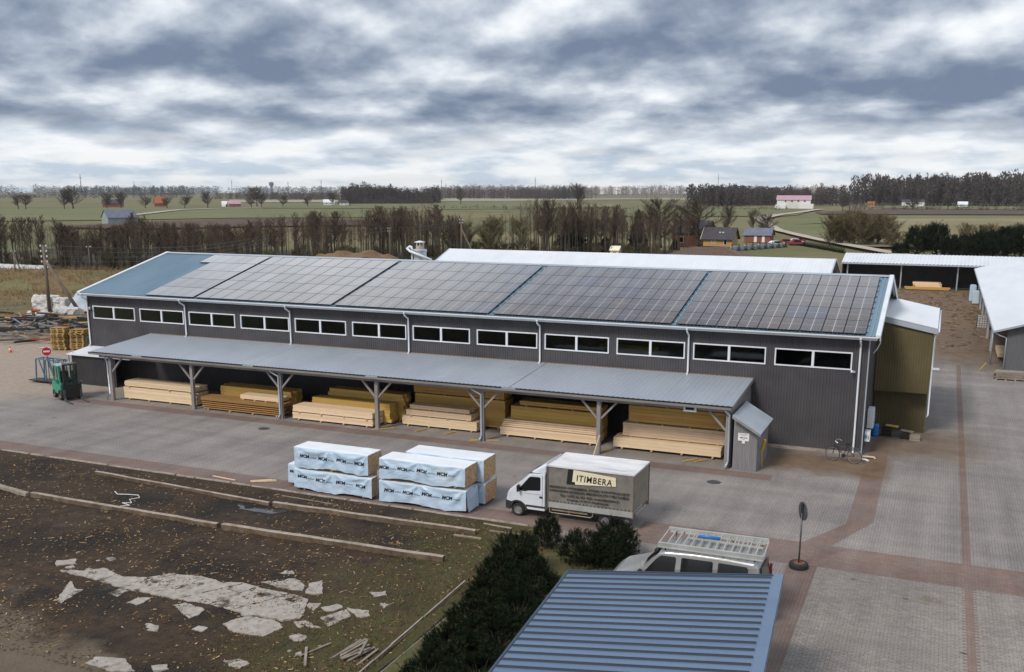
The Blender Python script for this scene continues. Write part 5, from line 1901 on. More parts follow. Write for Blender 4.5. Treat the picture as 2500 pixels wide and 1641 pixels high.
mb = loft([vsec(VY0, 1), vsec(VY0 + .12, .35), vsec(VY0 + .4, 0), vsec(VY1 - .4, 0), vsec(VY1 - .12, .35), vsec(VY1, 1)])
at(bevelled(mb, .02, 2, 40), 'body', car_silver, va, smooth=False)
vt = lambda z: VY0 + .16 * max(0, (z - 1.15) / .85)
wn = [[(44.17, 1.30), (44.50, 1.70), (44.60, 1.80), (44.66, 1.83), (45.06, 1.84), (45.10, 1.81), (45.08, 1.30)], [(45.25, 1.31), (45.26, 1.81), (45.29, 1.85), (46.15, 1.86), (46.19, 1.83), (46.19, 1.34)], [(46.34, 1.34), (46.35, 1.83), (46.38, 1.86), (47.16, 1.85), (47.21, 1.80), (47.22, 1.38)]]
for w in wn:
    for sgn in (1, -1):
        vs = [(x, (vt(z) - .012) if sgn > 0 else (VY0 + VY1 - vt(z) + .012), z) for x, z in w]
        mb = MB().add(vs, [tuple(range(len(vs)))])
        at(mb, 'side_window', glass_dark, va)
mb = MB().add([(44.10, VY0 + .22, 1.37), (44.52, VY0 + .27, 1.87), (44.50, -21, 1.90), (44.52, VY1 - .27, 1.87), (44.10, VY1 - .22, 1.37), (44.05, -21, 1.38)], [(0, 1, 2, 5), (5, 2, 3, 4)])
mb.v = [(x - .015, y, z + .015) for x, y, z in mb.v]
at(mb, 'windscreen', glass_dark, va)
mb = MB().add([(47.545, VY0 + .3, 1.80), (47.62, VY0 + .25, 1.25), (47.62, VY1 - .25, 1.25), (47.545, VY1 - .3, 1.80)], [(0, 1, 2, 3)])
mb.v = [(x + .02, y, z) for x, y, z in mb.v]
at(mb, 'rear_window', glass_dark, va)
for y in (VY0, VY1):
    s_ = -1 if y == VY0 else 1
    mb = MB().box((44.0, y, 1.20), (44.12, y + s_ * .2, 1.38))
    at(bevelled(mb, .03, 2), 'mirror', plastic_black, va)
    mb = MB().box((43.0, y - s_ * .28, .70), (43.12, y - s_ * .02, .86))
    at(mb, 'headlight', headlight_glass, va)
    mb = MB().box((47.60, y - s_ * .16, .9), (47.67, y - s_ * .03, 1.5))
    at(mb, 'tail_light', lead_red, va)
wm2 = wheel_meshes(.30, .20)
for x, y, fl in ((43.75, VY0 + .11, False), (43.75, VY1 - .11, True), (46.7, VY0 + .11, False), (46.7, VY1 - .11, True)):
    add_wheel(va, wm2, Vector((x, y, .298)) - VB, fl)
mb = MB().box((42.92, VY0 + .1, .32), (43.1, VY1 - .1, .55)).box((47.6, VY0 + .1, .32), (47.72, VY1 - .1, .5))
at(mb, 'bumper', plastic_black, va)
# the rack
alu = MATS['alu']
mb = MB()
ra = dict(fl=(44.50, -21.60), fr=(47.58, -21.56), bl=(44.46, -20.14), br=(47.5, -20.02))
zr = 2.10
for a, b in (('fl', 'fr'), ('bl', 'br')):
    p, q = Vector((*ra[a], zr)), Vector((*ra[b], zr))
    mb.bar(p, q, .035, .13)
    mb.bar(p + Vector((0, .03, .065)), q + Vector((0, .03, .065)), .09, .02)
    mb.bar(p + Vector((0, -.02, -.06)), q + Vector((0, -.02, -.06)), .06, .02)
at(mb, 'rack_rail', alu, va)
for k in range(14):
    t_ = .0 + k / 13
    p = Vector((*ra['fl'], zr)).lerp(Vector((*ra['fr'], zr)), t_)
    q = Vector((*ra['bl'], zr)).lerp(Vector((*ra['br'], zr)), t_)
    mb = MB().bar(p, q, .035, .03)
    at(mb, 'rack_bar', alu, va)
mb = MB()
for k in range(4):
    x = 44.7 + k * .88
    for y in (-21.55, -20.12):
        mb.bar((x, y + (.06 if y < -21 else -.06), 1.9), (x, y, 2.06), .03)
at(mb, 'rack_foot', plastic_black, va)
ld = T('ladder', 'aluminium ladder lying on the roof rack of the silver van', 'ladder', (46.3, -20.55, 2.13))
mb = MB()
for y in (-.19, .19):
    mb.bar((-1.1, y, 0), (1.15, y, 0), .025, .06)
mb.build('stile', alu, ld)
for k in range(8):
    MB().bar((-.95 + k * .27, -.19, 0), (-.95 + k * .27, .19, 0), .03, .03).build('rung', alu, ld)
o = MB().tube([(45.5, -20.62, 2.17), (45.8, -20.60, 2.19), (46.15, -20.55, 2.17)], .05, 7).build('blue_roll', barrel_blue, smooth=True)
tag(o, 'blue roll tied on the roof rack of the silver van', 'roll')

# ---------------------------------------------------------------- road sign in an old tyre
sg = T('portable_road_sign', 'round road sign seen from behind, standing in an old tyre on the paving', 'road sign', (47.99, -16.3, 0))
wm3 = wheel_meshes(.315, .20, mat('rusty_rim', (.30, .12, .06), (.22, .10, .06), sc=8, rough=.8))
w = link('tyre', wm3[0], sg, (0, 0, .10), (R(90), 0, 0))
w2 = link('rim', wm3[1], w)
MB().cyl((0, 0, .08), (.01, .0, 1.95), .03, n=10).build('pole', dark_steel, sg, smooth=True)
mb = MB()
mb.cyl((0, 0, 0), (0, -.012, 0), .315, n=32)
mb.lathe([(.30, 0), (.318, 0), (.318, .03), (.30, .03), (.30, 0)], 32)
d = MB()
d.cyl((0, 0, -.008), (0, 0, .004), .30, n=36, mi=0)
d.cyl((0, 0, .0045), (0, 0, .006), .30, n=36, mi=1)
d.lathe([(.296, -.010), (.316, -.010), (.316, .022), (.296, .022)], 36, 0)
d.box((-.07, -.26, -.045), (.07, .26, -.012), 2)
disc = d.build('disc', [dark_steel, red_sign, black_metal], sg, loc=(.02, .04, 2.0))
disc.rotation_euler = (R(-90), 0, R(-58))
d.v and None

# ---------------------------------------------------------------- no-entry sign beside the forklift
ne = T('no_entry_sign', 'red no-entry sign on a thin post behind the forklift', 'road sign', (-1.25, -3.0, 0))
MB().cyl((0, 0.02, 0), (0, 0.02, 2.45), .025, n=8).build('pole', dark_steel, ne)
mb = MB()
mb.cyl((0, 0, 0), (0, 0, .008), .30, n=32, mi=1)
mb.cyl((0, 0, .0085), (0, 0, .012), .275, n=32, mi=0)
mb.box((-.19, -.052, .0125), (.19, .052, .016), 1)
o = mb.build('disc', [red_sign, white_paint], ne, loc=(0, -.02, 2.25))
o.rotation_euler = (R(90), 0, R(48))

# ---------------------------------------------------------------- forklift
fk = T('forklift', 'green forklift with glazed cab parked by the left end of the canopy', 'forklift', (2.95, -5.46, 0), -.42)
mb = MB().prism([(-.95, -.52, .30), (.62, -.52, .30), (.62, -.52, .62), (.45, -.52, .92), (-.25, -.52, .95), (-.30, -.52, 1.12), (-.80, -.52, 1.12), (-1.0, -.52, .95), (-1.02, -.52, .5)], (0, 1.04, 0))
bevelled(mb, .05, 2).build('body', green_paint, fk)
mb = MB().box((-.82, -.46, 1.115), (-.32, .46, 1.15))
mb.build('engine_cover', teal_light, fk)
mb = MB()
for x, y in ((-.52, -.50), (-.52, .50)):
    mb.bar((x - .06, y, 1.1), (x, y, 2.02), .07)
for y in (-.50, .50):
    mb.bar((.60, y, .60), (.34, y, 2.02), .08)
    mb.bar((.02, y, .95), (-.04, y, 2.0), .05)
    mb.bar((-.52, y, 2.02), (.34, y, 2.02), .07)
    mb.bar((-.5, y, 1.35), (.44, y, 1.2), .04)
mb.build('cab_frame', green_paint, fk)
mb = MB().box((-.60, -.56, 2.04), (.42, .56, 2.10))
bevelled(mb, .03, 2).build('cab_roof', teal_light, fk)
for y in (-.505, .505):
    MB().add([(-.50, y, 1.15), (.50, y, 1.0), (.33, y, 1.97), (-.48, y, 1.97)], [(0, 1, 2, 3)]).build('side_glass', window_glass, fk)
MB().add([(.57, -.46, .95), (.57, .46, .95), (.36, .46, 1.97), (.36, -.46, 1.97)], [(0, 1, 2, 3)]).build('front_glass', window_glass, fk)
mb = MB().box((-.35, -.25, .95), (.05, .25, 1.12)).box((-.40, -.25, 1.1), (-.28, .25, 1.65)).cyl((.30, 0, 1.05), (.38, 0, 1.30), .02).lathe([(.14, 0), (.17, 0), (.17, .025), (.14, .025), (.14, 0)], 16, 0, (.33, 0, 1.30))
mb.build('seat', black_metal, fk)
mb = MB()
for y in (-.36, .36):
    mb.bar((.84, y, .12), (.80, y, 2.22), .10, .12)
    mb.bar((.93, y * .86, .12), (.89, y * .86, 2.20), .07, .09)
for z in (.5, 1.25, 2.18):
    mb.bar((.86, -.40, z), (.86, .40, z), .10, .08)
mb.bar((.90, -.14, .3), (.87, -.14, 1.8), .08)
mb.bar((.90, .14, .3), (.87, .14, 1.8), .08)
mb.build('mast', black_metal, fk)
MB().bar((.86, -.42, 2.27), (.86, .42, 2.27), .06, .05).build('mast_bar', wood_grey, fk)
mb = MB()
for z in (.22, .72):
    mb.box((1.0, -.55, z), (1.06, .55, z + .1))
for y in (-.52, -.2, .2, .52):
    mb.box((1.0, y - .03, .2), (1.05, y + .03, 1.12))
mb.box((.99, -.53, .25), (1.03, .53, .98))
mb.build('carriage', black_metal, fk)
for y in (-.48, .48):
    MB().box((1.06, y - .06, .06), (1.11, y + .06, .7)).prism([(1.06, y - .06, .03), (2.22, y - .05, .03), (2.22, y - .05, .05), (1.06, y - .06, .085)], (0, .11, 0)).build('fork', dark_steel, fk)
    MB().cyl((1.13, y, .12), (1.16, y, .12), .05, n=10).build('fork_marker', steel, fk)
MB().box((.84, -.62, 1.0), (.92, -.50, 1.12)).box((.84, .50, 1.0), (.92, .62, 1.12)).build('work_light', steel, fk)
MB().cyl((-.45, 0, 2.10), (-.45, 0, 2.2), .05, n=10).build('beacon', mat('beacon', (.55, .05, .02), rough=.3), fk)
wf = wheel_meshes(.33, .24, dark_steel)
wr = wheel_meshes(.26, .20, dark_steel)
for x, y, m_, r, fl in ((.52, -.48, wf, .33, False), (.52, .48, wf, .33, True), (-.70, -.44, wr, .26, False), (-.70, .44, wr, .26, True)):
    add_wheel(fk, m_, (x, y, r), fl)

# ---------------------------------------------------------------- blue steel trestle behind it
bf = T('steel_trestle', 'blue welded steel trestle behind the forklift', 'trestle', (-1.9, -2.3, 0))
mb = MB()
for y in (-.32, .32):
    mb.bar((-.98, y, .1), (-.86, y, 1.60), .07)
    mb.bar((1.15, y, .1), (1.10, y, 1.58), .07)
    mb.bar((-.72, y, 1.62), (1.25, y, 1.56), .08)
    mb.bar((-.60, y, 1.58), (-.05, y, .2), .06)
    mb.bar((-.05, y, .15), (.0, y, 1.58), .06)
    mb.bar((.35, y, 1.55), (.62, y, .6), .06)
    mb.bar((.92, y, 1.55), (.92, y, .2), .06)
for x in (-.86, 0, 1.1):
    mb.bar((x, -.32, 1.6), (x, .32, 1.6), .06)
    mb.bar((x, -.32, .15), (x, .32, .15), .06)
mb.build('frame', blue_paint, bf)
MB().box((-1.6, -.40, .12), (1.3, .45, .18)).build('base_plate', black_metal, bf)

# ---------------------------------------------------------------- bicycle by the right corner
bk = T('bicycle', 'dark bicycle with white handlebar parked by the right corner of the warehouse', 'bicycle', (47.55, -1.50, 0), R(-14))
for k, x in enumerate((0, 1.02)):
    w = MB()
    w.lathe([(.335, -.02), (.35, 0), (.335, .02), (.318, .014), (.318, -.014), (.335, -.02)], 28)
    w.xf(Matrix.Rotation(R(90), 4, 'X'))
    t_ = w.build('wheel', rubber, bk, loc=(x, 0, .34))
    w = MB().lathe([(.30, -.014), (.318, -.014), (.318, .014), (.30, .014), (.30, -.014)], 28)
    for q in range(12):
        a = q * math.pi / 6
        w.bar((.02 * math.cos(a), .02 * math.sin(a), 0), (.30 * math.cos(a), .30 * math.sin(a), 0), .006)
    w.xf(Matrix.Rotation(R(90), 4, 'X'))
    w.build('rim', steel, t_)
    f_ = MB()
    for q in range(8):
        a0, a1 = R(20 + q * 18), R(38 + q * 18)
        f_.quad((x + .375 * math.cos(a0), -.03, .34 + .375 * math.sin(a0)), (x + .375 * math.cos(a1), -.03, .34 + .375 * math.sin(a1)), (x + .375 * math.cos(a1), .03, .34 + .375 * math.sin(a1)), (x + .375 * math.cos(a0), .03, .34 + .375 * math.sin(a0)))
    f_.build('mudguard', steel if k else black_metal, bk)
mb = MB()
for p, q in (((0, 0, .34), (.10, 0, .85)), ((.10, 0, .80), (.52, 0, .32)), ((.52, 0, .32), (.66, 0, .82)), ((.12, 0, .72), (.64, 0, .74)), ((.52, 0, .32), (1.02, 0, .34)), ((.66, 0, .78), (1.02, 0, .34))):
    mb.cyl(p, q, .018, n=6)
mb.cyl((.52, -.06, .32), (.52, .06, .32), .09, n=12)
mb.build('frame', black_metal, bk)
MB().tube([(.30, -.27, .95), (.16, -.25, 1.02), (.11, -.12, 1.0), (.10, 0, .98), (.11, .12, 1.0), (.16, .25, 1.02), (.30, .27, .95)], .018, 6).cyl((.10, 0, .84), (.10, 0, 1.0), .016, n=6).build('handlebar', steel, bk)
bevelled(MB().box((.58, -.09, .86), (.84, .09, .93)), .03, 2).build('saddle', black_metal, bk)
MB().box((.80, -.07, .74), (1.2, .07, .76)).build('luggage_rack', dark_steel, bk)
# ================================================================ things by the right gable
ac = T('heat_pump_unit', 'tall pale heat pump box on the right gable wall', 'heat pump', (48.76, 1.4, 1.05))
bevelled(MB().box((0.03, 0, 0), (.33, .85, .95)), .02, 2).build('casing', white_trim, ac)
MB().lathe([(.30, 0), (.33, 0), (.33, .02), (.30, .02), (.30, 0)], 20).xf(Matrix.Translation((.335, .42, .5)) @ Matrix.Rotation(R(90), 4, 'Y')).build('fan_grille', galv, ac)
ac2 = T('meter_box', 'low white box with stickers under the heat pump', 'box', (48.76, .35, .62))
bevelled(MB().box((.03, 0, 0), (.28, .6, .48)), .015, 2).build('casing', white_trim, ac2)
MB().box((.05, -.006, .15), (.16, -.001, .33)).box((.19, -.006, .1), (.24, -.001, .3)).build('sticker', print_teal, ac2)
br = T('blue_barrel', 'bright blue plastic barrel beside the olive annex', 'barrel', (49.05, 4.4, 0))
MB().lathe([(.001, 0), (.17, 0), (.19, .05), (.20, .2), (.19, .22), (.20, .25), (.20, .42), (.19, .45), (.20, .48), (.19, .62), (.15, .68), (.001, .68)], 20).build('shell', barrel_blue, br, smooth=True)
MB().cyl((.05, 0, .68), (.05, 0, .72), .05, n=10).build('cap', black_metal, br)
o = MB().bar((49.55, 5.0, .52), (50.15, 4.85, .50), .28, .05).build('board', wood_gold_and_shade)
tag(o, 'orange board laid on crates before the olive annex', 'board')
o = MB().bar((50.3, 4.8, .36), (50.9, 4.62, .34), .28, .05).build('board', wood_grey)
tag(o, 'grey board laid on crates before the olive annex', 'board')
for k, (x, y, m_, lb) in enumerate(((49.6, 4.75, black_metal, 'dark crate under the orange board by the olive annex'), (50.15, 4.6, dark_steel, 'grey crate between the two boards by the olive annex'), (50.55, 4.45, black_metal, 'dark crate under the grey board by the olive annex'), (51.0, 4.3, wood_grey, 'pale crate at the corner of the olive annex'))):
    c = T('crate', lb, 'crate', (x, y, 0))
    h = (.46, .34, .31, .30)[k]
    mb = MB()
    for z in (0.0, .5, 1.0):
        zz_ = z * (h - .08)
        mb.box((-.25, -.2, zz_), (.25, -.18, zz_ + .08)).box((-.25, .18, zz_), (.25, .2, zz_ + .08)).box((-.25, -.18, zz_), (-.23, .18, zz_ + .08)).box((.23, -.18, zz_), (.25, .18, zz_ + .08))
    for sx in (-.22, .22):
        for sy in (-.17, .17):
            mb.box((sx - .02, sy - .02, 0), (sx + .02, sy + .02, h))
    mb.box((-.23, -.18, .02), (.23, .18, .04))
    mb.build('slats', m_, c)
o = MB().tube([(48.85, -.5, .08), (49.1, -.52, .10), (49.35, -.55, .10), (49.42, -.65, .05)], .05, 7).build('pipe_offcut', mat('pipe_cream', (.55, .47, .34), rough=.6), smooth=True)
tag(o, 'cream pipe offcut at the foot of the right gable', 'pipe')
o = MB().tube([(48.82, -1.0, .06), (49.0, -1.05, .08), (49.15, -1.15, .05)], .05, 7).build('pipe_offcut', white_paint, smooth=True)
tag(o, 'short white pipe piece beside the bicycle', 'pipe')
o = MB().tube([(49.05, 2.4, 5.6), (49.08, 2.2, 5.2), (48.95, 2.0, 4.9), (48.80, 1.9, 4.7)], .03, 6).build('overflow_pipe', white_trim, smooth=True)
tag(o, 'thin white pipe bent down the right gable', 'pipe')
o = MB().bar((44.72, -4.4, .9), (44.86, -4.62, 1.45), .10, .10).bar((44.74, -4.3, .1), (44.72, -4.4, .9), .04, .04).build('yellow_hose_reel', yellow_paint)
tag(o, 'yellow handled tool hung on the side of the board shed', 'tool')

# ---------------------------------------------------------------- back yard
ib = T('bulk_container', 'white caged bulk container beside the right hall', 'container', (54.9, 52.5, 0))
MB().box((0, 0, .15), (1.0, 1.0, 1.15)).build('tank', bag_white, ib)
mb = MB()
for k in range(6):
    a = -.02 + k * .208
    for p, q in (((a, -.02, .12), (a, -.02, 1.2)), ((a, 1.02, .12), (a, 1.02, 1.2)), ((-.02, a, .12), (-.02, a, 1.2)), ((1.02, a, .12), (1.02, a, 1.2))):
        mb.bar(p, q, .03)
    z = .12 + k * .21
    for p, q in (((-.02, -.02, z), (1.02, -.02, z)), ((-.02, 1.02, z), (1.02, 1.02, z)), ((-.02, -.02, z), (-.02, 1.02, z))):
        mb.bar(p, q, .03)
mb.build('cage', dark_steel, ib)
MB().box((-.03, -.03, 0), (1.03, 1.03, .13)).build('pallet_base', wood_grey, ib)
bundle('stack of dark grey planks at the corner of the right hall', 55.3, 57.4, 24.6, 1.1, .08, .55, 5, wood_grey, cols=4, jag=.3, bear=True, name='plank_stack')
bundle('low pale lumber stack in the open shed at the back', 47.9, 51.6, 92.6, 1.5, .1, .9, 4, wood_pale, cols=3, jag=.5, step=.1, name='plank_stack')
bundle('wide flat greenish board stack under the pale one in the open shed', 46.8, 52.6, 91.3, 1.1, .05, .35, 2, wood_gold_and_shade, cols=2, jag=.5, bear=False, name='plank_stack')
bundle('pale planks standing out under the right hall roof', 55.9, 56.6, 33.2, 4.5, .3, .6, 2, wood_pale, cols=1, bear=False, name='plank_stack')
for k, (x, y, lb) in enumerate(((54.6, 78.5, 'blue-and-white wrapped bale at the far end of the right hall'), (54.9, 75.5, 'second wrapped bale at the far end of the right hall'))):
    b = T('wrapped_bale', lb, 'bale', (x, y, 0))
    bevelled(MB().box((0, 0, 0), (.7, 1.2, 1.9 - .4 * k)), .08, 2).build('foil', foil, b)
    MB().box((-.006, .1, .4), (.0, .5, 1.2)).build('label_print', barrel_blue, b)
o = MB().bar((54.6, 28.3, .02), (54.95, 28.0, .6), .06).build('leaning_lath', wood_gold_and_shade)
tag(o, 'yellow lath leaning at the corner of the right hall', 'lath')
# bark and offcut litter in the back yard
mb = MB()
for i in range(1500):
    x, y = rc.uniform(45, 55.5), rc.uniform(36, 90)
    if rc.random() > .45 + .6 * noise.noise(Vector((x * .12, y * .10, 3))):
        continue
    l, w, a = rc.uniform(.06, .35), rc.uniform(.02, .10), rc.uniform(0, 3.14)
    c, s_ = math.cos(a), math.sin(a)
    z = rc.uniform(.01, .06)
    mb.add([(x - c * l - s_ * w, y - s_ * l + c * w, z), (x + c * l - s_ * w, y + s_ * l + c * w, z), (x + c * l + s_ * w, y + s_ * l - c * w, z + .03), (x - c * l + s_ * w, y - s_ * l - c * w, z + .02)], [(0, 1, 2, 3)], rc.choice((0, 0, 0, 1)))
o = mb.build('bark_litter', [chip_mat, wood_dark], kind='stuff')
tag(o, 'dark bark litter strewn over the back yard', 'bark')

# ---------------------------------------------------------------- scrap yard at the left
pal = MB()
for k in range(5):
    pal.box((-.6, -.4 + k * .175, .115), (.6, -.4 + k * .175 + .10, .137))
for y in (-.4, -.05, .3):
    pal.box((-.6, y, .0), (.6, y + .1, .022))
    for x in (-.6, -.07, .46):
        pal.box((x, y, .022), (x + .14, y + .1, .092))
for x in (-.6, -.07, .46):
    pal.box((x, -.4, .093), (x + .14, .4, .114))
pal_me = pal.mesh('pallet', mat('pallet_wood', (.46, .30, .11), (.34, .22, .09), sc=5, rough=.85, rnd=.5))
rj = random.Random(5)
for (cx, cy, n, lb, gp) in ((-12.6, 8.3, 13, 'pallet in the taller yellowish stack behind the no-entry sign', 'pallets in the stack behind the no-entry sign'), (-11.2, 8.9, 12, 'pallet in the second row of the stack behind the no-entry sign', 'pallets in the second row'),
                         (-10.2, 10.8, 18, 'pallet in the stack touching the left corner of the warehouse', 'pallets in the stack by the left corner')):
    for k in range(n):
        o = link('pallet', pal_me, None, (cx + rj.uniform(-.05, .05), cy + rj.uniform(-.05, .05), k * .139), (0, 0, .25 + rj.uniform(-.05, .05)))
        tag(o, lb, 'pallet', gp)


def lump(seed, r, squash, n=2.2):
    mb = MB()
    mb.grid(lambda u, v: tuple(Vector((math.cos(u * 6.2832) * math.sin(v * math.pi), math.sin(u * 6.2832) * math.sin(v * math.pi), math.cos(v * math.pi) * squash)) * r * (1 + .22 * noise.noise(Vector((math.cos(u * 6.2832) * math.sin(v * math.pi) * n, math.sin(u * 6.2832) * math.sin(v * math.pi) * n, math.cos(v * math.pi) * n + seed))))), 18, 12)
    return mb


def crumple(w, d, h, seed):
    mb = MB()

    def f(u, v):
        a = u * 6.2832
        c, q = math.cos(a), math.sin(a)
        k = 1 / max(abs(c), abs(q)) ** .75
        z = min(1, v * 1.25)
        rr = k * (1 if v < .8 else max(0, (1 - v) / .2))
        p = Vector((c * rr * w / 2, q * rr * d / 2, z * h))
        n_ = Vector((p.x * 1.4, p.y * 1.4, p.z * 1.4 + seed))
        p += Vector((noise.noise(n_), noise.noise(n_ + Vector((7, 0, 0))), noise.noise(n_ + Vector((0, 7, 0))))) * .22
        p += Vector((noise.noise(n_ * 3), noise.noise(n_ * 3 + Vector((7, 0, 0))), noise.noise(n_ * 3 + Vector((0, 7, 0))))) * .10
        return tuple(p)
    return mb.grid(f, 34, 16)


for k, (x, y, w_, d_, h_, lb) in enumerate(((-34.0, 26.0, 2.6, 1.6, 1.7, 'big white sack heap left of the leaning grey sheet'), (-31.9, 26.4, 1.8, 1.5, 1.5, 'smaller white sack right beside the big white heap'), (-26.2, 22.0, 2.2, 1.4, 1.2, 'crumpled white foil heap near the foot of the stay pole'), (-28.6, 21.0, 1.8, 1.1, .7, 'low crumpled foil heap beside the stay pole'), (-31.5, 22.6, 2.4, .9, .45, 'flat white foil strip before the white sacks'))):
    o = crumple(w_, d_, h_, k * 5).build('white_sack', bag_white, loc=(x, y, .1))
    tag(o, lb, 'sack')
o = MB().add([(-30.3, 25.2, .4), (-27.3, 25.6, .4), (-28.1, 27.0, 2.1), (-30.6, 26.8, 2.1), (-30.3, 25.26, .4), (-27.3, 25.66, .4), (-28.1, 27.06, 2.1), (-30.6, 26.86, 2.1)], [(0, 1, 2, 3), (7, 6, 5, 4), (0, 3, 7, 4), (1, 0, 4, 5), (2, 1, 5, 6), (3, 2, 6, 7)]).build('leaning_sheet', galv)
tag(o, 'grey metal sheet leaning behind the wooden pole', 'metal sheet')
# heaps of beams, boards, pipes: every piece a thing; pieces that cannot be told apart share their words
kinds = [(black_metal, 'dark steel beam in the scrap heap left of the warehouse', 'dark beams in the scrap heap', .18, (2, 5)), (wood_grey, 'grey plank in the scrap heap left of the warehouse', 'grey planks in the scrap heap', .14, (1.5, 4)),
         (steel, 'pale metal strip in the scrap heap left of the warehouse', 'pale metal strips in the scrap heap', .12, (1, 4)), (rusty, 'rusty red-brown profile in the scrap heap left of the warehouse', 'rusty profiles in the scrap heap', .14, (1, 3)),
         (wood_gold_and_shade, 'yellow board in the scrap heap left of the warehouse', 'yellow boards in the scrap heap', .12, (1, 3))]
for i in range(340):
    u = rj.random()
    # heap region: from the frame edge to the pallets
    x = rj.uniform(-36, -12.5)
    y = 6.5 + (x + 36) / 24 * 3.5 + rj.uniform(0, 12.5) + (1.5 if x < -20 else 0)
    q = rj.random()
    kd = kinds[0 if q < .36 else 1 if q < .66 else 2 if q < .80 else 3 if q < .90 else 4]
    l = rj.uniform(*kd[4])
    a = rj.gauss(.25, .55)
    zb = .1 + max(0, .9 * noise.noise(Vector((x * .25, y * .3, 4)))) + rj.uniform(0, .55)
    dz = rj.uniform(-.22, .22)
    d = Vector((math.cos(a), math.sin(a), 0)) * (l / 2)
    c = Vector((x, y, max(zb, .1 + abs(dz))))
    o = MB().bar(c - d - Vector((0, 0, dz)), c + d + Vector((0, 0, dz)), kd[3] * rj.uniform(.6, 1.5), kd[3] * rj.uniform(.5, 1.2)).build('scrap_piece', kd[0])
    tag(o, kd[1], 'scrap', kd[2])
for k, (x, y, lb) in enumerate(((-30.5, 16.0, 'orange plastic bin at the left edge of the scrap heap'), (-31.2, 22.2, 'orange tub left of the white sacks'), (-25.9, 23.3, 'orange bucket before the leaning grey sheet'))):
    o = T('orange_tub', lb, 'tub', (x, y, .2))
    MB().lathe([(.001, .0), (.32, 0), (.40, .55), (.44, .57), (.44, .6), (.37, .6), (.30, .06), (.001, .06)], 14).build('shell', orange_plastic, o, smooth=True)
    MB().lathe([(.43, .60), (.45, .60), (.45, .63), (.43, .63), (.43, .6)], 14).build('rim', rusty, o)
sk = T('blue_steel_bin', 'dark teal steel frame bin between the pallet stacks', 'bin', (-9.0, 8.4, 0), .25)
mb = MB()
for x in (-.5, .5):
    for y in (-.4, .4):
        mb.bar((x, y, 0), (x * .9, y * .9, 1.3), .07)
for z in (.1, .7, 1.25):
    mb.bar((-.5, -.4, z), (.5, -.4, z), .05).bar((-.5, .4, z), (.5, .4, z), .05).bar((-.5, -.4, z), (-.5, .4, z), .05).bar((.5, -.4, z), (.5, .4, z), .05)
mb.build('frame', mat('teal_dark', (.02, .09, .11), rough=.5), sk)
MB().box((-.55, -.45, .06), (.55, .45, .12)).build('tray', white_trim, sk)
o = MB().bar((-14.7, 8.0, .05), (-14.0, 8.9, .07), .18, .04).build('board', white_paint)
tag(o, 'white board lying alone left of the pallets', 'board')
tc_ = T('traffic_cone', 'small red and white cone at the left edge of the scrap heap', 'cone', (-15.2, 5.7, 0))
MB().box((-.17, -.17, 0), (.17, .17, .03)).lathe([(.13, .03), (.09, .2)], 14).lathe([(.06, .34), (.025, .5), (.001, .5)], 14).build('body', orange_plastic, tc_)
MB().lathe([(.09, .2), (.06, .34)], 14).build('stripe', white_paint, tc_)
# greenhouse foil left edge
o = MB().box((-74, 52.0, 0), (-62, 55.5, 1.1)).build('pale_trough', bag_white)
bpy.data.objects.remove(o)
gt = T('foil_tunnel', 'low pale foil tunnel at the left edge beneath the alders', 'tunnel', (-72.5, 55.0, 1.0))
MB().grid(lambda u, v: (-4 + 11 * u, -1.6 * math.cos(v * math.pi), 1.0 * math.sin(v * math.pi) + .03 * noise.noise(Vector((u * 9, v * 3, 0)))), 22, 10).build('foil', bag_white, gt, smooth=True)
mb = MB()
for k in range(6):
    mb.tube([(-4 + 11 * k / 5, -1.62 * math.cos(q * math.pi / 8), 1.02 * math.sin(q * math.pi / 8)) for q in range(9)], .03, 5)
mb.build('hoops', galv, gt)

# ---------------------------------------------------------------- dust silo behind the warehouse
si = T('dust_silo', 'galvanised dust silo with capped vent behind the warehouse ridge', 'silo', (2.75, 40.0, 0))
MB().lathe([(.001, .0), (.62, .0), (.65, .02), (.65, 6.5), (.70, 6.52), (.72, 6.66), (.65, 6.74), (.42, 6.78)], 24).build('shell', galv, si, smooth=False)
MB().lathe([(.42, 6.76), (.41, 7.10), (.36, 7.10), (.36, 6.9)], 20).build('neck', mat('neck', (.42, .36, .32), rough=.5), si)
mb = MB()
for k in range(6):
    a = k * math.pi / 3
    mb.bar((.37 * math.cos(a), .37 * math.sin(a), 7.08), (.37 * math.cos(a), .37 * math.sin(a), 7.44), .05)
mb.build('vent_post', white_trim, si)
MB().lathe([(.54, 7.42), (.55, 7.46), (.30, 7.54), (.001, 7.60)], 20).lathe([(.54, 7.42), (.001, 7.44)], 20).build('vent_cap', white_trim, si, smooth=True)
mb = MB().tube([(-.66, -.3, 6.55), (-.85, -.25, 6.95), (-1.1, -.1, 7.0), (-1.15, -.6, 6.8), (-.6, -.95, 6.55), (1.7, -.75, 5.75)], .13, 10)
mb.cyl((-.62, -.55, 0), (-.62, -.55, 6.5), .06, n=8)
mb.build('duct', white_metal, si, smooth=True)

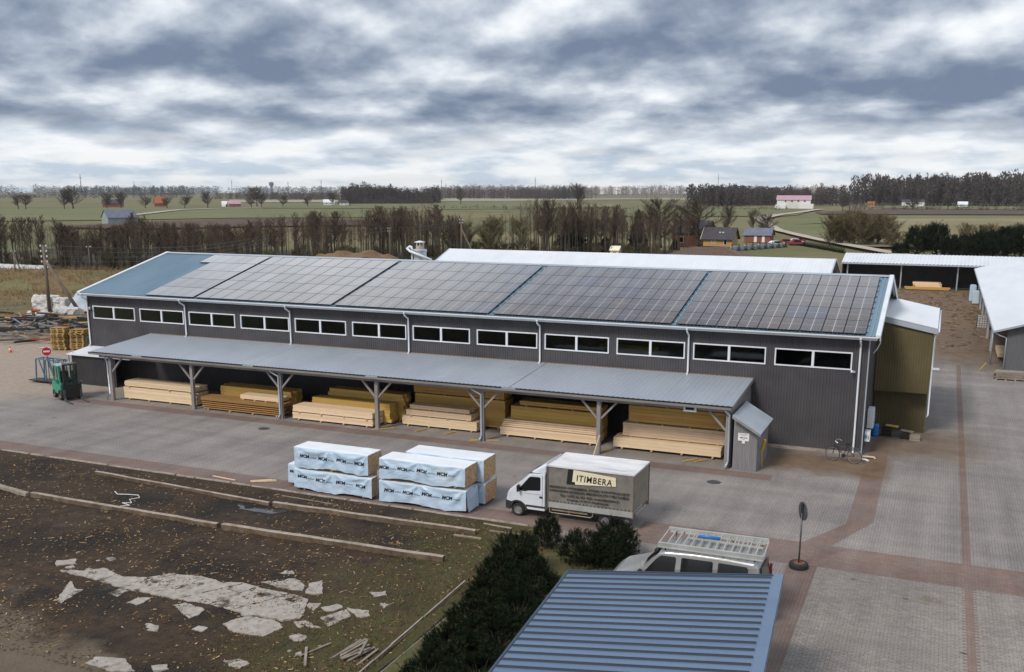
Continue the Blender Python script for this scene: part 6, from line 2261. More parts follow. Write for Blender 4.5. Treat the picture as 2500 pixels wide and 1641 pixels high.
# ---------------------------------------------------------------- sawdust heap behind the ridge
sp_ = T('sawdust_heap', 'long brown sawdust heap behind the warehouse ridge', 'heap', (-9.0, 46.0, 0))
MB().grid(lambda u, v: (-9.5 + 19 * u, -7 + 14 * v, max(-.1, 6.1 * (max(0, 1 - (2 * u - 1) ** 2) ** .35) * (max(0, 1 - (2 * v - 1) ** 2)) ** .9 + .5 * noise.noise(Vector((u * 9, v * 6, 1))) + .25 * noise.noise(Vector((u * 22, v * 14, 1))) - .25)), 60, 40).build('heap', sand_mat, sp_, smooth=True)
MB().grid(lambda u, v: (-1 + 7 * u, -5.5 + 4 * v, 5.0 * v ** .7 * math.sin(math.pi * u) ** .4 + .45 + .1 * noise.noise(Vector((u * 6, v * 4, 4)))), 20, 14).build('dark_cover', black_gap, sp_, smooth=True)

# ---------------------------------------------------------------- utility poles and wires
INS = MB().lathe([(.02, 0), (.05, .02), (.055, .05), (.03, .07), (.05, .09), (.045, .13), (.001, .15)], 8).mesh('insulator', white_paint)


def upole(label, x, y, h, arms, stay=None, r=.13, side=1.0, rz=0, zb=None):
    zb = gh(x, y) if zb is None else zb
    t = T('utility_pole', label, 'utility pole', (x, y, zb), rz)
    MB().cyl((0, 0, 0), (0, 0, h), r, r * .72, n=10).build('shaft', wood_pole, t, smooth=True)
    if stay:
        MB().cyl((stay[0], stay[1], 0), (.03 * (1 if stay[0] > 0 else -1), 0, h * .80), r * .95, r * .75, n=8).build('stay', wood_pole, t, smooth=True)
    pts = []
    for k in range(arms):
        z = h - .15 - k * .52
        arm = MB().bar((-.32, -.05, z), (.32, -.05, z), .05, .05).build('crossarm', dark_steel, t)
        for s_ in (-1, 1):
            link('insulator', INS, arm, (s_ * .28, -.05, z + .03), (0, 0, 0), (1.5, 1.5, 1.4))
            pts.append(Vector((x, y, zb)) + Matrix.Rotation(rz, 3, 'Z') @ Vector((s_ * .28, -.05, z + .2)))
    return pts


pA = upole('tall dark pole with a long stay and four rows of insulators above the scrap heap', -30.4, 23.2, 7.15, 5, stay=(3.6, -.3), r=.20, rz=R(20))
pF = upole('thin pair of braced poles at the left edge beneath the alders', -66.3, 49.7, 4.4, 1, stay=(1.5, .2), r=.12, rz=R(20), zb=0)
pG = upole('slim pale pole left of the warehouse roof, before the alders', -66.7, 63.3, 4.3, 1, r=.10, rz=R(20), zb=0)
pB = upole('slim pole with two arms just above the left part of the ridge', -88.0, 109.0, 6.0, 2, r=.14, rz=R(20), zb=-2.6)
pC = upole('pole with stay and four rows of insulators above the ridge', -61.1, 108.0, 6.3, 5, stay=(3.0, -.5), r=.17, rz=R(15), zb=-.5)
pD = upole('straight pale pole above the middle of the ridge', -39.0, 105.0, 6.6, 2, r=.17, rz=R(10), zb=-.4)
pE = upole('tall stayed pole left of the gap in the alders', -28.3, 112.0, 8.0, 2, stay=(3.4, -.6), r=.17, rz=R(10), zb=-.4)


def wire(a, b, sag, label, group, r=.012):
    pts = []
    for i in range(13):
        t_ = i / 12
        p = Vector(a).lerp(Vector(b), t_)
        p.z -= sag * 4 * t_ * (1 - t_)
        pts.append(p)
    o = MB().tube(pts, r, 4).build('overhead_wire', dark_steel)
    tag(o, label, 'wire', group)


for k in range(8):
    wire(pA[k], pC[k], 1.6, 'overhead wire from the tall stayed pole to the ridge pole', 'wires between the two stayed poles', .016)
for k in range(4):
    wire(pC[k], pD[k % len(pD)], .6, 'overhead wire between the ridge pole and the straight pale pole', 'wires right of the ridge pole', .016)
    wire(pD[k % len(pD)], pE[k % len(pE)], .5, 'overhead wire between the pale pole and the pole by the gap', 'wires before the gap', .016)
for k in range(2):
    wire(pB[k], pC[k + 2], .8, 'overhead wire from the slim pole to the ridge pole', 'wires at the slim pole', .016)
    wire(pA[k + 2], (-140, 40 + k, 8.0 - k * .4), 1.2, 'overhead wire leaving the tall stayed pole at the left', 'wires leaving at the left', .016)

# ================================================================ houses
def gable_house(t, L, D_, eave, ridge, wall, roof, over=.35, axis='x'):
    """ridge along local x; front towards -y"""
    mb = MB()
    mb.box((-L / 2, -D_ / 2, 0), (L / 2, D_ / 2, eave))
    for x in (-L / 2, L / 2 - .15):
        mb.prism([(x, -D_ / 2, eave), (x, D_ / 2, eave), (x, 0, ridge - .08)], (.15, 0, 0))
    mb.build('wall', wall, t)
    s_ = (ridge - eave) / (D_ / 2)
    mb = MB()
    for sg_ in (-1, 1):
        mb.prism([(-L / 2 - over, sg_ * (D_ / 2 + over), eave - s_ * over), (L / 2 + over, sg_ * (D_ / 2 + over), eave - s_ * over), (L / 2 + over, 0, ridge), (-L / 2 - over, 0, ridge)], (0, 0, .14))
    mb.build('roof', roof, t)


def hwin(t, x, y, z, w, h, face='f', m_=None, frame=white_trim):
    mb = MB()
    if face == 'f':
        mb.box((x, y - .05, z), (x + w, y + .02, z + h))
        q = MB().box((x + .08, y - .06, z + .08), (x + w - .08, y - .052, z + h - .08))
    else:
        mb.box((y - .05, x, z), (y + .02, x + w, z + h))
        q = MB().box((y - .06, x + .08, z + .08), (y - .052, x + w - .08, z + h - .08))
    o = mb.build('window', frame, t)
    q.build('pane', m_ or glass_dark, o)


h1 = T('brick_house', 'red brick house with dark roof and three roof lights behind the bare oaks', 'house', (-3.6, 186.5, 0), R(-3))
gable_house(h1, 8.2, 7.5, 3.3, 5.9, brick_red, roof_dark)
for k in range(3):
    MB().box((-1.5 + k * 1.1, -2.35, 4.42), (-.95 + k * 1.1, -2.0, 4.66)).build('roof_light', white_paint, h1)
hwin(h1, 1.8, -3.76, .9, .45, 1.6)
hwin(h1, 2.5, -3.76, .9, .45, 1.6)
hwin(h1, -2.6, -3.76, .9, 1.2, 1.4)
MB().prism([(-4.12, -3.75, 0), (-4.12, 3.75, 0), (-4.12, 3.75, 3.3), (-4.12, 0, 5.8), (-4.12, -3.75, 3.3)], (-.05, 0, 0)).build('gable_face', brick_pink, h1)
MB().box((-.3, -.3, 5.7), (.3, .3, 6.5)).build('chimney', brick_red, h1)
h2 = T('timber_house', 'honey-coloured timber house with dark roof right of the brick house', 'house', (4.8, 176.5, .7), R(-4))
gable_house(h2, 6.6, 4.6, 1.9, 4.0, wood_house, roof_dark, .5)
for k in range(2):
    MB().box((.0 + k * .7, -1.35, 2.95), (.38 + k * .7, -1.1, 3.15)).build('roof_light', white_paint, h2)
hwin(h2, 1.4, -2.31, .35, .75, 1.3)
hwin(h2, -1.4, -2.31, .6, .9, .8, m_=wood_house)
mb = MB()
for s_ in (-1, 1):
    mb.bar((-3.85, s_ * 2.75, 1.45), (-3.85, 0, 4.05), .12, .25)
mb.bar((-3.86, -1.2, 2.6), (-3.86, 1.2, 2.6), .10, .15).bar((-3.86, 0, 1.9), (-3.86, 0, 3.9), .10, .15)
mb.build('barge_board', mat('barge', (.55, .42, .28), rough=.7), h2)
hwin(h2, -.5, -3.33, 1.2, 1.0, 1.4, 's')
h3 = T('brick_outbuilding', 'low brick outbuilding with dark roof and white doors', 'house', (7.3, 212, 0), R(-3))
gable_house(h3, 6.6, 4.0, 2.0, 3.5, brick_red, roof_slate, .35)
for x in (-.8, 1.2):
    MB().box((x, -2.05, .1), (x + .7, -1.98, 1.75)).build('door', white_paint, h3)
h4 = T('hipped_roof_house', 'house with brown tiled hipped roof just behind the rear hall', 'house', (14.2, 122, 0))
h4.scale = (1, 1, .86)
mb = MB()
mb.add([(-7.6, -5, 1.9), (7.6, -5, 1.9), (7.6, 5, 1.9), (-7.6, 5, 1.9), (-2.8, 0, 3.75), (2.8, 0, 3.75)], [(0, 1, 5, 4), (1, 2, 5), (2, 3, 4, 5), (3, 0, 4)])
mb.build('roof', roof_tile, h4)
mb = MB()
for p, q in (((-7.6, -5, 1.92), (-2.8, 0, 3.77)), ((7.6, -5, 1.92), (2.8, 0, 3.77)), ((-2.8, 0, 3.77), (2.8, 0, 3.77))):
    mb.bar(p, q, .22, .10)
mb.build('hip_tile', mat('hip', (.18, .12, .10), rough=.7), h4)
mb = MB()
for r in range(9):
    f_ = r / 9
    y, z = -5 + 5 * f_, 1.9 + 1.85 * f_ + .025
    xw = 7.6 - 4.8 * f_
    mb.box((-xw, y, z), (xw, y + .06, z + .035))
mb.build('tile_course', roof_tile, h4)
MB().box((-7, -4.4, 0), (7, 4.4, 1.9)).build('wall', house_white, h4)
kn = T('kennel', 'small cream playhouse beside the hipped roof', 'playhouse', (-8.2, 140, 0))
gable_house(kn, 1.8, 1.8, 1.3, 2.0, mat('cream', (.75, .68, .45), rough=.7), mat('cream2', (.85, .80, .62), rough=.6), .15)
MB().box((-.3, -.93, .1), (.3, -.90, 1.0)).build('door', wood_dark, kn)

# garden wall of the houses with dark conifers in front
gw = T('garden_wall', 'low pale garden wall with dark conifers before the houses', 'wall', (8.6, 170, 0))
MB().bar((0, 0, .45), (8.0, 22, .45), .25, .9).build('panel', mat('pale_wall', (.55, .58, .62), rough=.8), gw)
MB().bar((.0, 2.6, .5), (6.2, 24, .5), .25, 1.0).build('rear_panel', mat('stone_wall', (.42, .38, .33), (.30, .27, .24), sc=3, rough=.85), gw)
for k in range(5):
    MB().box((k * 2 - .15, k * 5.5 - .15, 0), (k * 2 + .15, k * 5.5 + .15, 1.1)).build('pillar', white_paint, gw)
for i, (x, y, m_, lb) in enumerate(((15.6, 203, lead_red, 'dark red parked car by the track, leftmost'), (17.3, 206, white_trim, 'white parked car between the red ones'), (18.4, 200, lead_red, 'red parked car at the right end of the row'), (16.6, 214, lead_red, 'dark red car standing higher on the track'), (14.6, 192, white_trim, 'white car parked inside the garden wall'))):
    c = T('parked_car', lb, 'car', (x, y, 0), R(10 * i), 'cars parked by the track')
    bevelled(MB().prism([(-1.9, -.8, .3), (1.9, -.8, .3), (1.95, -.8, .75), (1.1, -.8, .85), (.6, -.8, 1.35), (-.9, -.8, 1.38), (-1.6, -.8, .9), (-1.95, -.8, .8)], (0, 1.6, 0)), .08, 2).build('body', m_, c)
    MB().prism([(-.85, -.82, .88), (1.0, -.82, .88), (.55, -.82, 1.28), (-.8, -.82, 1.3)], (0, 1.64, 0)).build('glass', glass_dark, c)
    for sx in (-1.15, 1.15):
        for sy in (-.78, .62):
            MB().cyl((sx, sy, .3), (sx, sy + .16, .3), .3, n=12).build('wheel', rubber, c)

# ---------------------------------------------------------------- farm buildings out in the fields
fb = T('white_farmhouse', 'white two-storey farmhouse with pink roof before the right wood', 'house', (-66, 800, 0), R(6))
gable_house(fb, 22, 10, 6.2, 9.0, house_white, roof_pink, .5)
fb.scale = (1.2, 1.2, 1.15)
for k in range(4):
    hwin(fb, -6 + k * 4.2, -5.05, 4.6, 1.3, 1.1)
MB().box((4, -8.5, 0), (13, -5.1, 3.4)).build('porch', white_paint, fb)
MB().box((-12, -8.0, 0), (-5, -5.1, 2.6)).build('garage', white_paint, fb)
gb = T('grey_barn', 'grey-blue barn with slate roof beyond the left alders', 'barn', (-246, 250, 0), R(62))
gable_house(gb, 11, 8, 2.6, 5.4, mat('barn_wall', (.30, .34, .36), (.25, .29, .31), sc=.6, rough=.7), roof_slate, .3)
wt = T('white_hangar', 'white arched hangar in the left fields', 'hangar', (-520, 650, 0), R(40))
MB().grid(lambda u, v: (-5 + 10 * u, -5 * math.cos(v * math.pi), 4.6 * math.sin(v * math.pi)), 4, 12).build('shell', white_paint, wt, smooth=True)
for x in (-5, 5):
    MB().add([(x, -5 * math.cos(q * math.pi / 12), 4.6 * math.sin(q * math.pi / 12)) for q in range(13)], [tuple(range(13))]).build('end_wall', white_paint, wt)
MB().box((-1.6, -5.05, 0), (1.2, -4.6, 2.0)).build('door', black_gap, wt)
for (x, y, L, D_, e, r_, wm_, rm_, a, nm, lb) in ((-585, 585, 16, 8, 3, 6, rusty, roof_dark, 50, 'barn', 'dark red long barn at the left edge of the fields'), (-572, 625, 9, 8, 3, 7.5, rusty, mat('roof_rust', (.36, .11, .045), rough=.8), 50, 'farmhouse', 'farmhouse with rust-red roof in the left fields'),
                                                 (-505, 640, 10, 6, 2.6, 4.5, brick_pink, roof_pink, 50, 'farmhouse', 'pale pink low house right of the rust-red roof'), (-490, 760, 10, 6, 3, 5.5, house_white, white_metal, 30, 'farmhouse', 'small white house behind the middle trees'),
                                                 (-470, 755, 8, 6, 3, 5, house_white, roof_dark, 30, 'farmhouse', 'second small white house behind the middle trees'), (19, 985, 20, 10, 4.5, 6.5, house_white, roof_dark, 0, 'farmhouse', 'white flat house before the right wood'),
                                                 (62, 960, 8, 6, 2.6, 5, white_paint, white_metal, 0, 'shed', 'tiny white shed before the right wood'), (-1150, 1800, 60, 20, 8, 9, house_white, white_metal, 20, 'hall', 'far white hall left of the middle wood'),
                                                 (-15, 930, 6, 5, 2.4, 5, wood_house, rusty, 0, 'shed', 'orange shed before the right wood')):
    t_ = T(nm, lb, 'house' if 'house' in nm else nm, (x, y, 0), R(a))
    gable_house(t_, L, D_, e, r_, wm_, rm_, .4)
    hwin(t_, -L * .3, -D_ / 2 - .02, e * .45, L * .12, e * .35)
    hwin(t_, L * .15, -D_ / 2 - .02, e * .45, L * .12, e * .35)
MB().box((-10, -6, 4.5), (-2, 3, 8.0)).build('upper_floor', house_white, t_) if False else None
# masts and towers on the horizon
for (az, D_, h, r_, lb, cat) in ((-46.6, 4200, 78, 2.2, 'tall thin mast on the left horizon', 'mast'), (-44.0, 4200, 46, 7, 'spired church on the left horizon', 'church'), (-36.9, 4200, 52, 9, 'water tower on the horizon above the left woods', 'tower'),
                                 (-39.0, 4200, 60, 1.4, 'faint mast left of the water tower', 'mast'), (-36.0, 4200, 55, 1.4, 'faint mast right of the water tower', 'mast'), (-34.2, 4200, 62, 1.6, 'mast above the middle woods', 'mast'), (-22.2, 3800, 70, 1.6, 'lattice mast above the birch wood', 'mast'), (-27.5, 3800, 62, 1.4, 'mast left of the birch wood', 'mast'), (-12.0, 1500, 40, .5, 'thin mast above the right wood', 'mast')):
    a = R(az)
    x, y = CAM.x + math.sin(a) * D_, CAM.y + math.cos(a) * D_
    t_ = T(cat, lb, cat, (x, y, 0))
    if cat == 'mast':
        MB().cyl((0, 0, 0), (0, 0, h), r_, r_ * .4, n=6).build('shaft', dark_steel, t_)
        MB().bar((-r_ * 2, 0, h * .82), (r_ * 2, 0, h * .82), r_).build('crossarm', dark_steel, t_)
    elif cat == 'church':
        MB().box((-9, -9, 0), (9, 9, h * .62)).build('tower', roof_slate, t_)
        MB().lathe([(8, h * .62), (5, h * .75), (1.2, h * .85), (.4, h * 1.2)], 8).build('spire', roof_slate, t_)
    else:
        MB().cyl((0, 0, 0), (0, 0, h * .7), 5, n=12).build('shaft', roof_slate, t_)
        MB().lathe([(5, h * .68), (9.5, h * .76), (9.5, h * .96), (4, h), (.1, h)], 14).build('tank', roof_slate, t_)
# ================================================================ trees
def limb(mb, p, q, r0, r1, n=4, mi=0):
    mb.cyl(p, q, r0, r1, n=n, mi=mi, cap=False)


def twig(mb, p, d, l, w, rg, mi=0):
    a = d.cross(Vector((rg.uniform(-1, 1), rg.uniform(-1, 1), rg.uniform(-1, 1))))
    if a.length < 1e-4:
        return
    a = a.normalized() * w
    mid = p + d * (l * .5)
    mb.add([p - a, p + a, p + d * l], [(0, 1, 2)], mi)


def bare_tree(seed, h, tr_, cb, cr, nl, nt_, tw, up_=.75, bark_m=None, twig_m=None, fork=False):
    """leafless tree: tapered bent trunk, limbs, fine twigs; returns (trunk mesh, crown mesh)"""
    rg = random.Random(seed)
    t, c = MB(), MB()
    n = 7
    pts = []
    lean = Vector((rg.uniform(-.05, .05), rg.uniform(-.05, .05), 0))
    for i in range(n + 1):
        z = h * .93 * i / n
        pts.append(Vector((lean.x * z + .12 * noise.noise(Vector((z * .35, seed, 0))), lean.y * z + .12 * noise.noise(Vector((seed, z * .35, 0))), z)))
    t.tube(pts, [tr_ * (1 - .86 * i / n) * (1.35 if i == 0 else 1) for i in range(n + 1)], 6)

    def along(f):
        k = min(n - 1, int(f * n))
        return pts[k].lerp(pts[k + 1], f * n - k)
    for i in range(nl):
        f = cb + (1 - cb) * (i + rg.random()) / nl
        p = along(min(f, .99))
        a = rg.uniform(0, 6.283)
        k = (f - cb) / (1 - cb)
        prof_ = (math.sin(math.pi * min(1, (.18 + .82 * k))) ** .7)
        l = cr * (.35 + .75 * prof_) * rg.uniform(.75, 1.2)
        d = Vector((math.cos(a), math.sin(a), up_ * rg.uniform(.6, 1.4))).normalized()
        q = p + d * l + Vector((0, 0, .12 * l))
        r0 = tr_ * (1 - .86 * f) * .55
        m_ = p.lerp(q, .5) + Vector((0, 0, -.06 * l))
        limb(t, p, m_, r0, r0 * .6)
        limb(t, m_, q, r0 * .6, r0 * .2)
        for s_ in range(int(nt_ / nl)):
            g = rg.uniform(.2, 1.0)
            b = (p.lerp(m_, g * 2) if g < .5 else m_.lerp(q, g * 2 - 1))
            dd = (d * .5 + Vector((rg.gauss(0, .6), rg.gauss(0, .6), rg.uniform(-.1, 1.0)))).normalized()
            ln = l * rg.uniform(.22, .55)
            twig(c, b, dd, ln, tw * rg.uniform(.6, 1.3), rg)
            if rg.random() < .5:
                e = b + dd * ln * .5
                twig(c, e, (dd + Vector((rg.gauss(0, .7), rg.gauss(0, .7), rg.gauss(.2, .5)))).normalized(), ln * .6, tw * .7, rg)
    return t.mesh('trunk', bark_m, True), c.mesh('crown', twig_m)


ALD = [bare_tree(100 + i, 10.5, (.13, .16, .11)[i % 3], (.40, .52, .46, .30)[i % 4], (1.25, 1.0, 1.5)[i % 3], 24, (760, 620, 900)[i % 3], .021, (1.7, 2.2, 1.3)[i % 3], bark_alder, twig_alder) for i in range(9)]
OAK = [bare_tree(200 + i, 9.6, .36, .22, 4.6, 36, 2600, .030, .55, bark, twig_grey) for i in range(3)]
SHR = [bare_tree(300 + i, 5.0, .07, .05, 2.0, 34, 1700, .022, 1.1, bark, twig_olive) for i in range(3)]
rt_ = random.Random(77)


def plant(name, ms, label, cat, x, y, sc, sz, group, z=None):
    t = T(name, label, cat, (x, y, gh(x, y) - .05 if z is None else z), rt_.uniform(0, 6.28), group)
    t.scale = (sc, sc, sz)
    link('trunk', ms[0], t)
    link('crown', ms[1], t)
    return t


# the alder belt along the stream: three stretches, each with its own words
def path(pts, f):
    k = f * (len(pts) - 1)
    i = min(int(k), len(pts) - 2)
    a, b = Vector((*pts[i], 0)), Vector((*pts[i + 1], 0))
    d = (b - a).normalized()
    return a.lerp(b, k - i), Vector((-d.y, d.x, 0))


def belt_h(x, y):
    # the belt grows taller from west to east, with a low stretch before the ploughed field
    d = Vector((x, y, 0)) - CAM
    D_ = d.dot(fw)
    u = 1250 + 2410 * d.dot(rt) / D_
    tb = [(-400, 525), (130, 525), (165, 547), (300, 550), (325, 519), (355, 524), (380, 543), (600, 545), (640, 530), (760, 515), (900, 506), (1020, 500), (1065, 500), (1085, 530), (1130, 520), (1160, 495), (1250, 485), (1310, 478), (1400, 488), (1480, 496), (1540, 508), (2500, 508)]
    ty = 510
    for (a, ya), (b, yb_) in zip(tb, tb[1:]):
        if a <= u <= b:
            ty = ya + (yb_ - ya) * (u - a) / (b - a)
    return max(3.5, 12.38 - (ty - 470) * D_ / 2410)


ALDL = [([(-100, 70), (-82, 70), (-66, 80)], 72, (8.0, 9.4), 15, 'bare brown alder in the left stretch of the tree belt, left of the roof', 'alders left of the roof'),
        ([(-74, 86), (-62, 100), (-50, 118), (-38, 128)], 118, (8.6, 10.4), 17, 'bare brown alder in the middle stretch of the tree belt, above the ridge', 'alders above the ridge'),
        ([(-28, 138), (-20, 147), (-12, 152), (-4, 160)], 68, (9.6, 11.6), 13, 'tall bare alder in the right stretch of the tree belt, around the dark spruce', 'alders around the spruce'),
        ([(-112, 104), (-96, 112), (-80, 122)], 40, (8.0, 9.6), 12, 'bare alder in the rear row of the belt, at the left', 'rear row of alders')]
for pts, n, hr, wd, lb, gp in ALDL:
    for k in range(n):
        p, nr = path(pts, (k + rt_.random()) / n)
        q = p + nr * rt_.uniform(-wd * .95, wd * .5)
        h = belt_h(q.x, q.y) * rt_.choice((.72, .85, .94, 1, 1, 1.05))
        plant('alder_tree', ALD[rt_.randrange(len(ALD))], lb, 'tree', q.x, q.y, rt_.uniform(.75, 1.25), h / 10.5, gp, z=-.1)
# the many more stems of the belt that nobody could pick apart: one mass
mb = MB()
rga = random.Random(55)
for k in range(900):
    pts, n_, hr, wd, _l, _g = ALDL[rga.choice((0, 1, 1, 1, 2, 2, 3))]
    p, nr = path(pts, rga.random())
    q = p + nr * rga.uniform(-wd * 1.15, wd * 1.0)
    h = belt_h(q.x, q.y) * rga.uniform(.6, 1.0)
    lx, ly = rga.gauss(0, .03) * h, rga.gauss(0, .03) * h
    r0 = rga.uniform(.05, .10)
    mb.cyl((q.x, q.y, -.1), (q.x + lx, q.y + ly, h), r0, .015, n=3, cap=False)
    for j in range(95):
        f = rga.uniform(.35, 1) ** .8
        b = Vector((q.x + lx * f, q.y + ly * f, h * f)) + Vector((rga.gauss(0, .28), rga.gauss(0, .28), 0)) * (1.2 - abs(f - .75))
        d = Vector((rga.gauss(0, .45), rga.gauss(0, .45), 1)).normalized()
        twig(mb, b, d, rga.uniform(.4, 1.1), rga.uniform(.010, .022), rga, 1)
o = mb.build('alder_stems', [bark_alder, twig_alder], kind='stuff')
tag(o, 'mass of thin bare stems filling the tree belt behind the warehouse', 'trees')
for k, (x, y) in enumerate(((-34, 126), (-31.5, 131), (-29, 129), (-33, 134), (-26, 134), (-36, 124))):
    plant('willow_shrub', SHR[k % 3], 'olive willow shrub in the gap between the alder stretches', 'shrub', x, y, 1.3, 1.25 + .1 * (k % 3), 'willows in the gap', z=-.1)
# undergrowth below the belt
for k in range(90):
    p, nr = path([(-96, 70), (-66, 84), (-50, 112), (-30, 132), (-6, 150)], (k + rt_.random()) / 90)
    q = p + nr * rt_.uniform(-14, 5)
    plant('undergrowth_shrub', SHR[k % 3], 'low brown bush among the trunks of the alder belt', 'shrub', q.x, q.y, .7, rt_.uniform(.35, .6), 'undergrowth of the belt', z=-.1)

for (x, y, s_, sz, lb) in ((-8.9, 176, 1.0, 1.08, 'bare oak before the left end of the brick house'), (-.6, 178, 1.05, 1.02, 'bare oak before the right end of the brick house'), (-6.5, 240, .55, .85, 'young bare tree behind the timber house'), (-4.5, 270, .45, .72, 'small round bare tree in the meadow behind the houses'), (3.8, 246, .62, .62, 'broad bare tree by the bend of the track'),
                             (-218, 700, 1.5, 1.9, 'lone bare tree pair in the middle field'), (-560, 520, 1.6, 1.5, 'bare tree at the left edge of the fields'), (-520, 690, 1.4, 1.7, 'bare tree beside the rust-red roof'), (-420, 900, 1.3, 1.6, 'lone bare tree left of the middle wood'), (26, 760, 1.2, .9, 'small bare tree before the right wood'), (-20, 720, 1.0, 1.0, 'dark bare tree by the farmhouse track'), (50, 800, 1.0, 1.0, 'round bare tree right of the white flat house')):
    plant('bare_tree', OAK[rt_.randrange(3)], lb, 'tree', x, y, s_, sz, None)
for k in range(16):
    plant('bare_tree', OAK[k % 3], 'bare tree in the hedgerow at the left edge of the fields', 'tree', -600 + k * 11 + rt_.uniform(-6, 6), 470 + k * 16 + rt_.uniform(-14, 14), 1.0, rt_.uniform(.8, 1.3), 'hedgerow trees at the left')
for k in range(22):
    plant('willow_thicket', SHR[k % 3], 'tall olive-brown willow in the thicket by the track', 'shrub', 26 + (k % 8) * 1.75 + rt_.uniform(-.6, .6), 203 + (k // 8) * 5 + rt_.uniform(-3, 3), 1.6, rt_.uniform(1.1, 1.5), 'willow thicket by the track')
for k in range(5):
    plant('willow_shrub', SHR[k % 3], 'brown willow at the right edge of the meadow', 'shrub', 56 + k * 2.6, 210 + rt_.uniform(-8, 6), 1.4, rt_.uniform(.8, 1.2), 'willows at the right edge')
for k in range(7):
    plant('willow_shrub', SHR[k % 3], 'thin brown willow right of the thicket', 'shrub', 40 + k * 1.7, 196 + rt_.uniform(-6, 6), 1.0, rt_.uniform(.6, .95), 'thin willows')


# conifers
def conifer(seed, h, r, tiers, per, full=1.0, mi_m=None):
    rg = random.Random(seed)
    t, c = MB(), MB()
    t.cyl((0, 0, 0), (0, 0, h * .97), .16 * h / 9, .02, n=6)
    for i in range(tiers):
        f = (i + .5) / tiers
        z = h * (.06 + .92 * f)
        rr = r * (1 - f) ** .85 + .12
        for k in range(per):
            a = k * 6.283 / per + rg.uniform(-.3, .3)
            l = rr * rg.uniform(.7, 1.15)
            d = Vector((math.cos(a), math.sin(a), -.28 + .5 * f))
            p = Vector((0, 0, z))
            q = p + d * l
            s_ = Vector((-math.sin(a), math.cos(a), 0))
            for j in range(7):
                g = (j + .5) / 7
                b = p.lerp(q, g)
                wd = l * .40 * (1 - g * .55) * full
                dr = (.16 + .10 * (1 - f)) * h / 9 * rg.uniform(.8, 1.8)
                for sd_ in (-1, 1):
                    e = b + s_ * sd_ * wd * rg.uniform(.6, 1.1) + d * (l * .10) - Vector((0, 0, .35 * dr))
                    c.add([b - d * (l * .09), b + d * (l * .11), e], [(0, 1, 2)])
                    c.add([b, e, b.lerp(e, .6) - Vector((0, 0, dr * 1.6))], [(0, 1, 2)])
                c.add([b - d * (l * .10), b + d * (l * .12), b - Vector((0, 0, dr * 2.0))], [(0, 1, 2)])
    return t.mesh('trunk', bark, True), c.mesh('crown', mi_m or needle_far)


SPR = conifer(1, 9.6, 3.0, 26, 13)
SPR2 = conifer(2, 9.0, 2.3, 24, 11)
for ms, x, y, s_, sz, lb in ((SPR, -18.6, 143, 1.25, 1.02, 'dark broad spruce among the right alders'), (SPR2, -10.5, 163, 1.05, 1.03, 'slender spruce left of the bare oaks'), (SPR2, -3.5, 168, .55, .30, 'small dark spruce at the foot of the left oak'), (SPR2, -14.0, 151, .9, .42, 'low dark spruce between the two tall spruces')):
    t = T('spruce', lb, 'tree', (x, y, -.1), rt_.uniform(0, 6))
    t.scale = (s_, s_, sz)
    link('trunk', ms[0], t)
    link('crown', ms[1], t)


def pine(seed, h, r, nb, mt_, tip=None, cand=22, csz=.16):
    """bushy pine: boughs that end in upright candles of needles"""
    rg = random.Random(seed)
    t, c = MB(), MB()
    t.cyl((0, 0, 0), (0, 0, h * .8), .05 * h, .01, n=6)
    for i in range(nb):
        a = rg.uniform(0, 6.283)
        v = rg.random() ** .7
        rr = r * math.sqrt(max(.02, 1 - (v * 1.02 - .12) ** 2)) * rg.uniform(.55, 1.0) ** .5
        p = Vector((math.cos(a) * rr, math.sin(a) * rr, h * (.06 + .80 * v) * rg.uniform(.85, 1.1)))
        if i % 3 == 0:
            limb(t, Vector((0, 0, p.z * .45)), p, .018 * h, .005, 3)
        for j in range(3):
            o = p + Vector((rg.gauss(0, .09), rg.gauss(0, .09), rg.gauss(0, .07))) * (r * .9)
            ax = (Vector((math.cos(a) * .55, math.sin(a) * .55, 1)) + Vector((rg.gauss(0, .25), rg.gauss(0, .25), 0))).normalized()
            ln = csz * rg.uniform(.8, 1.7)
            u = ax.cross(Vector((1, 0, .1))).normalized()
            w = ax.cross(u)
            for k in range(cand):
                f = rg.random()
                b = o + ax * (ln * f)
                th = rg.uniform(0, 6.283)
                d = (u * math.cos(th) + w * math.sin(th) + ax * .75).normalized()
                q = (u * -math.sin(th) + w * math.cos(th)) * (csz * .055)
                c.add([b - q, b + q, b + d * csz * rg.uniform(.45, .8)], [(0, 1, 2)], 1 if (tip and f > .8 and rg.random() < .5) else 0)
    return t.mesh('trunk', bark, True), c.mesh('crown', [mt_, tip] if tip else [mt_])


